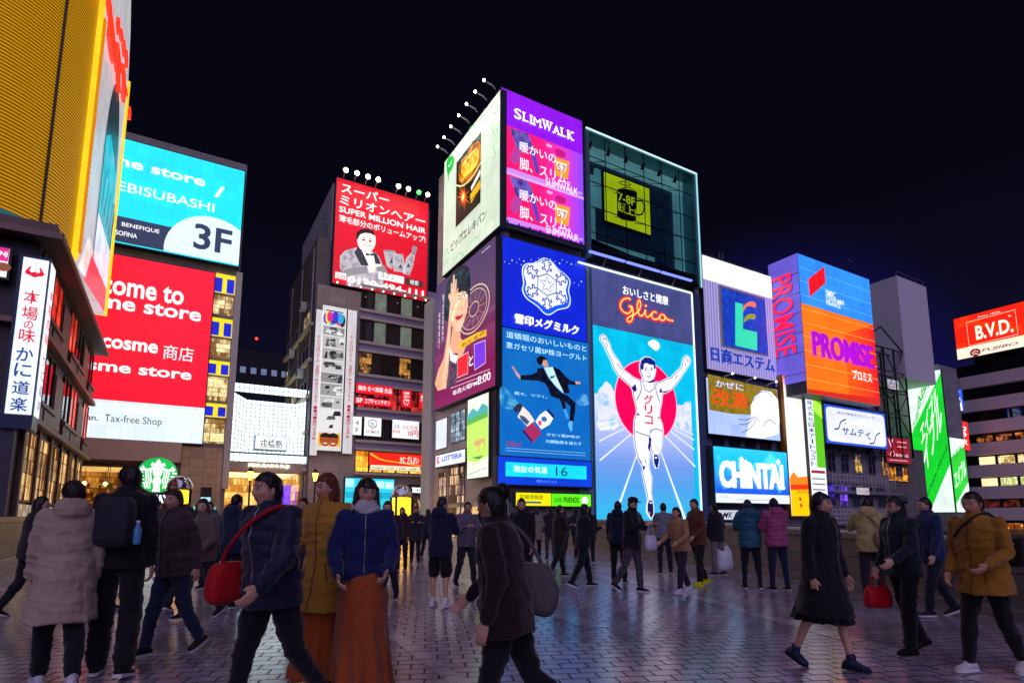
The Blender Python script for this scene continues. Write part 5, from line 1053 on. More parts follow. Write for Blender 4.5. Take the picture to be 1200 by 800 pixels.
A = Art(F6, root, 'lettering', 0.03); A.text('かぜに', (838.3, 452.8), (870.5, 450.8), ink('#3a3ac0', 0.9), 3, 0.05); A.text('かぜに', (838, 452.6), (870.2, 450.6), ink('#f4f0ff', 1.1), 4, 0.01)
A.text('改源', (834.6, 474.6), (874.8, 461), ink('#e03a14', 1.1), 4, 0.012); A.done()
for k in range(3):
    x = 40 + 2.9 * k; p = F6.W(x, v1 + 0.1); floodlight(p, p + Vector((0.1, -0.9, 0.25)), lit('#dfe4ff', 2.5, True, 0), ['left', 'middle', 'right'][k] + ' small floodlight of three over the gold medicine board', 'floodlights over the medicine board', 0.1)

F6b = Face('y', 32.3)
root, rc = sign('rental_sign', 'bright cyan flat rental board with thick white capitals, low beside the runner', F6b, (839, 588.3), (921.3, 530.2), lit('#20a8e8', 1.0, True, 0.2, 0.6), 0.7)
u0, v0, u1, v1 = rc
A = Art(F6b, root, 'picture', 0.02); A.grad((839, 588.3), (921.3, 530.2), ['#1a3cc0', '#1858d0', '#1a8ce4', '#18b4f0', '#2cc8f4'], 0, 16, 1.0); vb = F6b.L(840, 577.5)[1]; A.polyuv([(u0, v0), (u1, v0), (u1, vb), (u0, vb)], lit('#dfe8f4', 1.0, True, 0), 1)
for i in range(12):
    x = 842 + 76 * ((i * 0.618) % 1); y = 536 + 36 * ((i * 0.37) % 1); r_ = 3 + 4 * ((i * 0.71) % 1); A.poly([(x - r_, y), (x, y - r_ * 1.4), (x + r_, y), (x, y + r_ * 1.4)], ink(['#38d0f8', '#1a6ad8', '#54dcf8'][i % 3], 0.9), 1 if y < 566 else 0)
A.done()
A = Art(F6b, root, 'lettering', 0.05)
A.text('CHINTAI', (842.8, 571), (915.2, 544.3), WHITE, 3, 0.085, 0, 0.12); A.text('.', (917, 572.8), (919.5, 570.5), WHITE, 3, 0.05)
for x, y in ((868, 538), (873, 541.5), (904, 545.5), (911, 541)): A.poly([(x - 3, y), (x, y - 3.6), (x + 3, y + .4), (x, y + 3.8)], WHITE, 3)
A.text('いつも、', (842, 583.5), (854, 580.5), ink('#6a7080', 0.5), 3); A.line([(861, 585), (905, 586)], 0.5, ink('#6a7080', 0.5), 3); A.done()
root, rc = sign('plate_sign', 'small white plate with black brush strokes under the cyan rental board', F6, (841, 608.5), (865, 597.5), lit('#d4d8e4', 0.7), 0.2)
A = Art(F6, root, 'lettering', 0.02); A.text('MK', (846, 606.5), (859, 599.5), BLACK, 2, 0.03, 0.5); A.done()

F7 = Face('y', 32.5)
root, rc = sign('tall_led_sign', 'tall narrow white LED board with orange ends beside the cyan rental board', F7, (928, 604), (945.8, 445), lit('#f4f0ea', 1.1, True, 0.06), 0.6, paint('#b87a30', 0.4, 0.3), 0.05)
u0, v0, u1, v1 = rc; hh = v1 - v0
A = Art(F7, root, 'picture', 0.02)
for i in range(10):
    t = i / 10; a, b = lin('#e03018'), lin('#f4f0ea'); c = tuple(round(a[k] * (1 - t) + b[k] * t, 4) for k in range(3)); A.polyuv([(u0, v1 - hh * 0.12 * (i + 1) / 10), (u1, v1 - hh * 0.12 * (i + 1) / 10), (u1, v1 - hh * 0.12 * i / 10), (u0, v1 - hh * 0.12 * i / 10)], lit(c, 1.1, True, 0), 0)
A.polyuv([(u0, v0 + hh * 0.2), (u1, v0 + hh * 0.2), (u1, v0 + hh * 0.29), (u0 + 1.2, v0 + hh * 0.27), (u0 + .6, v0 + hh * 0.31), (u0, v0 + hh * 0.26)], lit('#f08018', 1.1, True, 0), 1); A.polyuv([(u0, v0), (u1, v0), (u1, v0 + hh * 0.2), (u0, v0 + hh * 0.2)], lit('#ffc800', 1.1, True, 0), 1); A.polyuv([(u0, v0 + hh * 0.18), (u1, v0 + hh * 0.19), (u1, v0 + hh * 0.225), (u0, v0 + hh * 0.215)], ink('#d83010', 1.0), 2); A.done()
A = Art(F7, root, 'lettering', 0.04); A.text('Justin', (932.5, 579), (948.5, 572.5), ink('#d04a10', 0.9), 3, 0.01, 0.2); A.disc((937, 584.5), 2.3, ink('#e01818', 1), 3); A.disc((938, 592), 2.3, ink('#e01818', 1), 3); A.done()
F8 = Face('y', 32.2)
root, rc = sign('column_sign', 'tall green and white column sign with vertical blue characters left of the blue rimmed board', F8, (953.5, 607), (961.5, 469), lit('#eef2ee', 0.95), 0.8)
u0, v0, u1, v1 = rc; hh = v1 - v0; um = u0 + (u1 - u0) * 0.45
A = Art(F8, root, 'picture', 0.02); A.polyuv([(um, v0 + hh * 0.42), (u1, v0 + hh * 0.42), (u1, v1), (um, v1)], lit('#58b41c', 1.0, True, 0), 1); A.polyuv([(um, v1 - hh * 0.1), (u1, v1 - hh * 0.16), (u1, v1 - hh * 0.04), (um, v1)], ink('#a0dc40', 1), 2)
for k in range(7): z = v0 + hh * (0.05 + 0.045 * k); A.polyuv([(u0 + .15, z), (u1 - .3, z), (u1 - .3, z + .12), (u0 + .15, z + .12)], ink('#8a8aa0', 0.5), 1)
A.polyuv([(u0 + .1, v0 + hh * 0.37), (u1 - .2, v0 + hh * 0.37), (u1 - .2, v0 + hh * 0.395), (u0 + .1, v0 + hh * 0.395)], ink('#a02840', 0.8), 1); A.done()
A = Art(F8, root, 'lettering', 0.03); n = 11; seq = '株式会社日本アートラスト'
for i, ch in enumerate(seq):
    h1 = hh * 0.56 / len(seq); vs, fs, ar = letters(ch, 0.03); w = (um - u0) * 0.8; zc = v1 - hh * 0.015 - h1 * (i + 0.5)
    if ch == 'ー': vs = [(1 - y, x, z) for x, y, z in vs]; w *= 0.3
    A.mb.add([F8.W(u0 + (um - u0) / 2 + (x - .5) * w, zc + (y - .5) * h1 * 0.82, 0.08) for x, y, z in vs], fs, ink('#20409c', 0.8))
A.done()
F9 = Face('y', 32.0)
root, rc = sign('property_sign', 'white property company board with a rounded blue rim under the orange loan board', F9, (968.8, 518.5), (1036.5, 484.5), lit('#2a50d0', 0.9), 0.4)
u0, v0, u1, v1 = rc; A = Art(F9, root, 'face_plate', 0.015); rr = 0.5; a0, b0, a1, b1 = u0 + .22, v0 + .22, u1 - .22, v1 - .22; pts = []
for cx, cy, s0 in ((a1 - rr, b1 - rr, 0), (a0 + rr, b1 - rr, 90), (a0 + rr, b0 + rr, 180), (a1 - rr, b0 + rr, 270)): pts += [(cx + rr * math.cos(R(s0 + 18 * k)), cy + rr * math.sin(R(s0 + 18 * k))) for k in range(6)]
A.polyuv(pts, lit('#eef2fc', 1.1), 1); A.done()
A = Art(F9, root, 'lettering', 0.03); DB = ink('#10288c', 0.7); A.text('総合不動産のプロデューサー', (980.5, 484.6), (1027, 489), DB, 3, 0.02); A.text('サムティ', (986.5, 509.3), (1019, 504.5), DB, 3, 0.045, 0.15)
A.line([(977, 502.5), (982, 501.5), (984.5, 494.5), (990.5, 491)], 1.7, DB, 3, True); A.line([(1018.5, 519.5), (1023.5, 518.5), (1026, 510.5), (1030.5, 507)], 1.7, DB, 3, True); A.disc((1018.5, 514), 1.2, DB, 3); A.disc((990, 496), 1.0, DB, 3); A.done()
F10 = Face('y', 33.2)
root, rc = sign('food_company_sign', 'dull red food company panel right of the blue rimmed board', F10, (1039.5, 541), (1065, 515), lit('#a81c30', 0.6), 0.3)
A = Art(F10, root, 'lettering', 0.02); PK = ink('#f0c8d0', 0.8); A.text('良治食品', (1049.5, 535.5), (1064, 532.5), PK, 2, 0.02); A.text('V', (1041, 524), (1046, 514.5), PK, 2, 0.03); A.line([(1043, 531), (1046, 528), (1048, 532), (1045, 535), (1042.5, 532)], 0.7, PK, 2, True, True)
for y in (517.5, 523): A.line([(1051, y), (1062, y + 1.2)], 0.8, PK, 2)
A.line([(1042, 538.5), (1063, 540)], 0.6, PK, 2); A.done()
root, rc = sign('small_plate', 'tiny white name plate hung on the steel lattice', F10, (1040.5, 454.5), (1052.5, 446.5), lit('#d8d8de', 0.5), 0.1); A = Art(F10, root, 'lettering', 0.02); A.text('日興商会', (1042, 450.5), (1051.5, 449), DB, 2); A.line([(1042, 453), (1051.5, 454)], 0.9, ink('#a02030', 0.6), 2); A.done()
root, rc = sign('small_plate', 'tiny red lettered plate on the lower balcony rail', Face('y', 32.6), (1004, 579), (1018, 571.5), lit('#e0d4d8', 0.5), 0.06); A = Art(Face('y', 32.6), root, 'lettering', 0.02); A.text('テナント募集', (1005.5, 576.5), (1017, 574.5), ink('#a02030', 0.6), 2); A.done()

# green letting sign round the corner
FGX = Face('xl', 79.2); FGY = Face('y', 33.05)
gs = thing('letting_sign', 'big green and white corner sign with slanted white characters', 'sign', (79.2, 33, 0))
zt_, zb_ = FGX.L(1102, 433)[1], FGX.L(1080, 600)[1]; ub = -33.05; ua = FGX.L(1062.5, 447)[0]
m = MB(); m.box(79.22, 79.6, 33.07, -ua, zb_, zt_, HOUSING); m.box(79.61, 83.2, 33.07, 33.3, zb_, FGY.L(1110, 512)[1], HOUSING); m.build('housing', gs)
GREEN = lit('#12b828', 1.1, True, 0.1); GWH = lit('#e6f8ee', 1.1)
m = MB(); FGX.slab(m, ua, zb_, ub, zt_, 0, 0.012, GREEN); m.build('side_panel', gs)
e0, e1 = 79.62, 83.2; ez = FGY.L(1110, 512)[1]; m = MB(); FGY.slab(m, e0, zb_, e1, ez, 0, 0.012, GREEN); m.build('front_panel', gs)
A = Art(FGX, gs, 'picture', 0.02)
def cl(pts): return [(min(max(a, ua), ub), min(max(b, zb_), zt_)) for a, b in [FGX.L(*p) for p in pts]]
W_ = ub - ua
A.polyuv([(ua, zt_), (ua, zt_ - 7.4), (ub, zt_ - 0.4), (ub, zt_)], GWH, 1); A.polyuv([(ua + 0.2, zb_), (ub, zb_), (ub, zb_ + 5.6), (ua + 1.2, zb_ + 0.1)], GWH, 1)
def slant(A, F, t, u, v, w, h, k, mat, l, bold=0.04):
    vs, fs, ar = letters(t, bold); A.mb.add([F.W(u + w * x, v + h * y + k * w * x, 0.02 + STEP * l) for x, y, z in vs], fs, mat)
slant(A, FGX, 'エイブル', ua + 0.25, zb_ + 2.4, W_ * 0.85, 4.2, 2.4, WHITE, 3); slant(A, FGX, 'エイブル', ua + 1.0, zb_ + 8.0, W_ * 0.6, 2.6, 2.2, WHITE, 3)
slant(A, FGX, 'お部屋さがし', ua + 0.25, zt_ - 7.2, W_ * 0.62, 1.2, 2.4, ink('#12a028', 0.9), 3); slant(A, FGX, 'ABLE', ua + 0.9, zt_ - 4.6, W_ * 0.5, 1.2, 2.2, ink('#12a028', 0.9), 3)
slant(A, FGX, 'http://www.able.co.jp', ua + 0.7, zb_ + 0.7, W_ * 0.8, 0.9, 2.2, ink('#1a3a28', 0.5), 3, 0.02); A.done()
A = Art(FGY, gs, 'front_picture', 0.02); A.polyuv([(e0, ez), (e0, ez - 2.4), (e1, ez - 0.8), (e1, ez)], GWH, 1); A.polyuv([(e0, zb_), (e1, zb_), (e1, zb_ + 3.6), (e0, zb_ + 1.0)], GWH, 1); slant(A, FGY, 'エイブル', e0 + 0.2, zb_ + 2.6, 3.1, 2.2, 0.6, WHITE, 3); slant(A, FGY, 'お部屋', e0 + 0.3, ez - 2.9, 2.4, 1.0, 0.5, ink('#12a028', 0.9), 3); A.done()
m = MB(); FGX.slab(m, ua - 0.06, zb_, ua, zt_, -0.1, 0.1, lit('#8affc8', 1.6, True, 0)); m.build('light_strip', gs)

# far right: apartment sign, karaoke signs, underwear board
FQ = Face('y', 36)
root, rc = sign('apartment_sign', 'small blue and white apartment sign high above the red karaoke sign', Face('y', 37), (1108, 477.5), (1127, 456.5), lit('#1c50d8', 1.2), 0.3)
A = Art(Face('y', 37), root, 'lettering', 0.02); A.text('ユニ', (1109.5, 464.5), (1124, 457.8), WHITE, 2, 0.05); A.text('マンション', (1108.6, 470.3), (1126.5, 466.5), WHITE, 2, 0.03); A.rect((1108.2, 477.3), (1126.9, 472.6), WHITE, 1); A.text('賃貸 直通', (1109.5, 476.6), (1125, 473.2), ink('#1c50d8', 1), 2, 0.05); A.done()
root, rc = sign('karaoke_sign', 'red karaoke sign with white characters between the green sign and the banded tower', Face('y', 38), (1121, 526), (1133.5, 494.5), lit('#e8281c', 1.2), 0.4)
A = Art(Face('y', 38), root, 'lettering', 0.02); A.column('カラ歌', (1123, 520.5), (1131.5, 498), WHITE, 2, 0.05); A.done()
root, rc = sign('narrow_red_sign', 'narrow red sign squeezed just left of the karaoke sign', Face('y', 38.2), (1112, 524), (1119.5, 493.5), lit('#d81818', 1.0), 0.3)
A = Art(Face('y', 38.2), root, 'lettering', 0.02); A.column('歌広場', (1113, 520), (1118, 497), WHITE, 2, 0.05); A.done()
m2 = building('narrow_building', 'narrow drab building between the green sign and the banded tower', (90, 39, 0)); m = MB(); m.box(85, 98, 39, 50, -2.6, 19.5, tiles('#6a5a50', 1.0, 0.6)); m.build('wall', m2)
FN = Face('y', 38.98)
for i in range(3): window(m2, FN, 88 + i * 2.2, 6.4, 89.6 + i * 2.2, 8.8, room('#e8b060', '#40281a', 0.8, 1.5), GREYPAINT, 2, 1)
root, rc = sign('yellow_strip_sign', 'thin yellow upright strip sign below the red karaoke sign', Face('y', 37.5), (1118.5, 560), (1121.5, 528), lit('#f0c818', 1.1), 0.2)
FBV = Face('xl', 99.9)
root, rc = sign('underwear_sign', 'red rooftop board with big white initials over a white company strip', FBV, (1122.5, 421.6), (1212, 350), lit('#e4200c', 1.15, True, 0.12), 0.6)
u0, v0, u1, v1 = rc
A = Art(FBV, root, 'picture', 0.02); vw = FBV.L(1121, 409.5)[1]; A.polyuv([(u0, v0), (u1, v0), (u1, vw), (u0, vw)], lit('#f4e8d0', 1.2, True, 0), 1)
for i in range(18): x = u0 + (u1 - u0) * ((i * 0.618) % 1); z = vw + (v1 - vw) * (int((i * 0.37 % 1) * 6) / 6); A.polyuv([(x, z), (min(u1, x + 1.1), z), (min(u1, x + 1.1), min(v1, z + 0.8)), (x, min(v1, z + 0.8))], ink('#f0340c', 1.2), 0)
A.line([(1132.5, 378), (1189.5, 362.8), (1193.3, 391.5), (1136, 405.5)], 0.8, ink('#f4c8a8', 0.9), 2, False, True); A.done()
A = Art(FBV, root, 'lettering', 0.03); CR = ink('#fff2d8', 1.3); A.text('B.V.D.', (1144.5, 398.5), (1186, 372), CR, 3, 0.06); A.text('Since 1876.', (1146, 372.3), (1173, 364), CR, 3, 0.02); A.text('R', (1182, 371.5), (1185.5, 368.6), CR, 3)
A.text('FUJIBO', (1150.5, 413.3), (1193, 400), ink('#7a1420', 0.7), 3, 0.035, 0.25); A.disc((1143, 413), 4.6, ink('#8a1420', 0.7), 2, 1.15); A.line([(1139, 414), (1143, 411), (1147, 412)], 0.8, ink('#f4e8d0', 1.2), 3); A.line([(1140, 416), (1143, 414), (1147, 415)], 0.8, ink('#f4e8d0', 1.2), 3); A.done()

# ================================================================== signs on the left and along the street
FC1 = Face('y', 53.8)
root, rc = sign('cosmetics_sign', 'huge red cosmetics store board with white words over a white strip', FC1, (30, 508), (251.8, 320), lit('#f2102c', 1.15, True, 0.08, 0.2), 0.45)
u0, v0, u1, v1 = rc; vw = FC1.L(236, 477.8)[1]
m = MB(); FC1.slab(m, u0, v0, u1, vw, 0.013, 0.03, lit('#dcebf2', 1.0, True, 0.06, 0.2)); m.build('lower_panel', root)
A = Art(FC1, root, 'lettering', 0.04)
A.text('Welcome to', (62, 334), (216.5, 335.5), WHITE, 2, 0.05); A.text('@cosme store', (28, 351.5), (236.5, 360.5), WHITE, 2, 0.05)
A.text('@cosme', (92, 408), (186, 397.5), WHITE, 2, 0.06); A.text('商店', (190.5, 420.3), (227.5, 408), WHITE, 2, 0.0); A.text('@cosme store', (34, 429.5), (225, 432.5), WHITE, 2, 0.05)
A.text('Tax-free Shop', (121.8, 496.3), (190, 490), ink('#3a3e48', 0.5), 2, 0.0); A.text('Japan.', (86, 493), (115.5, 485.8), ink('#2a2e38', 0.5), 2, 0.03)
for k in range(14): x = 110 + k * 9; y = 469.4 + (x - 110) * 0.088; A.line([(x, y), (x + 5, y + 0.45)], 0.4, ink('#9a9aa4', 0.6), 2)
A.done()
FC2 = Face('y', 53.6)
root, rc = sign('floor_guide_sign', 'turquoise cosmetics board with a pale circle reading 3F, above the red board', FC2, (70, 271), (287, 201.3), lit('#08c8d8', 1.1, True, 0.06, 0.2), 0.6)
u0, v0, u1, v1 = rc; vw = FC2.L(140, 253.3)[1]
q = FC2.L(277, 310.5); v0 = q[1]
A = Art(FC2, root, 'picture', 0.02); A.polyuv([(u0, v0), (u1, v0), (u1, vw), (u0, vw)], lit('#263450', 0.9, True, 0.05), 1); A.disc((247.5, 300), 46, lit('#d4e8f4', 1.05, True, 0), 2, 1.0, 48, (u0, v0, u1, v1)); A.done()
m = MB(); FC2.slab(m, u0 - .1, v0 - 0.1, u1 + 0.1, rc[1], -0.6, 0.0, HOUSING); m.build('lower_housing', root)
A = Art(FC2, root, 'lettering', 0.05); A.text('@cosme store', (46, 174), (241, 207.5), WHITE, 2, 0.05); A.text('/', (251, 230.8), (263.5, 220.5), WHITE, 2, 0.06); A.text('EBISUBASHI', (137.5, 222.8), (251.5, 239.3), WHITE, 2, 0.01)
A.text('BENEFIQUE', (142.5, 265.8), (187, 269.8), WHITE, 2, 0.02); A.text('SOFINA', (135, 275), (161, 274.8), WHITE, 2, 0.02); A.text('3F', (226, 291), (272.5, 271), ink('#263450', 0.9), 3, 0.05); A.done()
F11 = Face('y', 53.7)
root = thing('coffee_sign', 'round green and white coffee house emblem on the brown slatted wall', 'sign', F11.W(-1.2, 3.2))
c = F11.L(184.5, 556); rad = F11.m_per_px(184.5, 556) * 20.2
def disc3(name, r_, o0, o1, mat):
    m = MB(); n = 40; a = [F11.W(c[0] + r_ * math.cos(2 * math.pi * k / n), c[1] + r_ * math.sin(2 * math.pi * k / n), o0) for k in range(n)]; b = [F11.W(c[0] + r_ * math.cos(2 * math.pi * k / n), c[1] + r_ * math.sin(2 * math.pi * k / n), o1) for k in range(n)]
    m.add(a + b, [(k, (k + 1) % n, n + (k + 1) % n, n + k) for k in range(n)] + [tuple(range(n, 2 * n))], mat); m.build(name, root)
disc3('housing', rad * 1.04, -0.28, 0.0, WHITEPAINT); disc3('panel', rad, 0.001, 0.03, lit('#08a040', 1.2, True, 0.05))
A = Art(F11, root, 'emblem', 0.035); WS = ink('#f4fcf6', 1.3); kx = rad
def E(*p): return [(c[0] + x * kx, c[1] + y * kx) for x, y in p]
def eline(pts, w, mat, l):
    P = [Vector(p) for p in crv(E(*pts), 5)]
    for i in range(len(P) - 1):
        t = (P[i + 1] - P[i]).normalized(); nn = Vector((-t.y, t.x)) * w * kx / 2; A.polyuv([tuple(P[i] + nn), tuple(P[i + 1] + nn), tuple(P[i + 1] - nn), tuple(P[i] - nn)], mat, l)
A.polyuv(E((-0.38, 0.52), (-0.3, 0.72), (-0.15, 0.62), (-0.1, 0.78), (0, 0.92), (0.1, 0.78), (0.15, 0.62), (0.3, 0.72), (0.38, 0.52), (0.0, 0.44)), WS, 2)
A.polyuv(crv(E((0, 0.42), (0.18, 0.36), (0.24, 0.14), (0.16, -0.08), (0, -0.2), (-0.16, -0.08), (-0.24, 0.14), (-0.18, 0.36)), 4, True), WS, 2)
A.polyuv(E((-0.16, -0.18), (0.16, -0.18), (0.22, -0.4), (0.14, -0.7), (0.2, -0.97), (-0.2, -0.97), (-0.14, -0.7), (-0.22, -0.4)), WS, 2)
for sg in (-1, 1):
    for k, (a, b) in enumerate(((0.32, 0.34), (0.43, 0.46), (0.54, 0.58))):
        eline([(sg * 0.1, 0.46), (sg * a, 0.25), (sg * (a + 0.02), -0.05), (sg * (b - 0.06), -0.35), (sg * (b + 0.02), -0.6), (sg * b * 0.9, -0.78)], 0.065, WS, 2)
    A.polyuv(E((sg * 0.62, 0.22), (sg * 0.5, 0.32), (sg * 0.66, 0.36), (sg * 0.72, 0.54), (sg * 0.8, 0.4), (sg * 0.88, 0.34), (sg * 0.84, 0.2)), WS, 2)
    for k in range(4): eline([(sg * (0.72 - 0.05 * k), 0.12 - 0.2 * k), (sg * (0.96 - 0.07 * k), 0.1 - 0.2 * k)], 0.08, WS, 2)
for x in (-0.09, 0.09): A.polyuv(E((x - 0.05, 0.2), (x + 0.05, 0.2), (x + 0.05, 0.23), (x - 0.05, 0.23)), ink('#0a5028', 0.6), 3)
A.polyuv(E((-0.06, 0.0), (0.06, 0.0), (0.0, -0.04)), ink('#0a5028', 0.6), 3); A.done()
root, rc = sign('bookshop_sign', 'glowing white bookshop letters on a dark strip below the coffee emblem', F11, (156, 590), (207, 579.5), paint('#2c2434', 0.4), 0.3)
A = Art(F11, root, 'lettering', 0.02); A.text('TSUTAYA', (158.5, 588.6), (205, 580), ink('#eef0ff', 2.4), 2, 0.05, 0, 0.12); A.done()

# --- hair product board
F12 = Face('y', 53.8)
root, rc = sign('hair_sign', 'red hair product billboard with a smiling man in a pale tuxedo and a phone number', F12, (389.5, 331.2), (502, 239), lit('#dc0c24', 0.78, True, 0.08, 0.3), 0.7)
def zh(*p): return [(380 + x / 5, 200 + y / 5) for x, y in p]
A = Art(F12, root, 'picture', 0.02); GRY = ink('#8e8a90', 0.8); GR2 = print2('#c4c0c2', '#8c8890', 0.85, 1.4, 0.42, 0.68, False)
A.poly(zh((90, 560), (92, 500), (120, 470), (185, 450), (215, 470), (300, 480), (325, 510), (345, 560), (365, 600), (345, 625), (345, 700), (130, 675), (132, 620), (100, 600)), GR2, 1)
A.poly(zh((110, 585), (160, 570), (255, 560), (250, 600), (180, 610), (130, 625)), GRY, 2); A.poly(zh((310, 560), (350, 555), (370, 595), (345, 620), (315, 600)), GRY, 2)
A.poly(zh((175, 480), (200, 445), (225, 480), (262, 560), (215, 555)), ink('#3a3c48', 0.6), 3); A.poly(zh((285, 475), (305, 488), (330, 545), (300, 560)), ink('#3a3c48', 0.6), 3); A.poly(zh((215, 470), (288, 480), (300, 560), (262, 565)), ink('#f4f0f0', 1.1), 2)
A.poly(zh((190, 395), (200, 370), (245, 355), (290, 370), (300, 410), (292, 450), (262, 480), (225, 470), (200, 445)), ink('#e4d4cc', 1.0), 4, True)
A.poly(zh((186, 410), (188, 365), (215, 345), (255, 342), (285, 355), (297, 385), (270, 370), (235, 366), (208, 376), (196, 400)), ink('#241c20', 0.5), 5)
for x, y in ((230, 408), (268, 415)): A.disc(zh((x, y))[0], 1.0, ink('#30242a', 0.5), 6, 1.8, 10)
A.line(zh((222, 398), (232, 394), (242, 400)), 0.6, ink('#30242a', 0.5), 6); A.line(zh((260, 404), (270, 400), (280, 408)), 0.6, ink('#30242a', 0.5), 6); A.poly(zh((228, 438), (250, 446), (272, 444), (250, 456)), ink('#fff8f4', 1.1), 6); A.line(zh((226, 436), (250, 446), (276, 442)), 0.6, ink('#7a5a54', 0.6), 7); A.line(zh((248, 412), (252, 430), (243, 432)), 0.5, ink('#a88a80', 0.7), 6)
A.poly(zh((242, 482), (265, 490), (288, 485), (286, 502), (265, 496), (244, 500)), BLACK, 5)
A.poly(zh((250, 560), (275, 545), (330, 550), (335, 560), (300, 565), (296, 595), (262, 600)), ink('#e4d4cc', 1.0), 5)
for pts in (((345, 465), (415, 470), (418, 490), (395, 580), (365, 560)), ((398, 485), (460, 490), (478, 600), (405, 590)), ((478, 515), (510, 480), (530, 500), (520, 560), (500, 615), (460, 605))): A.poly(zh(*pts), GR2, 3)
A.poly(zh((345, 465), (415, 470), (412, 480), (348, 476)), GRY, 4); A.poly(zh((515, 440), (545, 450), (530, 500), (510, 490)), GRY, 4)
for x, y in ((392, 530), (445, 560), (492, 555)): A.poly(zh((x - 12, y + 12), (x, y - 14), (x + 12, y + 12)), ink('#5a5a60', 0.5), 5)
A.rect(*[zh((316, 634))[0], zh((465, 624))[0]], ink('#f4f4f0', 1.1), 6); A.rect(zh((470, 668))[0], zh((578, 650))[0], ink('#5a3a38', 0.5), 6); A.rect(zh((62, 630))[0], zh((128, 606))[0], ink('#f0ece8', 1.1), 6); A.disc(zh((82, 622))[0], 2.2, ink('#c02030', 0.9), 7); A.disc(zh((110, 626))[0], 2.2, ink('#c02030', 0.9), 7)
A.disc(zh((82, 622))[0], 1.4, ink('#f0ece8', 1.1), 8); A.disc(zh((110, 626))[0], 1.4, ink('#f0ece8', 1.1), 8); A.done()
A = Art(F12, root, 'lettering', 0.13)
A.text('スーパー', (399.3, 225.8), (455.5, 230.5), WHITE, 2, 0.03); A.text('ミリオンヘアー', (397.8, 239.3), (498, 256), WHITE, 2, 0.03); A.text('SUPER MILLION HAIR', (397, 248.8), (498.4, 268.6), WHITE, 2, 0.04)
A.line([(396.5, 249.6), (498.2, 274.6)], 0.5, ink('#8a0818', 0.6), 2); A.text('薄毛部分のボリュームアップ!', (396.7, 260), (498, 278), WHITE, 2, 0.025)
A.text('0120-494-111', (407.3, 331), (496, 341.5), WHITE, 3, 0.07); A.text('ルアン', zh((328, 627))[0], zh((412, 614))[0], ink('#30242a', 0.5), 3, 0.02); A.text('検索', zh((498, 668))[0], zh((550, 650))[0], WHITE, 3); A.done()
heads = [(402.5, 203.3), (415.3, 206.7), (428, 210.7), (440, 214), (463.5, 221.3), (475, 224.5), (487, 228.5), (497.3, 231)]
for k, h in enumerate(heads):
    p = on_y(h[0], h[1] + 5.5, 53.7); a = on_y(h[0], h[1], 52.2); a.x = p.x
    a = Vector((p.x, 52.9, p.z + 0.30)); lab = 'green tinted floodlight above the red hair billboard' if k == 6 else '%s warm floodlight from the left above the red hair billboard' % ['first', 'second', 'third', 'fourth', 'fifth', 'sixth', '', 'last'][k]
    floodlight(p, a, GREENL if k == 6 else WARM, lab, 'floodlights above the hair billboard', 0.23, (p.x, 53.8, p.z - 3.0), 260, (0.3, 1.0, 0.4) if k == 6 else (1.0, 0.80, 0.55))
for k in range(9):
    p = F12.W(11.9 + k * 1.1, rc[1] - 0.12); floodlight(p, p + Vector((0, -0.8, -0.1)), lit('#ffe0b0', 3.0, True, 0), 'small downward floodlight in the row under the red hair billboard', 'floodlights under the hair billboard', 0.09)

# --- shop signs on that building
F13 = Face('y', 53.55)
def smallsign(name, label, F, bl, tr, panel, texts, depth=0.1, group=None, shapes=None):
    root, rc = sign(name, label, F, bl, tr, panel, depth, None, 0.04, group); A = Art(F, root, 'lettering', 0.02)
    for t in texts: A.text(*t)
    if shapes: shapes(A)
    if len(A.mb.f): A.done()
    return root
RED = lit('#d80c1c', 1.3, True, 0.1); SW = lit('#eef2f2', 1.1, True, 0.08)
smallsign('shop_sign', 'red fifth floor restaurant strip with white characters in the upper window band', F13, (417, 459.8), (460.5, 453.5), RED, [('焼肉 食べ放題 全品', (419.5, 457), (459, 455.5), WHITE, 2, 0.02)])
smallsign('shop_sign', 'red strip reading 5F under the lit fifth floor windows', F13, (415.5, 472.5), (460, 469.6), RED, [('5F', (417.5, 471), (424.5, 466.5), WHITE, 2, 0.05), ('コプチャンチキン', (427, 472.3), (457, 469.5), WHITE, 2, 0.02)])
smallsign('shop_sign', 'upright red restaurant banner in the fifth floor window band', F13, (470.5, 476.5), (482, 458), RED, [('ホルモン', (472.5, 474.5), (480, 459.3), WHITE, 2, 0.03, 0, 0, True)])
smallsign('shop_sign', 'red panel at the right end of the fifth floor band', F13, (491, 478.5), (503, 461), RED, [('焼鳥', (493, 470.5), (501.5, 463.5), WHITE, 2, 0.04)])
smallsign('shop_sign', 'white 4F panel at the left end of the fourth floor band', F13, (412.5, 509), (424, 488.5), SW, [('4', (416.5, 498), (420.5, 492), ink('#30343c', 0.5), 2, 0.0), ('F', (416.5, 507), (420, 500.8), ink('#30343c', 0.5), 2, 0.0)])
smallsign('shop_sign', 'white panel with a dark hexagon on the fourth floor', F13, (426.5, 510), (447, 490), SW, [('KYOMACHI', (429, 507.3), (444.5, 504.6), ink('#a0283c', 0.6), 2, 0.02)], shapes=lambda A: A.line([(436.8, 491.3), (441.5, 494), (441.4, 499), (436.6, 501.8), (432, 498.5), (432.1, 493.5)], 0.9, ink('#1c2c3c', 0.5), 2, False, True).text('恵比', (434, 499.6), (439.6, 494.6), ink('#1c2c3c', 0.5), 2))
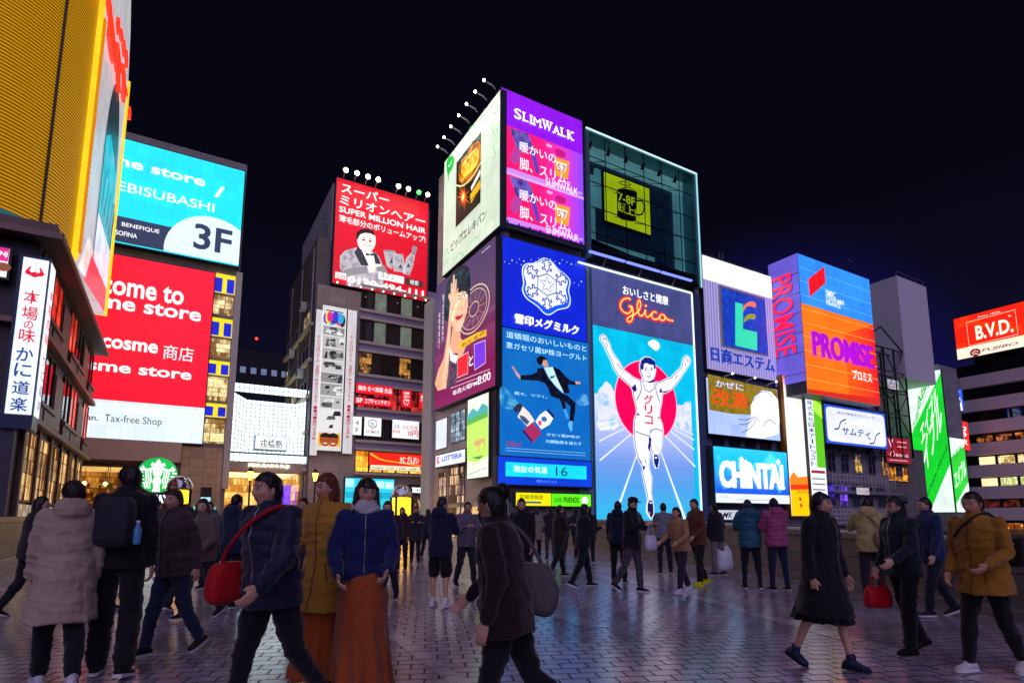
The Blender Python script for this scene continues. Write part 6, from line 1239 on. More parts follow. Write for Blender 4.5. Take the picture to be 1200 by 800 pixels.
smallsign('shop_sign', 'white fourth floor panel with red words and zero yen', F13, (459.5, 512.5), (491, 494), SW, [('女性', (461, 501.3), (468.5, 497.5), ink('#303038', 0.5), 2), ('飲み放題', (460.5, 507), (468.8, 503.8), ink('#c01828', 0.9), 2, 0.02), ('のお客様', (471.5, 502.8), (489.5, 499), ink('#c01828', 0.9), 2, 0.01), ('0円', (478, 511), (490, 505), ink('#c01828', 0.9), 2, 0.05)])
smallsign('shop_sign', 'red and orange noodle banner glowing in the lowest window band', F13, (432.5, 544.3), (495, 533), lit('#e42010', 1.3, True, 0.15), [('かに ざんまい', (468, 543), (490.5, 535), ink('#f8f0e0', 1.2), 2, 0.04, 0.2)], shapes=lambda A: A.line([(434, 531), (446, 538), (462, 541), (494, 546)], 2.2, ink('#ffb020', 1.3), 1, True, False, (1, 0.3)))
smallsign('shop_sign', 'row of small white price plates under the noodle banner', F13, (434, 549.8), (492, 547), lit('#f2e4c0', 1.1, True, 0.2, 2), [('1000 11F 12時 2階', (437, 549), (488, 548.6), ink('#3a2a1a', 0.5), 2, 0.02)])
smallsign('taco_shop_sign', 'white lettered taco shop sign at street level beside the tower pillar', F13, (479, 579), (502.5, 568.5), paint('#2a2c34', 0.5), [('TACO BELL', (482.5, 577), (501.5, 571.3), ink('#ffffff', 1.8), 2, 0.05, 0, 0.08)])
root, rc = sign('street_screen', 'large cyan street screen behind the crowd at the corner building', F13, (403.5, 598), (462, 561.5), lit('#28c4d8', 1.0, True, 0.1, 0.4), 0.3)
A = Art(F13, root, 'picture', 0.02); A.rect((404.5, 583), (461.5, 577), ink('#18a0c0', 0.9), 1); A.rect((440, 571.5), (450, 564), ink('#bcecf4', 1.0), 1); A.rect((451, 572.3), (461, 564.8), ink('#bcecf4', 1.0), 1); A.rect((404.5, 570), (415, 561), ink('#a8e4f0', 1.0), 1); A.done()
# hanging banners with photograph strips
F14 = Face('y', 53.5)
root, rc = sign('photo_banner', 'wide white hanging banner of grey picture panels between two narrow ones', F14, (370.4, 527), (406.4, 362), lit('#d8d8d6', 0.75, True, 0.05), 0.08, None, 0.02, None, 'banner')
u0, v0, u1, v1 = rc; A = Art(F14, root, 'picture', 0.02); rng = random.Random(4); hh = v1 - v0
yy = [0.855, 0.785, 0.70, 0.615, 0.53, 0.455, 0.365, 0.28, 0.20, 0.12]
for k in range(9):
    a, b = v0 + hh * yy[k], v0 + hh * (yy[k + 1] + 0.008)
    A.polyuv([(u0 + .12, b), (u1 - .12, b), (u1 - .12, a), (u0 + .12, a)], ink(['#9a9a98', '#b8b8b6', '#a8a8a6', '#c4c4c2', '#8a8a88'][k % 5] if k < 7 else '#e4e4e2', 0.7), 1)
    for j in range(9 if k < 7 else 2):
        x = u0 + .2 + (u1 - u0 - .7) * rng.random(); z = b + (a - b) * rng.random() * 0.6; w = 0.2 + 0.7 * rng.random(); h = (a - z) * (0.3 + 0.6 * rng.random()); x1 = min(u1 - .14, x + w)
        A.polyuv([(x, z), (x1, z + 0.05), (x1 - 0.1 * rng.random(), z + h), (x + 0.15, z + h * 0.9)], ink(['#2c2c2e', '#56565a', '#e8e8e6', '#77777a', '#1c1c1e'][rng.randrange(5)], 0.7), 2)
a, b = v0 + hh * 0.118, v0 + hh * 0.03; A.polyuv([(u0 + .12, b), (u1 - .12, b), (u1 - .12, a), (u0 + .12, a)], ink('#e0a030', 0.9), 1)
for x in (u0 + 0.75, u1 - 0.75):
    A.polyuv([(x + 0.5 * math.cos(R(k * 20)), (a + b) / 2 + 0.62 * math.sin(R(k * 20))) for k in range(18)], ink('#9a4a20', 0.8), 2); A.polyuv([(x + 0.5 * math.cos(R(k * 20)), (a + b) / 2 + 0.2 + 0.42 * math.sin(R(k * 20))) for k in range(10)], ink('#241410', 0.5), 3)
    A.polyuv([(x - .25, (a + b) / 2 - .3), (x + .25, (a + b) / 2 - .3), (x, (a + b) / 2 - .42)], ink('#f0e0d0', 0.9), 3)
z = v0 + hh * 0.915; c2 = ['#3030c0', '#e8c818', '#d02080', '#20a0d0', '#181828']
for k in range(10): x = u0 + 0.3 + (u1 - u0 - 0.6) * (k + 0.5) / 10; A.polyuv([(x + 0.3 * math.cos(R(j * 45)), z + 0.1 * (k % 3 - 1) + (0.55 + 0.1 * (k % 2)) * math.sin(R(j * 45))) for j in range(8)], ink(c2[k % 5], 0.8), 1 + k % 3)
A.polyuv([(u0 + .3, v1 - .5), (u1 - .3, v1 - .5), (u1 - .3, v1 - .4), (u0 + .3, v1 - .4)], ink('#303034', 0.5), 1); A.done()
for bl, tr, lab in (((362.5, 533), (373, 363.5), 'narrow white hanging banner with red characters left of the picture panels'), ((401, 531), (410.5, 363.5), 'narrow white hanging banner with red characters right of the picture panels')):
    root, rc = sign('text_banner', lab, F14, bl, (tr[0] + 8, tr[1] + 1) if bl[0] > 390 else (tr[0] + 6, tr[1]), lit('#d4d0d2', 0.7, True, 0.05), 0.06, None, 0.02, 'narrow text banners', 'banner'); u0, v0, u1, v1 = rc
    A = Art(F14, root, 'lettering', 0.02); t = 'キングコロシアム 20周年特別スペシャル 11月18日よる7時'; h1 = (v1 - v0) * 0.72 / len(t)
    for i, ch in enumerate(t):
        if ch == ' ': continue
        vs, fs, ar = letters(ch, 0.04); w = h1 * 0.95
        if ch == 'ー': vs = [(1 - y, x, z) for x, y, z in vs]; w *= 0.25
        A.mb.add([F14.W((u0 + u1) / 2 + (x - .5) * w, v1 - (v1 - v0) * 0.18 - h1 * (i + .5) + (y - .5) * h1 * 0.85, 0.04) for x, y, z in vs], fs, ink('#b0203a', 0.7))
    A.done()

# --- arcade gate
FGt = Face('y', 56.0)
ag = thing('arcade_gate', 'white lit glass lattice gate of the shopping arcade across the street', 'gate', (7.2, 56, 0))
GL = lit('#d8f0f6', 2.0, True, 0.10, 0.6); BAR = paint('#3a4a54', 0.4, 0.4)
def lattice(name, P00, P10, P11, P01, nu, nv):
    m = MB(); a, b, c3, d = [Vector(p) for p in (P00, P10, P11, P01)]; m.add([a, b, c3, d], [(0, 1, 2, 3)], GL); nrm = (b - a).cross(d - a).normalized()
    for i in range(nu + 1):
        t = i / nu; p, q = a.lerp(b, t), d.lerp(c3, t); m.tube([p + nrm * .03, q + nrm * .03], 0.03, BAR, 4)
    for j in range(nv + 1):
        t = j / nv; p, q = a.lerp(d, t), b.lerp(c3, t); m.tube([p + nrm * .03, q + nrm * .03], 0.028, BAR, 4)
    return m.build(name, ag)
zb, zt = FGt.L(300, 531.5)[1], FGt.L(300, 469)[1]
xa, xb, xc, xd = 3.95, 5.15, 9.3, 10.45
lattice('glass_wall', (xb, 56, zb), (xc, 56, zb), (xc, 56, zt), (xb, 56, zt), 11, 13)
lattice('glass_wing', (xa, 54.9, zb), (xb - .02, 55.98, zb), (xb - .02, 55.98, zt + .0), (xa, 54.9, zt + .35), 4, 13); lattice('glass_wing', (xc + .02, 55.98, zb), (xd, 54.9, zb), (xd, 54.9, zt + .35), (xc + .02, 55.98, zt), 4, 13)
lattice('glass_wall', (xa, 54.88, zt + .42), (xd, 54.88, zt + .42), (xd, 54.88, zt + 1.2), (xa, 54.88, zt + 1.2), 16, 2)
zl, zu = FGt.L(300, 551)[1], FGt.L(300, 535.5)[1]
lattice('glass_wall', (2.9, 54.6, zu - .55), (11.9, 54.6, zu - .55), (11.9, 54.6, zu + .15), (2.9, 54.6, zu + .15), 20, 1)
m = MB(); m.box(3.7, 11.1, 54.62, 56.2, zl - 0.2, zu - 0.56, paint('#c8b4a0', 0.5, 0, 0.06)); m.box(2.9, 11.9, 54.7, 56.5, zu + .16, zu + .3, STEEL); m.build('fascia', ag)
lattice('glass_wing', (2.9, 54.58, zl - .2), (3.68, 54.58, zl - .2), (3.68, 54.58, zu - .56), (2.9, 54.58, zu - .56), 2, 2); lattice('glass_wing', (11.12, 54.58, zl - .2), (11.9, 54.58, zl - .2), (11.9, 54.58, zu - .56), (11.12, 54.58, zu - .56), 2, 2)
for x in (3.1, 11.4): m = MB(); m.box(x - .25, x + .25, 54.7, 55.2, 0, zl - 0.21, tiles('#b49a74', 0.6, 0.6)); m.build('post', ag)
F15 = Face('y', 54.5)
m = MB(); q = F15.rect((298, 526), (337, 511.5)); F15.slab(m, q[0], q[1], q[2], q[3], -1.45, -0.03, STEEL); F15.slab(m, q[0] + .06, q[1] + .06, q[2] - .06, q[3] - .06, -0.03, 0.0, lit('#eef6f8', 1.3, True, 0)); m.build('name_board', ag)
A = Art(F15, ag, 'lettering', 0.01); A.text('戎橋筋', (304.5, 523.8), (331, 516), BLACK, 2, 0.02); A.text('えびすばし', (309, 515), (325, 513), BLACK, 2); A.text('EBISUBASHI-SUJI', (291, 547.6), (339, 544.5), ink('#fff6e0', 1.8), 2, 0.04, 0, 0.05); A.done()
arc = thing('arcade_interior', 'warm lit shopping arcade seen under the gate, with a violet screen', 'arcade', (7, 62, 0))
m = MB(); m.box(3.76, 11.4, 66, 66.2, 0, 5.6, room('#ffd070', '#a86a20', 1.8, 0.9)); m.build('back_wall', arc)
m = MB(); m.box(3.76, 11.4, 57.4, 66, 5.6, 5.8, lit('#ffe0a0', 1.6, True, 0.1)); m.build('ceiling', arc)
m = MB(); m.box(8.2, 9.9, 60, 60.2, 1.6, 4.6, lit('#7a48ff', 1.3, True, 0.4, 2)); m.build('screen', arc)
for x in (3.76, 10.0): m = MB(); m.box(x, x + .15, 57, 66, 0, 5.5, room('#ffcf70', '#8a5018', 1.4, 0.8)); m.build('shop_front', arc)
m = MB(); m.box(7.2, 8.0, 59, 59.1, 0.6, 4.0, lit('#e8f4ff', 0.8, True, 0.2, 2)); m.build('poster', arc)
fs_ = thing('standing_sign', 'slim lit blue and white standing sign left of the arcade gate post', 'sign', (2.3, 53, 0))
m = MB(); m.box(1.9, 2.7, 53.0, 53.25, 0.0, 3.9, paint('#2a2a34', 0.4)); m.build('body', fs_); m = MB(); m.box(1.95, 2.65, 52.97, 52.995, 0.5, 3.1, lit('#a8e4f0', 1.0, True, 0.2, 2)); m.build('panel', fs_)

# street lamps: lanterns on posts, and domed lantern pillars
def lantern(x, y, z, label):
    root = thing('street_lamp', label, 'street lamp', (x, y, 0), 'gas style lantern posts')
    m = MB(); m.tube([(x, y, 0), (x, y, z - 0.45)], [0.09, 0.06], DARKSTEEL, 8); m.tube([(x, y, 0), (x, y, 0.5)], [0.16, 0.1], DARKSTEEL, 8); m.build('post', root)
    m = MB(); m.lathe((x, y, z), [(0.10, -0.42), (0.22, 0.2), (0.22, 0.24)], lit('#ffb030', 9.0, True, 0), 8); m.build('lantern', root)
    m = MB(); m.lathe((x, y, z), [(0.27, 0.25), (0.2, 0.42), (0.06, 0.55), (0.03, 0.68), (0.002, 0.7)], DARKSTEEL, 8); m.build('cap', root)
p = on_y(293.5, 556, 50); lantern(p.x, p.y, p.z, 'lantern street lamp before the left half of the arcade gate'); p = on_y(369.5, 557.5, 50); lantern(p.x, p.y, p.z, 'lantern street lamp before the right end of the arcade gate')
def pillar_lamp(px, py_top, Y, label):
    top = on_y(px, py_top, Y); x = top.x; z = top.z; w = 0.62; root = thing('lantern_pillar', label, 'street lamp', (x, Y, 0), 'domed lantern pillars')
    m = MB(); m.box(x - w, x + w, Y - w, Y + w, 0, 0.9, paint('#8a8078', 0.5)); 
    for sx in (-1, 1):
        for sy in (-1, 1): m.box(x + sx * w - .07, x + sx * w + .07, Y + sy * w - .07, Y + sy * w + .07, 0.9, z - 0.95, DARKSTEEL)
    m.build('frame', root)
    m = MB(); m.box(x - w * .85, x + w * .85, Y - w * .85, Y + w * .85, 0.9, z - 1.0, lit('#ffb418', 3.2, True, 0.25, 2)); m.build('lantern', root)
    m = MB(); m.lathe((x, Y, z), [(w * 1.25, -0.94), (w * 1.25, -0.8), (w * 1.15, -0.45), (w * 0.8, -0.15), (w * 0.3, -0.02), (0.002, 0)], paint('#b8bcc4', 0.18, 0.9), 20); m.build('dome', root)
pillar_lamp(212, 557, 44, 'domed orange lantern pillar beside the coffee shop'); pillar_lamp(471, 567.5, 42, 'domed orange lantern pillar left of the tower')

# --- crab restaurant sign and the beer board above
FCS = Face('y', 26.0)
u0, v0, u1, v1 = FCS.rect((5.2, 484), (59.5, 306.5)); u0 = FCS.L(5.2, 484)[0]; u1 = FCS.L(36.5, 487)[0]
cs = thing('crab_house_sign', 'tall white lightbox sign with red and blue brush characters on the left corner', 'sign', FCS.W((u0 + u1) / 2, v0))
m = MB(); m.box(u0 - .12, u1 + .04, 26.02, 27.0, v0 - .5, v1 + .12, paint('#2c3c5c', 0.4)); m.build('housing', cs)
m = MB(); FCS.slab(m, u0, v0, u1, v1, 0, 0.012, lit('#e8f2f6', 1.15, True, 0.08)); m.build('panel', cs)
FCX = Face('xr', u1 + .05); m = MB(); FCX.slab(m, 26.1, v0, 26.95, v1, 0, 0.012, lit('#e0eaf2', 1.0, True, 0.08)); m.build('side_panel', cs)
A = Art(FCS, cs, 'lettering', 0.02); CRD = ink('#c4102c', 0.95); CBL = ink('#123a84', 0.85); w = u1 - u0; hh = v1 - v0; uc = (u0 + u1) / 2
def ch(A, F, c, uc, vc, w, h, mat, bold=0.02, sh=0.0):
    vs, fs, ar = letters(c, bold, sh); A.mb.add([F.W(uc + (x - .5) * w, vc + (y - .5) * h, 0.02 + STEP * 2) for x, y, z in vs], fs, mat)
for i, (c_, f) in enumerate((('本', 0.745), ('場', 0.64), ('の', 0.565), ('味', 0.495))): ch(A, FCS, c_, uc, v0 + hh * f, w * (0.62 if c_ != 'の' else 0.36), hh * (0.088 if c_ != 'の' else 0.05), CRD)
for c_, f in (('か', 0.375), ('に', 0.275), ('道', 0.165), ('楽', 0.06)): ch(A, FCS, c_, uc, v0 + hh * f, w * 0.66, hh * 0.085, CBL, 0.03)
def cu_(x, y): return (uc + x * w * 0.36, v0 + hh * 0.905 + y * w * 0.36)
A.polyuv([cu_(0.5 * math.cos(R(20 * k)), -0.25 + 0.38 * math.sin(R(20 * k))) for k in range(18)], CRD, 2)
for sg in (-1, 1):
    for k in range(4):
        a = -0.55 + 0.28 * k; P = [Vector(cu_(sg * 0.45, -0.3 + 0.08 * k)), Vector(cu_(sg * (0.85 - 0.04 * k), -0.25 + 0.16 * k)), Vector(cu_(sg * (1.0 - 0.16 * k), 0.1 + 0.24 * k))]
        for i in range(2):
            t = (P[i + 1] - P[i]).normalized(); nn = Vector((-t.y, t.x)) * 0.03; A.polyuv([tuple(P[i] + nn), tuple(P[i + 1] + nn), tuple(P[i + 1] - nn), tuple(P[i] - nn)], CRD, 2)
A.done()
A = Art(FCX, cs, 'side_lettering', 0.02)
for i, c_ in enumerate('本場の味かに道楽'): ch(A, FCX, c_, 26.52, v0 + hh * (0.80 - 0.098 * i - (0.04 if i > 3 else 0)), 0.5, hh * 0.07, CRD if i < 4 else CBL)
A.done()
root, rc = sign('pink_shop_sign', 'pink and cream shop sign at the far left edge beside the crab house lightbox', Face('y', 26.3), (-14, 322), (11.5, 292), lit('#e4e0d8', 0.9), 0.2)
A = Art(Face('y', 26.3), root, 'lettering', 0.02); A.rect((-14, 303), (11.5, 292), lit('#c81878', 1.0, True, 0), 1); A.text('NJ', (0, 301), (9.5, 296), WHITE, 2, 0.06); A.disc((4, 313), 5, ink('#8a4a28', 0.7), 1, 1.4); A.done()

# beer board: white face toward the street with a glass, and the ribbed golden tank beside it
FBR = Face('xr', -4.5)
br = thing('beer_sign', 'big beer rooftop sign with a golden ribbed tank and a white board with red letters', 'sign', (-6, 33, 12.6))
nb, fb = 31.8, FBR.L(150, 100)[0]; zb, zt = 12.8, FBR.L(150, 93)[1]
pts = [(nb, zb), (fb, zb + 1.2)] + [(fb, zt)] + [(fb - 1.5, zt + 2.6), (fb - 4, zt + 5), (nb, zt + 6)]
m = MB(); n = len(pts); m.add([(-4.5, a, b) for a, b in pts] + [(-5.1, a, b) for a, b in pts], [tuple(range(n)), tuple(range(2 * n - 1, n - 1, -1))] + [(i, n + i, n + (i + 1) % n, (i + 1) % n) for i in range(n)], lit('#b9b6bc', 0.75, True, 0.1, 0.2)); m.build('board', br)
m = MB(); FBR.slab(m, fb - .15, zb + 1.2, fb + .12, zt, -0.5, 0.12, lit('#f0cc00', 0.9, True, 0.1)); m.build('edge_strip', br)
A = Art(FBR, br, 'glass_picture', 0.02)
g0, g1 = 35.5, fb - 1.3
gl = [(g0 + (g1 - g0) * (0.5 - 0.5 * math.cos(R(k * 10))), 24.6 - 3.6 + 5.5 * math.sin(R(k * 10)) * (1.0)) for k in range(19)]
A.polyuv([(g0, zb + .3), (g1 + 0.6, zb + 1.4), (g1 + 0.6, 21.0)] + list(reversed(gl[:])) + [(g0, 21.0)], lit('#20363e', 0.7, True, 0.2), 1)
for k in range(14):
    a, b = 21.0 - 3.0 * k / 14, 21.0 - 3.0 * (k + 1) / 14
A.polyuv([(g0 + .3, 17.2), (g1, 17.6), (g1, 22.5), (g0 + 2, 22.9), (g0 + .3, 21.8)], lit('#18a0b0', 0.8, True, 0.3, 0.7), 2)
A.polyuv([(g0 + .2, 14.8), (g1 + .4, 15.4), (g1 + .2, 17.8), (g0 + .3, 17.4)], lit('#c8d0e0', 0.9, True, 0.2, 0.8), 3)
A.polyuv([(nb + 1.6, zb), (g1 + .6, zb + 1.2), (g1 + .3, 15.4), (g0, 15.0), (nb + 2, 14.2)], lit('#e03a50', 0.9, True, 0.3, 0.7), 2); A.polyuv([(nb + .2, zb), (nb + 2.0, zb + .2), (nb + 3.0, 14.4), (g0, 15.0), (nb + 2.2, 15.2)], lit('#e8dcd8', 0.9, True, 0.3, 0.9), 3)
for k in range(5): x = g0 + 1 + k * 1.3; A.polyuv([(x, 18.2), (x + .3, 18.2), (x + .9, 20.6), (x + .7, 20.6)], ink('#0c4a60', 0.6), 3)
A.done()
m = MB()
REDN = lit('#ff2a14', 1.8, True, 0)
def blk(t, y0, z0, y1, z1, bold):
    vs, fs, ar = letters(t, bold, 0, 0.05); m.add([FBR.W(y0 + (y1 - y0) * x, z0 + (z1 - z0) * y, 0.05 + 0.18 * (z / 0.05 + 1) / 2) for x, y, z in vs], fs, REDN)
a = FBR.L(119, 66); b = FBR.L(149, 112)
blk('D', FBR.L(121, 60)[0], FBR.L(126, 62)[1], FBR.L(131.5, 60)[0], FBR.L(126, 18)[1], 0.16); blk('R', FBR.L(130.5, 80)[0], FBR.L(135, 100)[1], FBR.L(139, 80)[0], FBR.L(135, 58)[1], 0.16); blk('Y', FBR.L(138, 100)[0], FBR.L(142, 124)[1], FBR.L(146.5, 100)[0], FBR.L(142, 84)[1], 0.16)
for t_, x_, y_, x2, y2 in (('S', 121, 14, 126, -4), ('U', 133, 36, 136.5, 18), ('P', 136.8, 48, 139.8, 31), ('E', 140, 60, 142.8, 44), ('R', 143, 72, 146, 57), ('!', 146.8, 136, 149, 119)):
    blk(t_, FBR.L(x_, y_)[0], FBR.L((x_ + x2) / 2, y_)[1], FBR.L(x2, y_)[0], FBR.L((x_ + x2) / 2, y2)[1], 0.12)
m.build('lettering', br)
# golden tank: ribbed half drum facing the river, smooth yellow flank and scalloped orange edge to the board
GOLD = stripes('#f8b808', '#8a5200', 0.15, 'Z', 0.5); GOLD2 = lit('#b06a00', 0.28, True, 0.2, 0.25); YELS = lit('#ffd400', 0.75, True, 0.1, 0.3)  # glow in the gold and yellow stands in for floodlight on the tank
m = MB(); cxt, cyt, rt = -9.3, 31.4, 4.6; nseg = 72; z0t, z1t = 13.15, 34.0; vs = []; fs = []; rows = 8
for j in range(rows + 1):
    z = z0t + (z1t - z0t) * j / rows; rr = rt
    for k in range(nseg + 1):
        a = R(-178 + 192 * k / nseg); sc = 1.0
        vs.append((cxt + rr * math.cos(a), cyt + rr * math.sin(a), z - 1.0 * math.cos(a) * 0 ))
for j in range(rows):
    for k in range(nseg): fs.append((j * (nseg + 1) + k, j * (nseg + 1) + k + 1, (j + 1) * (nseg + 1) + k + 1, (j + 1) * (nseg + 1) + k))
m.add(vs, fs, GOLD, True); m.build('tank', br)
m = MB()
for k in (18, 30, 42, 54):
    a = R(-178 + 192 * k / nseg); m.box(cxt + (rt + .06) * math.cos(a) - .05, cxt + (rt + .06) * math.cos(a) + .05, cyt + (rt + .06) * math.sin(a) - .05, cyt + (rt + .06) * math.sin(a) + .05, z0t, z1t, paint('#4a3a10', 0.5))
m.build('seam', br)
m = MB(); m.box(-4.8, -4.5, 31.25, 31.6, 13.0, 34, YELS); m.build('flank', br)
m = MB(); y = 29.12
for k in range(40): m.tube([(-4.65, 31.62, 13.4 + 0.3 * k), (-4.65, 31.62, 13.66 + 0.3 * k)], [0.27, 0.24], lit('#e88a00', 0.6, True, 0), 8)
m.build('scalloped_edge', br)
m = MB(); m.box(-16, -5.4, 29.8, 40, 12.5, 13.1, DARKBR); m.build('base', br)
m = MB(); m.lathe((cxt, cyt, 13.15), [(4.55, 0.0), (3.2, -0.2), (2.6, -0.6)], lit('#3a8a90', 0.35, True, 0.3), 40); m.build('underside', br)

# ================================================================== people on the bridge
from mathutils.bvhtree import BVHTree
def fabric(h, rough=0.8, sheen=0.25, weave=220.0):
    k = ('f', h, rough, sheen, weave)
    if k in _M: return _M[k]
    m, nt, b = new_mat('fabric'); c = lin(h)
    tc = nt.nodes.new('ShaderNodeTexCoord'); n = nt.nodes.new('ShaderNodeTexNoise'); n.inputs['Scale'].default_value = 5; n.inputs['Detail'].default_value = 7; nt.links.new(tc.outputs['Object'], n.inputs['Vector'])
    mx = nt.nodes.new('ShaderNodeMix'); mx.data_type = 'RGBA'; mx.inputs[6].default_value = tuple(x * 0.72 for x in c) + (1,); mx.inputs[7].default_value = tuple(min(1, x * 1.22) for x in c) + (1,)
    nt.links.new(n.outputs['Fac'], mx.inputs[0]); nt.links.new(mx.outputs[2], b.inputs['Base Color']); b.inputs['Roughness'].default_value = rough
    b.inputs['Sheen Weight'].default_value = sheen; b.inputs['Specular IOR Level'].default_value = 0.25
    n2 = nt.nodes.new('ShaderNodeTexNoise'); n2.inputs['Scale'].default_value = weave; n2.inputs['Detail'].default_value = 2; nt.links.new(tc.outputs['Object'], n2.inputs['Vector'])
    n3 = nt.nodes.new('ShaderNodeTexNoise'); n3.inputs['Scale'].default_value = 14; n3.inputs['Detail'].default_value = 5; n3.inputs['Distortion'].default_value = 1.2; nt.links.new(tc.outputs['Object'], n3.inputs['Vector'])
    b1 = nt.nodes.new('ShaderNodeBump'); b1.inputs['Strength'].default_value = 0.45; b1.inputs['Distance'].default_value = 0.02; nt.links.new(n3.outputs['Fac'], b1.inputs['Height'])
    b2 = nt.nodes.new('ShaderNodeBump'); b2.inputs['Strength'].default_value = 0.12; b2.inputs['Distance'].default_value = 0.003; nt.links.new(n2.outputs['Fac'], b2.inputs['Height']); nt.links.new(b1.outputs[0], b2.inputs['Normal'])
    nt.links.new(b2.outputs[0], b.inputs['Normal']); _M[k] = m; return m
def skin_mat(h):
    """Skin, with eyes, brows and lips where the head's own coordinates put them."""
    k = ('skin', h)
    if k in _M: return _M[k]
    m, nt, b = new_mat('skin'); c = lin(h)
    at = nt.nodes.new('ShaderNodeAttribute'); at.attribute_name = 'head_co'; sx = nt.nodes.new('ShaderNodeSeparateXYZ'); nt.links.new(at.outputs['Vector'], sx.inputs[0])
    def M_(op, a, bb=None):
        n = nt.nodes.new('ShaderNodeMath'); n.operation = op
        for i, v in enumerate((a, bb)):
            if v is None: continue
            if isinstance(v, (int, float)): n.inputs[i].default_value = v
            else: nt.links.new(v, n.inputs[i])
        return n.outputs[0]
    ax = M_('ABSOLUTE', sx.outputs['X']); z = sx.outputs['Z']; front = M_('GREATER_THAN', sx.outputs['Y'], 0.035)
    def ell(cx, cz, rx, rz, soft=0.25):
        dx = M_('DIVIDE', M_('SUBTRACT', ax, cx), rx); dz = M_('DIVIDE', M_('SUBTRACT', z, cz), rz)
        d = M_('SQRT', M_('ADD', M_('MULTIPLY', dx, dx), M_('MULTIPLY', dz, dz)))
        mr = nt.nodes.new('ShaderNodeMapRange'); mr.inputs[1].default_value = 1 + soft; mr.inputs[2].default_value = 1 - soft; nt.links.new(d, mr.inputs[0])
        return M_('MULTIPLY', mr.outputs[0], front)
    tc = nt.nodes.new('ShaderNodeTexCoord'); n = nt.nodes.new('ShaderNodeTexNoise'); n.inputs['Scale'].default_value = 25; nt.links.new(tc.outputs['Object'], n.inputs['Vector'])
    cur = None
    def mix(fac, col, prev):
        mx = nt.nodes.new('ShaderNodeMix'); mx.data_type = 'RGBA'; nt.links.new(fac, mx.inputs[0])
        if isinstance(prev, tuple): mx.inputs[6].default_value = prev
        else: nt.links.new(prev, mx.inputs[6])
        mx.inputs[7].default_value = col; return mx.outputs[2]
    cur = mix(n.outputs['Fac'], tuple(min(1, x * 1.1) for x in c) + (1,), tuple(x * 0.9 for x in c) + (1,))
    cur = mix(ell(0.043, -0.035, 0.024, 0.018, 0.8), (min(1, c[0] * 1.05), c[1] * 0.75, c[2] * 0.72, 1), cur)
    cur = mix(ell(0.031, 0.026, 0.019, 0.0045), (0.02, 0.014, 0.01, 1), cur)
    cur = mix(ell(0.031, 0.004, 0.0165, 0.0082), (0.03, 0.02, 0.016, 1), cur)
    cur = mix(ell(0.031, 0.003, 0.0135, 0.0058), (0.62, 0.6, 0.58, 1), cur)
    cur = mix(ell(0.031, 0.0035, 0.0062, 0.0066), (0.012, 0.008, 0.006, 1), cur)
    cur = mix(ell(0.0, -0.064, 0.023, 0.0085), (0.36, 0.11, 0.1, 1), cur)
    cur = mix(ell(0.0, -0.064, 0.021, 0.0016), (0.08, 0.02, 0.02, 1), cur)
    nt.links.new(cur, b.inputs['Base Color']); b.inputs['Roughness'].default_value = 0.5; b.inputs['Subsurface Weight'].default_value = 0.12
    b.inputs['Subsurface Radius'].default_value = (0.012, 0.005, 0.003); _M[k] = m; return m
def hair_mat(h):
    k = ('hair', h)
    if k in _M: return _M[k]
    m, nt, b = new_mat('hair'); c = lin(h); tc = nt.nodes.new('ShaderNodeTexCoord'); mp = nt.nodes.new('ShaderNodeMapping'); mp.inputs['Scale'].default_value = (1, 1, 0.07); nt.links.new(tc.outputs['Object'], mp.inputs[0])
    n = nt.nodes.new('ShaderNodeTexNoise'); n.inputs['Scale'].default_value = 160; n.inputs['Detail'].default_value = 3; nt.links.new(mp.outputs[0], n.inputs['Vector'])
    mx = nt.nodes.new('ShaderNodeMix'); mx.data_type = 'RGBA'; mx.inputs[6].default_value = tuple(x * 0.5 for x in c) + (1,); mx.inputs[7].default_value = tuple(min(1, x * 1.6) for x in c) + (1,)
    nt.links.new(n.outputs['Fac'], mx.inputs[0]); nt.links.new(mx.outputs[2], b.inputs['Base Color']); b.inputs['Roughness'].default_value = 0.42
    bp = nt.nodes.new('ShaderNodeBump'); bp.inputs['Strength'].default_value = 0.6; bp.inputs['Distance'].default_value = 0.006; nt.links.new(n.outputs['Fac'], bp.inputs['Height']); nt.links.new(bp.outputs[0], b.inputs['Normal']); _M[k] = m; return m

def loft(mb, rings, n=18, mat=None):
    """closed surface through elliptical rings (centre, half axis, half axis)"""
    vs = []; fs = []
    for c, ax, ay in rings:
        for k in range(n): a = 2 * math.pi * k / n; vs.append(c + ax * math.cos(a) + ay * math.sin(a))
    for i in range(len(rings) - 1):
        for k in range(n): fs.append((i * n + k, i * n + (k + 1) % n, (i + 1) * n + (k + 1) % n, (i + 1) * n + k))
    b = len(vs); vs.append(rings[0][0].copy()); vs.append(rings[-1][0].copy()); L = (len(rings) - 1) * n
    for k in range(n): fs.append((b, (k + 1) % n, k)); fs.append((b + 1, L + k, L + (k + 1) % n))
    mb.add(vs, fs, mat, True)
def limb(mb, pts, rs, n=14, sub=4):
    """rounded tapering limb through joints"""
    P = [Vector(p) for p in pts]; Q = []; S = []
    for i in range(len(P) - 1):
        for k in range(sub): t = k / sub; Q.append(P[i].lerp(P[i + 1], t)); S.append(rs[i] * (1 - t) + rs[i + 1] * t)
    Q.append(P[-1]); S.append(rs[-1])
    d0 = (Q[0] - Q[1]).normalized(); d1 = (Q[-1] - Q[-2]).normalized(); A = []; B = []
    for f in (0.95, 0.75, 0.4): A.append(Q[0] + d0 * S[0] * f); B.append(S[0] * math.sqrt(1 - f * f))
    E_ = []; G = []
    for f in (0.4, 0.75, 0.95): E_.append(Q[-1] + d1 * S[-1] * f); G.append(S[-1] * math.sqrt(1 - f * f))
    mb.tube(A + Q + E_, B + S + G, None, n)
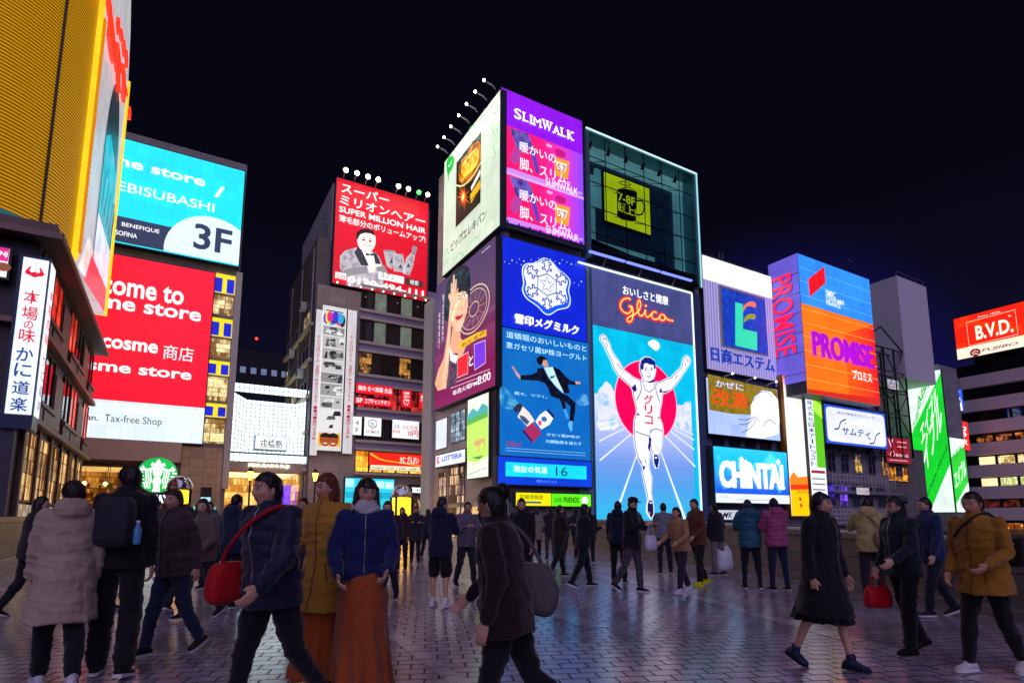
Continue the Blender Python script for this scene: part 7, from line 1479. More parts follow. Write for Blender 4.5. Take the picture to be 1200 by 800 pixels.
def remesh(mb, voxel, smooth=4, fac=0.5):
    me = bpy.data.meshes.new('tmp'); me.from_pydata([tuple(v) for v in mb.v], [], mb.f); me.update()
    o = bpy.data.objects.new('tmp', me); COL.objects.link(o)
    r = o.modifiers.new('r', 'REMESH'); r.mode = 'VOXEL'; r.voxel_size = voxel; r.adaptivity = 0.0
    s = o.modifiers.new('s', 'SMOOTH'); s.factor = fac; s.iterations = smooth
    dg = bpy.context.evaluated_depsgraph_get(); out = bpy.data.meshes.new_from_object(o.evaluated_get(dg))
    bpy.data.objects.remove(o); bpy.data.meshes.remove(me)
    return out
def put(me, name, parent, mat):
    me.materials.clear(); me.materials.append(mat); me.polygons.foreach_set('use_smooth', [True] * len(me.polygons)); me.name = name; me.update()
    o = bpy.data.objects.new(name, me); COL.objects.link(o); o.parent = parent; return o
def wrinkle(me, amp, seed, puff=0.0, s=1.0, pitch=0.085):
    nn = [v.normal.copy() for v in me.vertices]; of = Vector((seed * 3.1, seed * 1.7, seed * 0.9))
    for v, n in zip(me.vertices, nn):
        p = v.co; rd = 1 - abs(noise.noise(Vector((p.x * 5, p.y * 5, p.z * 13 + 4 * p.x)) + of)) * 2.2
        d = amp * (0.9 * max(0, rd) ** 2 - 0.3 + noise.noise(Vector((p.x * 7, p.y * 7, p.z * 11)) + of) + 0.6 * noise.noise(Vector((p.x * 17, p.y * 17, p.z * 9)) - of))
        if puff: d += puff * (abs(math.sin(math.pi * (p.z + 0.02 * noise.noise(p * 4)) / pitch)) ** 0.6 - 0.6)
        v.co = p + n * d
def head_grid(mb, M, scale=1.0):
    """skull, brow, nose, lips, chin and ears; M carries it to the neck"""
    n, m = 36, 26; vs = []; fs = []
    for j in range(m + 1):
        th = math.pi * j / m; z = math.cos(th); r = math.sin(th)
        for k in range(n):
            a = 2 * math.pi * k / n; x = r * math.sin(a); y = r * math.cos(a)      # y forward
            X, Y, Z = x * 0.074, y * 0.094, z * 0.118
            if Z < 0:
                t = -Z / 0.118; X *= 1 - 0.30 * t ** 1.6
                if Y > 0: Y *= 1 - 0.06 * t
                else: Y *= 1 - 0.38 * t ** 1.3
            if Y > 0.03:
                g = lambda cx, cz, sx, sz: math.exp(-((X - cx) / sx) ** 2 - ((Z - cz) / sz) ** 2)
                Y += 0.020 * g(0, -0.030, 0.011, 0.014) + 0.012 * g(0, -0.008, 0.008, 0.022) + 0.005 * g(0, 0.026, 0.05, 0.012) - 0.008 * (g(0.031, 0.004, 0.017, 0.013) + g(-0.031, 0.004, 0.017, 0.013))
                Y += 0.007 * g(0, -0.058, 0.02, 0.006) + 0.006 * g(0, -0.069, 0.017, 0.006) + 0.009 * g(0, -0.098, 0.022, 0.016) + 0.004 * (g(0.045, -0.03, 0.02, 0.02) + g(-0.045, -0.03, 0.02, 0.02))
            vs.append(M @ (Vector((X, Y, Z)) * scale))
    for j in range(m):
        for k in range(n): fs.append((j * n + k, (j + 1) * n + k, (j + 1) * n + (k + 1) % n, j * n + (k + 1) % n))
    mb.add(vs, fs, None, True)
    for s in (-1, 1):
        c = Vector((s * 0.074, -0.006, -0.008)); loft(mb, [(M @ (c + Vector((0, 0, dz)) * scale), (M.to_3x3() @ Vector((0.009 * q, 0, 0))), (M.to_3x3() @ Vector((0, 0.017 * q, 0)))) for dz, q in ((-0.032, .3), (-0.024, .8), (0, 1), (0.018, 1.1), (0.03, .4))], 8)

PEOPLE = {}
def person(label, px, head_py=None, feet_py=None, H=1.7, heading=0, legs=((12, 8, 0), (-14, 18, 0)), arms=((8, 8, 18, 0), (-8, 8, 18, 0)), lean=2, turn=0, nod=0,
           top='jacket', top_c='#1c1e2a', top_len=0.80, puff=0.0, hood=False, collar=True, bottom='trousers', bot_c='#15151a', fit=1.0, hem=0.10,
           shoes='#18181a', sole='#d8d8d8', hair='short', hair_c='#17120f', skin='#d9a98a', build=1.0, cap=None, fine=False, seed=1, scarf=None):
    pos = on_z(px, head_py, H) if head_py is not None else on_z(px, feet_py, 0.0)
    fwd = Vector((math.sin(YAW), math.cos(YAW), 0)) * math.cos(R(heading)) + Vector((math.cos(YAW), -math.sin(YAW), 0)) * math.sin(R(heading))
    rz = math.atan2(-fwd.x, fwd.y)
    root = thing('person', label, 'person', (pos.x, pos.y, 0)); root.rotation_euler = (0, 0, rz)
    k = H / 1.72; vb = 0.0085 if fine else 0.0125; vg = 0.011 if fine else 0.018
    V3 = lambda x, y, z: Vector((x, y, z)) * k
    # skeleton
    hip = V3(0, 0, 0.91); Ls = {}
    for s, (fl, kn, ab) in zip((-1, 1), legs):
        h = hip + V3(s * 0.088, 0, -0.01); d1 = Vector((s * math.sin(R(ab)), math.sin(R(fl)), -math.cos(R(fl)))).normalized(); kne = h + d1 * 0.42 * k
        d2 = Vector((s * math.sin(R(ab)) * 0.5, math.sin(R(fl - kn)), -math.cos(R(fl - kn)))).normalized(); ank = kne + d2 * 0.41 * k
        fp = R(max(-55, min(20, (fl - kn) * 0.75 + 0))); toe = Vector((s * 0.12, math.cos(fp), math.sin(fp) if fp < 0 else 0)).normalized()
        dn = toe.cross(Vector((1, 0, 0))); dn = -dn if dn.z > 0 else dn
        Ls[s] = (h, kne, ank, toe, dn.normalized())
    low = min(min((l[2] + l[4] * 0.085 * k).z, (l[2] + l[4] * 0.085 * k + l[3] * 0.16 * k).z) for l in Ls.values()); up = Vector((0, 0, -low))
    Ls = {s: (a + up, b + up, c + up, t, d) for s, (a, b, c, t, d) in Ls.items()}; hip = hip + up
    Rl = Matrix.Rotation(R(-lean), 3, 'X'); T = lambda x, y, z: hip + Rl @ (V3(x, y, z - 0.91))
    ex, ey = Rl @ Vector((1, 0, 0)) * k, Rl @ Vector((0, 1, 0)) * k
    As = {}
    for s, (fl, ab, eb, inw) in zip((-1, 1), arms):
        sh = T(s * 0.180 * build, 0, 1.405); d1 = Vector((s * math.sin(R(ab)), math.sin(R(fl)) * math.cos(R(ab)), -math.cos(R(fl)) * math.cos(R(ab)))); el = sh + d1 * 0.285 * k
        d2 = Vector((s * (math.sin(R(ab)) * 0.5 - math.sin(R(inw))), math.sin(R(fl + eb)), -math.cos(R(fl + eb)))).normalized(); wr = el + d2 * 0.245 * k; As[s] = (sh, el, wr, d2)
    neck = T(0, 0.0, 1.475); Mh = Matrix.Translation(neck + Rl @ V3(0, 0.022, 0.118)) @ Matrix.Rotation(R(-turn), 4, 'Z') @ Matrix.Rotation(R(-nod), 4, 'X') @ Matrix.Scale(k, 4)
    # body
    mb = MB()
    loft(mb, [(T(0, y, z), ex * rx * build, ey * ry) for z, rx, ry, y in ((0.80, .10, .08, 0), (0.86, .152, .108, -.005), (0.93, .162, .115, -.01), (1.02, .142, .10, 0), (1.09, .134, .095, .005), (1.2, .15, .105, .005), (1.30, .165, .112, .005), (1.38, .165, .098, 0), (1.43, .125, .08, -.005), (1.465, .07, .065, -.005))])
    limb(mb, [T(0, -0.012, 1.43), T(0, 0.004, 1.50), Mh @ Vector((0, -0.012, -0.05))], [0.062 * k, 0.052 * k, 0.05 * k])
    head_grid(mb, Mh)
    for s in (-1, 1):
        h, kn, an, toe, dn = Ls[s]; mid = kn.lerp(an, 0.35) - Vector((0, (0.012 if bottom == 'shorts' or hem > 0.3 else 0.002) * k, 0))
        limb(mb, [h, h.lerp(kn, .5), kn, mid, kn.lerp(an, .75), an], [q * k for q in (.080, .070, .050, .046, .036, .033)])
        heel = an + dn * 0.05 * k - toe * 0.03 * k; tip = an + dn * 0.065 * k + toe * 0.12 * k; limb(mb, [heel, an + dn * 0.055 * k + toe * 0.05 * k, tip], [.024 * k, .022 * k, .016 * k])
        sh, el, wr, d2 = As[s]; limb(mb, [sh, sh.lerp(el, .4), el, el.lerp(wr, .35), wr], [q * k for q in (.052, .045, .036, .037, .026)])
        side = Vector((s, 0, 0)); side = (side - d2 * side.dot(d2)).normalized(); pn = d2.cross(side).normalized()      # side: across the back of the hand
        fw = Vector((0, 1, 0)); fw = (fw - d2 * fw.dot(d2)); fw = fw.normalized() if fw.length > .2 else side; inn = -side if abs(side.dot(fw)) < .95 else pn
        inn = (inn - fw * inn.dot(fw)).normalized()           # fw: thumb side, inn: palm side
        pc = wr + d2 * 0.045 * k; loft(mb, [(wr + d2 * q * k, fw * a * k, inn * b_ * k) for q, a, b_ in ((-0.01, .024, .020), (.02, .030, .017), (.055, .040, .016), (.088, .040, .014), (.10, .034, .010))], 12)
        for f, (off, ln) in enumerate(((.030, .072), (.010, .080), (-.010, .075), (-.029, .060))):
            b0 = wr + (d2 * .088 + fw * off) * k; b1 = b0 + (d2 * ln * .45 + inn * .006) * k; b2 = b1 + (d2 * ln * .32 + inn * .018) * k; b3 = b2 + (d2 * ln * .16 + inn * .022) * k
            limb(mb, [b0, b1, b2, b3], [q * k for q in (.0095, .009, .0085, .0078)], 8, 2)
        t0 = wr + (d2 * .03 + fw * .026) * k; t1 = t0 + (d2 * .030 + fw * .026 + inn * .006) * k; t2 = t1 + (d2 * .03 + fw * .006 + inn * .008) * k; limb(mb, [t0, t1, t2], [q * k for q in (.014, .011, .009)], 8, 2)
    me = remesh(mb, vb, 3)
    att = me.attributes.new('head_co', 'FLOAT_VECTOR', 'POINT'); Mi = Mh.inverted(); buf = []
    for v in me.vertices: q = Mi @ v.co; buf += [q.x, q.y, q.z]
    att.data.foreach_set('vector', buf); put(me, 'body', root, skin_mat(skin))
    # lower garment
    if bottom in ('trousers', 'shorts'):
        mb = MB(); loft(mb, [(T(0, y, z), ex * rx * build, ey * ry) for z, rx, ry, y in ((0.80, .12, .10, 0), (0.86, .172, .126, -.008), (0.93, .178, .130, -.01), (1.02, .158, .115, 0), (1.06, .152, .112, 0))])
        for s in (-1, 1):
            h, kn, an, toe, dn = Ls[s]; a1 = kn.lerp(an, .95)
            if bottom == 'shorts': limb(mb, [h, h.lerp(kn, .5), h.lerp(kn, .92)], [q * k for q in (.105, .100, .098)])
            else: limb(mb, [h, h.lerp(kn, .5), kn, kn.lerp(an, .5), a1], [.100 * k, .090 * k, .073 * k * max(fit, .95), .064 * k * fit ** 1.5, .057 * k * fit ** 2])
        me = remesh(mb, vg, 3); wrinkle(me, 0.010 * k, seed + 5); put(me, bottom, root, fabric(bot_c))
    elif bottom == 'skirt':
        mb = MB(); dy = (Ls[-1][2].y + Ls[1][2].y) / 2; zb = hem * k + 0.0
        rg = []
        for t in (0, .12, .3, .5, .75, .94, 1.0):
            z = hip.z + 0.14 * k - (hip.z + 0.14 * k - zb) * t; r_ = ((.128 if top_len < .75 else .15) + .19 * t * fit + (0.02 if .1 < t < .4 and top_len > .75 else 0)) * k; spread = abs(Ls[-1][2].y - Ls[1][2].y) / 2 * t * 0.7; rg.append((Vector((0, dy * t * 0.6, z)), Vector((r_, 0, 0)), Vector((0, r_ * 0.82 + spread, 0))))
        loft(mb, list(reversed(rg)), 30); me = remesh(mb, vg, 2)
        for v in me.vertices:
            a = math.atan2(v.co.x, v.co.y); t = max(0, min(1, (hip.z - v.co.z) / (hip.z - zb))); w = 1 + 0.085 * t ** 1.6 * math.sin(a * 13 + 2.2 * noise.noise(v.co * 2.5)); v.co.x *= w; v.co.y *= w
        wrinkle(me, 0.006 * k, seed + 2); put(me, 'skirt', root, fabric(bot_c))
    # shoes
    for s in (-1, 1):
        h, kn, an, toe, dn = Ls[s]; mb = MB(); e = toe.cross(dn).normalized()
        loft(mb, [(an + toe * a * k + dn * b_ * k, e * w * k, dn * hgt * k) for a, b_, w, hgt in ((-.085, .055, .018, .022), (-.07, .045, .036, .038), (-.02, .035, .041, .048), (.05, .045, .045, .038), (.11, .055, .047, .029), (.155, .06, .036, .022), (.172, .062, .018, .014))], 14)
        limb(mb, [an + dn * .03 * k, an - dn * .03 * k], [.048 * k, .046 * k]); me = remesh(mb, 0.009 if fine else 0.014, 2); o = put(me, 'shoe', root, fabric(shoes, .5, .05))
        m = MB(); pts = []
        for a, w in ((-.092, .012), (-.078, .034), (-.02, .042), (.05, .046), (.11, .049), (.155, .038), (.178, .012)): pts.append((a, w))
        c = [an + (toe * a + dn * .088) * k + e * w * k for a, w in pts] + [an + (toe * a + dn * .088) * k - e * w * k for a, w in reversed(pts)]; n = len(c)
        W0 = Matrix.LocRotScale(root.location, root.rotation_euler, None)
        m.add([W0 @ q for q in c] + [W0 @ (q - dn * 0.026 * k) for q in c], [tuple(range(n)), tuple(range(2 * n - 1, n - 1, -1))] + [(i, n + i, n + (i + 1) % n, (i + 1) % n) for i in range(n)], fabric(sole, .6, 0)); so = m.build('sole', root); so.parent = o
    # upper garment
    mb = MB(); zb = top_len; e0 = 0.022 + 0.012 * (puff > 0)
    rg = [(T(0, 0, 1.06 + 0), .168 + e0, .125 + e0), (T(0, .004, 1.2), .172 + e0, .128 + e0), (T(0, .004, 1.31), .178 + e0, .130 + e0), (T(0, 0, 1.385), .178 + e0, .112 + e0), (T(0, -.004, 1.44), .135 + e0, .09 + e0), (T(0, -.004, 1.485), .085, .08)]
    lo = []; dy = (Ls[-1][1].y + Ls[1][1].y) / 2; sp = abs(Ls[-1][1].y - Ls[1][1].y) / 2
    n_ = 5
    for i in range(n_):
        t = 1 - i / n_; z = 1.06 - (1.06 - zb) * t; f = max(0, (0.95 - z) / 0.5) if zb < 0.75 else 0
        lo.append((T(0, 0, z) if f == 0 else Vector((0, dy * min(1, f) * 0.7, T(0, 0, z).z)), .186 + e0 + .06 * f, .140 + e0 + .05 * f + sp * f * 0.75))
    loft(mb, [(c, ex * a * build, ey * b_) for c, a, b_ in lo + rg], 22)
    for s in (-1, 1):
        sh, el, wr, d2 = As[s]; a = 1.0 + (0.25 if puff else 0); limb(mb, [sh + Vector((-s * .006 * k, 0, 0)), sh.lerp(el, .4), el, el.lerp(wr, .5), wr.lerp(el, .04)], [q * k * a for q in (.068, .066, .060, .053, .044)])
    if collar: loft(mb, [(T(0, .0, 1.45), ex * .098, ey * .092), (T(0, .004, 1.5), ex * .086, ey * .086), (T(0, .006, 1.53), ex * .080, ey * .082)], 16)
    if hood: loft(mb, [(T(0, -.075, 1.36), ex * .06, ey * .03), (T(0, -.105, 1.40), ex * .125, ey * .06), (T(0, -.095, 1.46), ex * .138, ey * .078), (T(0, -.085, 1.52), ex * .118, ey * .06), (T(0, -.08, 1.55), ex * .07, ey * .03)], 16)
    me = remesh(mb, vg, 3); wrinkle(me, 0.011 * k, seed, puff * k)
    if top in ('jacket', 'coat'):
        bv = BVHTree.FromPolygons([v.co.copy() for v in me.vertices], [tuple(q.vertices) for q in me.polygons])
        def seam(name, pts, w, mat, parent):
            L_ = []; 
            for x, z in pts:
                o_ = T(x, 0, z); h = bv.ray_cast(o_ + Vector((0, 0.6, 0)), Vector((0, -1, 0)))
                if h[0] is not None and h[0].y > o_.y: L_.append(h[0] + Vector((0, 0.003, 0)))
            if len(L_) < 2: return
            m = MB(); m.tube(L_, w, mat, 6); me_ = bpy.data.meshes.new(name); me_.from_pydata([tuple(v) for v in m.v], [], m.f); me_.materials.append(mat); me_.polygons.foreach_set('use_smooth', [True] * len(me_.polygons)); me_.update(); o2 = bpy.data.objects.new(name, me_); COL.objects.link(o2); o2.parent = parent
        go = put(me, top, root, fabric(top_c, 0.55 if puff else 0.8)); c_ = lin(top_c); dkm = fabric(tuple(round(x * 0.45 + 0.004, 4) for x in c_), 0.6, 0.1)
        seam('zip', [(0, zb + 0.015 + (1.47 - zb) * q / 26) for q in range(27)], 0.0065 * k, paint('#8a8a90', 0.35, 0.8) if seed % 2 else dkm, go)
        for s in (-1, 1): seam('pocket', [(s * (0.085 + 0.03 * q / 5), 0.99 - 0.14 * q / 5) for q in range(6)], 0.006 * k, dkm, go)
    else: put(me, top, root, fabric(top_c, 0.55 if puff else 0.8))
    if scarf:
        mb = MB(); loft(mb, [(T(0, .0, 1.42), ex * .11, ey * .11), (T(0, .006, 1.46), ex * .125, ey * .12), (T(0, .01, 1.5), ex * .115, ey * .112), (T(0, .01, 1.53), ex * .09, ey * .09)], 16); me = remesh(mb, vg, 2); wrinkle(me, .012, seed); put(me, 'scarf', root, fabric(scarf))
    # hair
    mb = MB(); n, m = 30, 18; vs = []; fs = []
    for j in range(m + 1):
        th = math.pi * 0.80 * j / m; z = math.cos(th); r_ = math.sin(th)
        for q in range(n):
            a = 2 * math.pi * q / n; x = r_ * math.sin(a); y = r_ * math.cos(a); X, Y, Z = x * 0.083, y * 0.101 - 0.004, z * 0.124 + 0.004
            lim = 0.060 if y > 0.15 * r_ * 4 else (-0.02 if y > -0.1 else -0.085)
            fr = max(0, min(1, (math.cos(a) - 0.15) / 0.45)); lim = (0.058 * fr + (1 - fr) * (-0.015 if math.cos(a) > -0.2 else -0.085))
            if hair == 'bangs': lim = min(lim, 0.035 * fr + (1 - fr) * lim)
            if Z < lim: Z = lim; X *= 0.98; Y *= 0.98
            vs.append(Mh @ Vector((X, Y, Z)))
    for j in range(m):
        for q in range(n): fs.append((j * n + q, (j + 1) * n + q, (j + 1) * n + (q + 1) % n, j * n + (q + 1) % n))
    fs.append(tuple(m * n + q for q in range(n))); mb.add(vs, fs, None, True)
    if hair in ('long', 'bangs'):
        M3 = Mh.to_3x3(); g = Vector((0, 0, -1)) * k
        b0 = Mh @ Vector((0, -0.055, -0.02))
        loft(mb, [(b0 + g * d - M3 @ Vector((0, o, 0)), M3 @ Vector((w, 0, 0)), M3 @ Vector((0, q, 0))) for d, w, q, o in ((-.06, .06, .04, 0), (0.02, .084, .05, .0), (0.12, .098, .046, .012), (0.24, .108, .042, .03), (0.34, .10, .036, .036), (0.42, .07, .02, .034))], 16)
        for s in (-1, 1): limb(mb, [Mh @ Vector((s * .075, .012, .03)), Mh @ Vector((s * .082, .018, -.06)), (Mh @ Vector((s * .086, .03, -.12))) + g * .04, (Mh @ Vector((s * .08, .05, -.12))) + g * .16], [q * k for q in (.022, .028, .03, .016)])
    elif hair == 'bun': mb.ball(Mh @ Vector((0, -0.085, 0.09)), 0.052 * k, None, 14); loft(mb, [(Mh @ Vector((0, -.07, z)), Mh.to_3x3() @ Vector((w, 0, 0)), Mh.to_3x3() @ Vector((0, .03, 0))) for z, w in ((-.09, .03), (-.05, .06), (0, .07), (.05, .05))], 12)
    elif hair == 'bob': loft(mb, [(Mh @ Vector((0, -.03, z)), Mh.to_3x3() @ Vector((w, 0, 0)), Mh.to_3x3() @ Vector((0, q, 0))) for z, w, q in ((-.13, .07, .045), (-.11, .09, .065), (-.05, .092, .07), (.02, .085, .07))], 16)
    me = remesh(mb, 0.0075 if fine else 0.012, 2)
    for v in me.vertices:
        q = v.co; v.co = q + v.normal * (0.006 * noise.noise(Vector((q.x * 60, q.y * 60, q.z * 9)) + Vector((seed, 0, 0))) + 0.007 * noise.noise(Vector((q.x * 16, q.y * 16, q.z * 7))))
    if fine or H > 9:
        rng = random.Random(seed); sv = []; sf = []; so_ = len(me.vertices)
        bpts = [v.co.copy() for v in me.vertices]; bn = [v.normal.copy() for v in me.vertices]
        vv = [tuple(v.co) for v in me.vertices]; ff = [tuple(p.vertices) for p in me.polygons]
        up_ = (Mh.to_3x3() @ Vector((0, -0.25, 1))).normalized(); crown = Mh @ Vector((0, -0.02, 0.12))
        for q in range(420):
            i0 = rng.randrange(len(bpts)); p0 = bpts[i0]; n0 = bn[i0]; tg = (p0 - crown); tg = tg - n0 * tg.dot(n0); tg = tg.normalized() if tg.length > 1e-4 else Vector((0, 0, -1)); tg = (tg + Vector((0, 0, -0.5)) + Vector((rng.gauss(0, .25), rng.gauss(0, .25), rng.gauss(0, .2)))).normalized()
            L_ = rng.uniform(0.02, 0.05 if hair == 'short' else 0.08); lift = rng.uniform(0.002, 0.007); sd = tg.cross(n0).normalized() * rng.uniform(.0009, .0018); b_ = len(vv)
            for t in (0, .35, .7, 1.0):
                c_ = p0 + tg * L_ * t + n0 * (lift * math.sin(math.pi * min(1, t * .8)) * 1.3 + 0.001) + Vector((0, 0, -0.012 * t * t)); w_ = 1 - .8 * t
                vv += [tuple(c_ - sd * w_), tuple(c_ + sd * w_), tuple(c_ + n0 * .0012 * w_)]
            for j in range(3):
                for e_ in range(3): a_, c2_ = b_ + 3 * j + e_, b_ + 3 * j + (e_ + 1) % 3; ff.append((a_, c2_, c2_ + 3, a_ + 3))
        me2 = bpy.data.meshes.new('hair'); me2.from_pydata(vv, [], ff); me = me2
    put(me, 'hair', root, hair_mat(hair_c))
    if cap:
        mb = MB(); W0 = Matrix.LocRotScale(root.location, root.rotation_euler, None) @ Mh
        vs = []; n = 24; prof = [(1.0, .045), (1.0, .07), (.92, .1), (.7, .124), (.35, .137), (.02, .14)]
        for r_, z in prof:
            for q in range(n): a = 2 * math.pi * q / n; vs.append(W0 @ Vector((.089 * r_ * math.sin(a), .107 * r_ * math.cos(a) - .004, z)))
        mb.add(vs, [(i * n + q, i * n + (q + 1) % n, (i + 1) * n + (q + 1) % n, (i + 1) * n + q) for i in range(5) for q in range(n)], fabric(cap), True)
        t = [(.075 * math.sin(R(a)), .1 + .075 * math.cos(R(a)) * 1.0, .05 - .01 * math.cos(R(a))) for a in range(-80, 81, 20)] + [(.082 * math.sin(R(a)), .095 * math.cos(R(a)), .052) for a in range(60, -61, -20)]
        n2 = len(t); mb.add([W0 @ Vector(p) for p in t] + [W0 @ (Vector(p) + Vector((0, 0, .006))) for p in t], [tuple(range(n2)), tuple(range(2 * n2 - 1, n2 - 1, -1))] + [(i, n2 + i, n2 + (i + 1) % n2, (i + 1) % n2) for i in range(n2)], fabric(cap)); mb.build('cap', root)
    W0 = Matrix.LocRotScale(root.location, root.rotation_euler, None)
    return dict(root=root, W=W0, T=lambda *a: W0 @ T(*a), wr={s: W0 @ (As[s][2] + As[s][3] * 0.09 * k) for s in As}, Wv=lambda x, y, z: W0.to_3x3() @ Vector((x, y, z)), k=k)

def bag(name, label, cat, P, center, size, color, strap=None, sq=4.0, handle=None, mat=None):
    """soft bag in the frame of the person who carries it: center and size in that frame"""
    root = thing(name, label, cat, P['T'](*center)); mb = MB(); n, m = 20, 14; vs = []; fs = []; W3 = P['W'].to_3x3(); c0 = P['T'](*center)
    def se(v, p): return math.copysign(abs(v) ** (2 / p), v)
    for j in range(m + 1):
        th = math.pi * j / m - math.pi / 2
        for q in range(n):
            a = 2 * math.pi * q / n; x = se(math.cos(th), sq) * se(math.cos(a), sq); y = se(math.cos(th), sq) * se(math.sin(a), sq); z = se(math.sin(th), sq)
            p = Vector((x * size[0], y * size[1] * (1 - .25 * max(0, z)), z * size[2])); p += p.normalized() * 0.02 * noise.noise(p * 9 + c0); vs.append(c0 + W3 @ p)
    for j in range(m):
        for q in range(n): fs.append((j * n + q, j * n + (q + 1) % n, (j + 1) * n + (q + 1) % n, (j + 1) * n + q))
    mt = mat or fabric(color, .62, .1); mb.add(vs, fs, mt, True); mb.build('body', root)
    if strap: s = MB(); s.tube([Vector((p[0], p[1])).to_3d() if len(p) == 2 else p for p in strap], 0.013, mt, 8); s.build('strap', root)
    if handle: s = MB(); s.tube(handle, 0.008, mt, 8); s.build('handle', root)
    return root
def strap_pts(P, pts): return crv3([P['T'](*p) for p in pts])
def crv3(P, n=5):
    out = []; m = len(P)
    for i in range(m - 1):
        p1, p2 = P[i], P[i + 1]; p0 = P[i - 1] if i else p1; p3 = P[i + 2] if i + 2 < m else p2
        for k in range(n): t = k / n; out.append(0.5 * ((2 * p1) + (p2 - p0) * t + (2 * p0 - 5 * p1 + 4 * p2 - p3) * t * t + (3 * p1 - p0 - 3 * p2 + p3) * t ** 3))
    return out + [P[-1]]
WALK = ((15, 6, 1), (-12, 16, 1)); WALK2 = ((-10, 20, 1), (17, 7, 1)); STAND = ((2, 3, 3), (-2, 3, 3)); STRIDE = ((32, 14, 0), (-28, 34, 0))
POCK = ((4, 14, 42, 22), (4, 14, 42, 22)); PHONE = ((24, 10, 82, 26), (22, 10, 86, 26)); HANG = ((4, 7, 14, 2), (-4, 7, 14, 2)); SWING = ((-22, 8, 18, 2), (22, 8, 26, 4))

# nearest row
p = person('person walking away in a long pale hooded coat at the left of the bridge', 88, 562, None, 1.68, 320, WALK, HANG, 3, -20, 0, 'coat', '#b9a48e', 0.52, 0, True, True, 'trousers', '#141418', 1.05, shoes='#d8d8d8', sole='#e8e8e8', hair='short', hair_c='#2a1a12', fine=True, seed=1)
p = person('person in black jacket and wide black trousers wearing a dark backpack', 152, 547, None, 1.82, 345, ((6, 4, 4), (-6, 8, 4)), HANG, 1, -40, 0, 'jacket', '#16141a', 0.84, 0, False, True, 'trousers', '#121216', 1.18, shoes='#141416', sole='#f0f0f0', hair='short', hair_c='#0e0b0a', fine=True, seed=2)
bag('backpack', 'dark violet backpack on the person in wide black trousers', 'backpack', p, (0, -0.21, 1.22), (0.15, 0.10, 0.22), '#2a2230', None)
bt = thing('water_bottle', 'small blue water bottle in the side pocket of the dark backpack', 'bottle', p['T'](0.165, -0.2, 1.06)); m = MB(); b0 = p['T'](0.165, -0.2, 1.04); m.lathe(b0, [(.028, 0), (.033, .02), (.033, .13), (.015, .17), (.015, .18)], paint('#5aa8d0', .15), 12); m.build('body', bt); m = MB(); m.lathe(b0, [(.017, .181), (.017, .205), (.002, .207)], paint('#e8e8f0', .4), 12); m.build('lid', bt)
p = person('person with fair hair and pale jacket seen between the two left walkers', 128, None, 716, 1.66, 60, STAND, PHONE, 2, 20, 8, 'jacket', '#8a7868', 0.82, 0, False, True, 'trousers', '#2a2c38', hair='bob', hair_c='#a07a48', seed=3)
p = person('person in a brown hooded top and blue jeans left of the red bag', 212, 573, None, 1.66, 205, WALK2, SWING, 4, -10, 0, 'jacket', '#4a3a3c', 0.80, 0, True, True, 'trousers', '#26304e', hair='short', hair_c='#3a2418', fine=True, seed=4)
p = person('person in a navy quilted jacket striding with a red shoulder bag', 327, 551, None, 1.68, 205, ((-18, 24, 2), (17, 8, 2)), ((20, 14, 30, 6), (-24, 14, 16, 0)), 6, 15, 0, 'jacket', '#1a2038', 0.82, 0.013, False, True, 'trousers', '#101016', 0.95, shoes='#141416', hair='short', hair_c='#1c1210', fine=True, seed=5)
bag('shoulder_bag', 'bright red shoulder bag at the hip of the person in navy quilted jacket', 'bag', p, (0.27, 0.10, 0.98), (0.065, 0.19, 0.135), '#c00e18', strap_pts(p, [(0.27, 0.18, 1.08), (0.2, 0.19, 1.2), (0.02, 0.19, 1.36), (-0.12, 0.1, 1.47), (-0.13, -0.05, 1.47), (0.0, -0.19, 1.36), (0.2, -0.16, 1.15), (0.27, 0.0, 1.08)]))
p = person('person with reddish hair in ochre coat and long orange skirt', 389, 555, None, 1.73, 200, WALK, SWING, 3, 20, 4, 'coat', '#b8862a', 0.62, 0, False, True, 'skirt', '#b0541a', 0.55, 0.12, hair='bob', hair_c='#6a3014', skin='#e0a888', fine=True, seed=6)
p = person('person with long dark hair and fringe in a blue jacket over a pale scarf', 430, 560, None, 1.67, 165, WALK2, ((6, 12, 50, 20), (10, 12, 40, 14)), 2, -14, 4, 'jacket', '#16205a', 0.78, 0, False, True, 'skirt', '#a85020', 0.5, 0.14, hair='bangs', hair_c='#1a0f0c', skin='#e0b090', fine=True, seed=7, build=0.92, scarf='#c8c4c4')
p = person('person walking left in a dark maroon jacket with hair tied in a bun', 594, 568, None, 1.55, 285, ((12, 6, 0), (-20, 40, 0)), ((-14, 10, 30, 4), (18, 10, 30, 6)), 7, 10, 2, 'jacket', '#241418', 0.78, 0, False, True, 'trousers', '#0e0e14', 0.92, shoes='#101014', hair='bun', hair_c='#120c0c', fine=True, seed=8, build=1.1)
bag('shoulder_bag', 'grey leather shoulder bag on the back of the person in maroon jacket', 'bag', p, (0.17, -0.15, 1.02), (0.065, 0.15, 0.155), '#5a5654', strap_pts(p, [(0.18, -0.24, 1.14), (0.17, -0.15, 1.35), (0.15, -0.02, 1.485), (0.16, 0.10, 1.4), (0.2, 0.02, 1.2), (0.2, -0.06, 1.14)]))
p = person('person in navy hoodie and black shorts with bare calves and white sneakers', 515, None, 711, 1.68, 20, ((4, 3, 5), (-4, 5, 5)), PHONE, 2, 30, 6, 'hoodie', '#141a38', 0.76, 0, True, True, 'shorts', '#0c0c10', shoes='#e0e0e0', sole='#f4f4f4', hair='short', hair_c='#0e0b0a', seed=9)
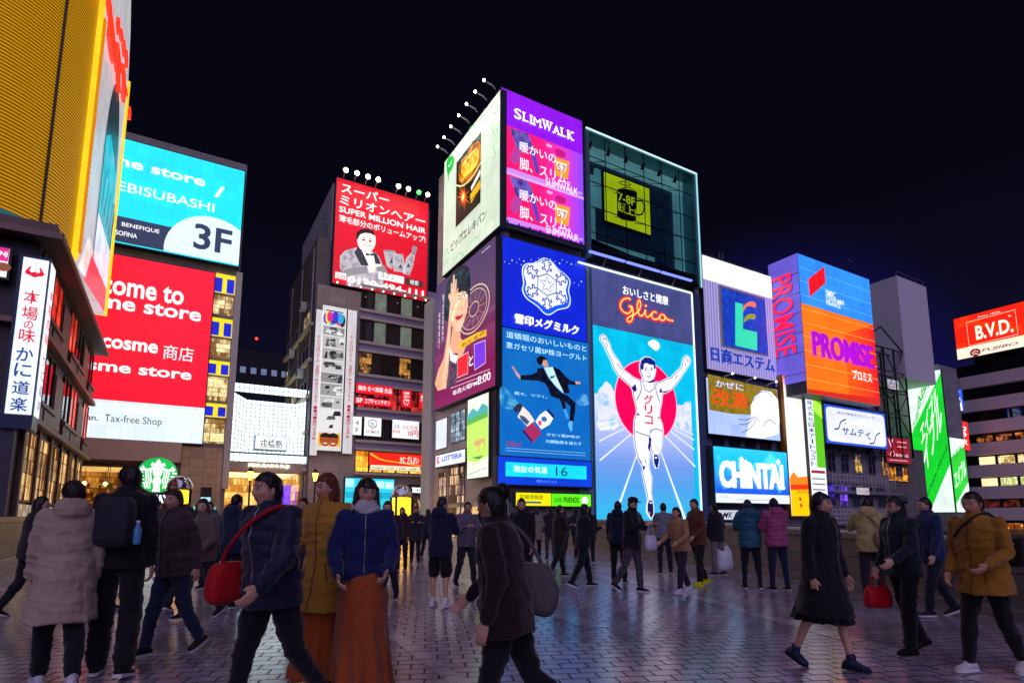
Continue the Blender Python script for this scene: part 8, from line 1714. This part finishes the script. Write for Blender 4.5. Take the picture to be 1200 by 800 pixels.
p = person('person in a long black coat with bare shins in front of the right parapet', 956, 577, None, 1.60, 150, WALK, HANG, 2, -20, 0, 'coat', '#0e0e12', 0.50, 0, False, True, 'skirt', '#101014', 0.3, 0.44, shoes='#2a3050', sole='#202028', hair='short', hair_c='#0e0a0a', fine=True, seed=10)
p = person('person in dark teal jacket and black trousers holding a red handbag', 1068, None, 764, 1.58, 262, ((10, 6, 2), (-10, 14, 2)), ((18, 10, 40, 4), (0, 8, 30, 6)), 2, 0, 4, 'jacket', '#10262e', 0.82, 0, False, True, 'trousers', '#0c0c10', fit=1.08, shoes='#0e0e10', sole='#181818', hair='bob', hair_c='#140c0a', fine=True, seed=11)
hp = p['wr'][1]; hb = thing('handbag', 'bright red handbag held by the person in dark teal jacket', 'bag', hp + Vector((0, 0, -0.36)))
def carry(root, hp, w, d, h, mat, drop=0.16, W3=None, hcol=None):
    mb = MB(); n = 14; vs = []; fs = []; W3 = W3 or Matrix.Identity(3)
    prof = [(-1, .72), (-.92, .95), (-.5, 1.03), (0, 1), (.5, .94), (.9, .86), (1, .80)]
    for z, s in prof:
        for q in range(n): a = 2 * math.pi * q / n; x = math.copysign(abs(math.cos(a)) ** .6, math.cos(a)); y = math.copysign(abs(math.sin(a)) ** .6, math.sin(a)); v = Vector((x * w * s, y * d * s * (1 if z < .9 else .5), z * h - h - drop)); v += Vector((1, 1, 0)) * 0.015 * noise.noise(v * 12 + hp); vs.append(hp + W3 @ v)
    for i in range(len(prof) - 1):
        for q in range(n): fs.append((i * n + q, i * n + (q + 1) % n, (i + 1) * n + (q + 1) % n, (i + 1) * n + q))
    fs += [tuple(range(n - 1, -1, -1)), tuple((len(prof) - 1) * n + q for q in range(n))]; mb.add(vs, fs, mat, True); mb.build('body', root)
    m = MB()
    for s in (-1, 1): m.tube([hp + W3 @ Vector((-w * .5, s * d * .35, -drop)), hp + W3 @ Vector((-w * .25, s * d * .15, -.03)), hp + W3 @ Vector((0, 0, 0.004 * s)), hp + W3 @ Vector((w * .25, s * d * .15, -.03)), hp + W3 @ Vector((w * .5, s * d * .35, -drop))], .007, mat, 6)
    m.build('handle', root)
carry(hb, hp, 0.15, 0.06, 0.11, fabric('#d01024', .4, .05), 0.14, Matrix.Rotation(p['root'].rotation_euler.z + R(90), 3, 'Z'))
p = person('person in a mustard brown jacket and black trousers at the right edge', 1142, 576, None, 1.60, 248, WALK2, ((6, 12, 56, 20), (-6, 12, 40, 10)), 3, 0, 6, 'jacket', '#a8741c', 0.74, 0, False, True, 'trousers', '#0f0f12', fit=1.0, shoes='#d8d4d0', sole='#f0f0f0', hair='short', hair_c='#2a1810', skin='#dca080', fine=True, seed=12, build=1.06)
bag('shoulder_bag', 'black striped shoulder bag behind the mustard jacket at the right edge', 'bag', p, (-0.2, -0.2, 1.12), (0.10, 0.09, 0.13), '#1a1614', strap_pts(p, [(-0.2, -0.12, 1.24), (-0.1, -0.02, 1.5), (0.02, 0.16, 1.4), (0.12, 0.17, 1.28)]))
# middle distance, right half
p = person('person in black cap and dark jacket with grey trousers below the runner board', 742, None, 693, 1.76, 130, ((10, 6, 1), (-12, 20, 1)), PHONE, 2, 10, 6, 'jacket', '#10121e', 0.80, 0, False, True, 'trousers', '#4c4650', shoes='#1a1a1e', sole='#e8e8e8', hair='short', hair_c='#0e0b0a', cap='#0e1020', seed=13)
hp = on_z(760, 640, 0.95); hp = p['wr'][1] + Vector((0.02, 0.0, -0.02)); wb = thing('shopping_bag', 'white carrier bag hanging from the hand of the person in black cap', 'bag', hp); carry(wb, hp, 0.13, 0.07, 0.14, fabric('#d8d4e0', .4, .05), 0.2)
p = person('person in plain navy clothes just behind the one in black cap', 726, None, 683, 1.72, 20, STAND, HANG, 1, 0, 0, 'jacket', '#141a34', 0.8, 0, True, True, 'trousers', '#12141e', seed=14)
p = person('person in a light grey top and dark trousers facing the runner board', 780, None, 672, 1.74, 5, STAND, PHONE, 0, 0, -6, 'jumper', '#7c808c', 0.84, 0, False, False, 'trousers', '#1c2034', seed=15, hair_c='#101018')
p = person('person in rust brown jacket with bright yellow shoes', 820, None, 686, 1.76, 250, ((8, 6, 2), (-10, 14, 2)), POCK, 3, -10, 4, 'jacket', '#6a3820', 0.78, 0, False, True, 'trousers', '#15151c', shoes='#c8d010', sole='#e8f020', hair_c='#1a1014', seed=16)
p = person('person in beige and orange knitwear with white toed shoes next to yellow shoes', 800, None, 695, 1.58, 240, WALK, ((10, 16, 50, 14), (10, 16, 50, 14)), 6, 0, 10, 'jumper', '#b08458', 0.82, 0, False, True, 'trousers', '#2a2438', shoes='#d0d0d8', hair='bob', hair_c='#2a1418', seed=17)
p = person('person in grey trousers and black top by the big white bag', 842, None, 674, 1.74, 330, STAND, HANG, 1, 0, 0, 'jacket', '#1c1a24', 0.8, 0, False, True, 'trousers', '#7a7470', seed=18)
hp = p['wr'][1]; wb = thing('shopping_bag', 'large translucent white plastic bag carried at the parapet', 'bag', hp); carry(wb, hp, 0.24, 0.18, 0.30, fabric('#dfe8ea', .35, .05), 0.12)
p = person('person in a teal hooded jacket seen from behind', 882, None, 690, 1.72, 10, ((3, 3, 4), (-3, 3, 4)), PHONE, 1, 0, 4, 'jacket', '#1c5a70', 0.78, 0.008, True, True, 'trousers', '#121624', fit=.9, hair='short', hair_c='#14283a', seed=19)
p = person('person in a pink padded jacket seen from behind', 914, None, 692, 1.74, 352, ((2, 3, 4), (-2, 3, 4)), PHONE, 1, 10, 4, 'jacket', '#a84878', 0.80, 0.010, True, True, 'trousers', '#1a2244', fit=.9, hair='short', hair_c='#10182c', seed=20)
p = person('person in pale yellow hooded top leaning at the right parapet', 1026, None, 706, 1.70, 20, STAND, ((40, 14, 50, 20), (40, 14, 50, 20)), 4, 0, 4, 'hoodie', '#c0b070', 0.80, 0, True, True, 'trousers', '#2c2a34', hair_c='#1a1410', seed=21)
bag('shoulder_bag', 'tan shoulder bag on the person in pale yellow hooded top', 'bag', p, (0.16, -0.2, 1.02), (0.13, 0.08, 0.13), '#a88a60', strap_pts(p, [(0.16, -0.14, 1.12), (0.02, -0.17, 1.34), (-0.12, -0.06, 1.47), (-0.1, 0.1, 1.42)]))
p = person('person in a plain blue jacket between teal jacket and mustard jacket', 1100, None, 722, 1.66, 275, WALK, HANG, 2, 0, 0, 'jacket', '#1c2c58', 0.78, 0, False, True, 'trousers', '#14182c', hair_c='#120e0c', seed=22)
# middle distance, left half and centre
far_spec = [
 (612, 700, 1.70, 200, '#1a1416', '#101016', 'short', '#130d0c', 'person in black with a round face just behind the one with a bun'),
 (546, 688, 1.70, 150, '#6a6070', '#23222c', 'short', '#1a1210', 'person in a mottled grey jacket right of the navy hoodie'),
 (628, 657, 1.70, 10, '#8a7c6c', '#17171d', 'bob', '#1a1410', 'person in a beige jacket at the left of the group by the parapet'),
 (645, 655, 1.74, 350, '#2c2c30', '#4a4c54', 'short', '#100c0c', 'person in a charcoal jacket and grey trousers in the parapet group'),
 (661, 658, 1.66, 30, '#3a3634', '#1a1a22', 'long', '#17100e', 'person with long hair down a dark grey coat in the parapet group'),
 (676, 655, 1.75, 330, '#1c3038', '#16161c', 'short', '#0e0c0c', 'person in a dark green jacket in the middle of the parapet group'),
 (691, 659, 1.72, 20, '#1a1a1e', '#121216', 'short', '#120e0e', 'tall person all in black at the right of the parapet group'),
 (684, 688, 1.66, 80, '#15161c', '#101014', 'bob', '#0e0b0b', 'nearer person in black with bobbed hair beside the parapet group'),
 (455, 662, 1.70, 200, '#1c1a20', '#16161a', 'short', '#1a120e', 'person in black walking up from the domed lantern pillar'),
 (470, 668, 1.66, 190, '#3a1c20', '#18181e', 'bob', '#2a160e', 'person in a wine red coat near the domed lantern pillar'),
 (486, 660, 1.74, 170, '#2a2c34', '#20222c', 'short', '#120e0c', 'person in slate grey left of the navy hoodie, farther back'),
 (500, 655, 1.70, 10, '#18203a', '#141418', 'short', '#0f0c0c', 'person in dark blue far back near the taco shop'),
 (350, 668, 1.70, 190, '#2c2a30', '#1c1c24', 'short', '#1a120e', 'person in dark grey beyond the ochre coat'),
 (285, 664, 1.70, 175, '#4a2a1c', '#1c1a20', 'bob', '#2a180e', 'person in chestnut brown before the arcade gate'),
 (262, 676, 1.72, 20, '#2a2834', '#1a1a20', 'short', '#140e0c', 'person in dark violet walking toward the arcade gate'),
 (240, 690, 1.68, 190, '#5a5866', '#20222e', 'short', '#1e1410', 'person in a silvery jacket beside the coffee shop display case'),
 (190, 672, 1.66, 15, '#30222a', '#18181c', 'long', '#20130e', 'person with long brown hair heading for the coffee shop'),
 (172, 690, 1.72, 30, '#3c3440', '#20202a', 'short', '#15100e', 'person in mauve grey behind the dark backpack'),
 (60, 700, 1.70, 60, '#1c1816', '#141418', 'short', '#301c12', 'person in black at the far left behind the pale coat'),
 (410, 676, 1.68, 200, '#503020', '#201a1c', 'bob', '#241410', 'person in a russet coat seen past the blue jacket'),
]
far_spec += [
 (28, 722, 1.68, 40, '#2a2226', '#18181c', 'bob', '#1c120e', 'person in plum black at the very left edge beside the parapet'),
 (112, 690, 1.74, 20, '#141418', '#1a1a22', 'short', '#100c0a', 'person in black seen between the pale coat and the dark backpack'),
 (196, 716, 1.70, 350, '#38404e', '#1a1c26', 'short', '#1a110c', 'person in steel blue behind the brown hooded top'),
 (232, 724, 1.64, 200, '#6a5a50', '#22222a', 'long', '#2e1a10', 'person with long hair in a taupe jacket left of the navy quilted jacket'),
 (268, 712, 1.72, 15, '#1e2a44', '#16161e', 'short', '#120d0b', 'person in midnight blue beyond the navy quilted jacket'),
 (352, 706, 1.70, 195, '#5c2c20', '#1c1a1e', 'short', '#2a160c', 'person in brick red between the navy quilted jacket and the ochre coat'),
 (452, 704, 1.66, 185, '#26222c', '#1a1a24', 'bob', '#160f0c', 'person in dark aubergine right of the blue jacket'),
 (566, 664, 1.72, 20, '#22242c', '#17171f', 'short', '#0e0c0b', 'person in graphite far back near the tower corner'),
 (655, 676, 1.68, 70, '#2a2018', '#1c1c22', 'short', '#130e0c', 'person in dark brown in front of the parapet group'),
]
for i, (px, fy, H, hd, tc_, bc, hr, hc, lab) in enumerate(far_spec):
    person(lab, px, None, fy, H, hd, [STAND, WALK, WALK2][i % 3], [HANG, PHONE, POCK][i % 3], 1 + i % 3, (i * 37) % 50 - 25, (i % 3) * 3, 'jacket', tc_, 0.80 - 0.12 * (i % 4 == 2), 0, i % 3 == 0, True, 'trousers', bc, hair=hr, hair_c=hc, seed=30 + i, skin=['#d9a98a', '#c99878', '#e2b698'][i % 3])
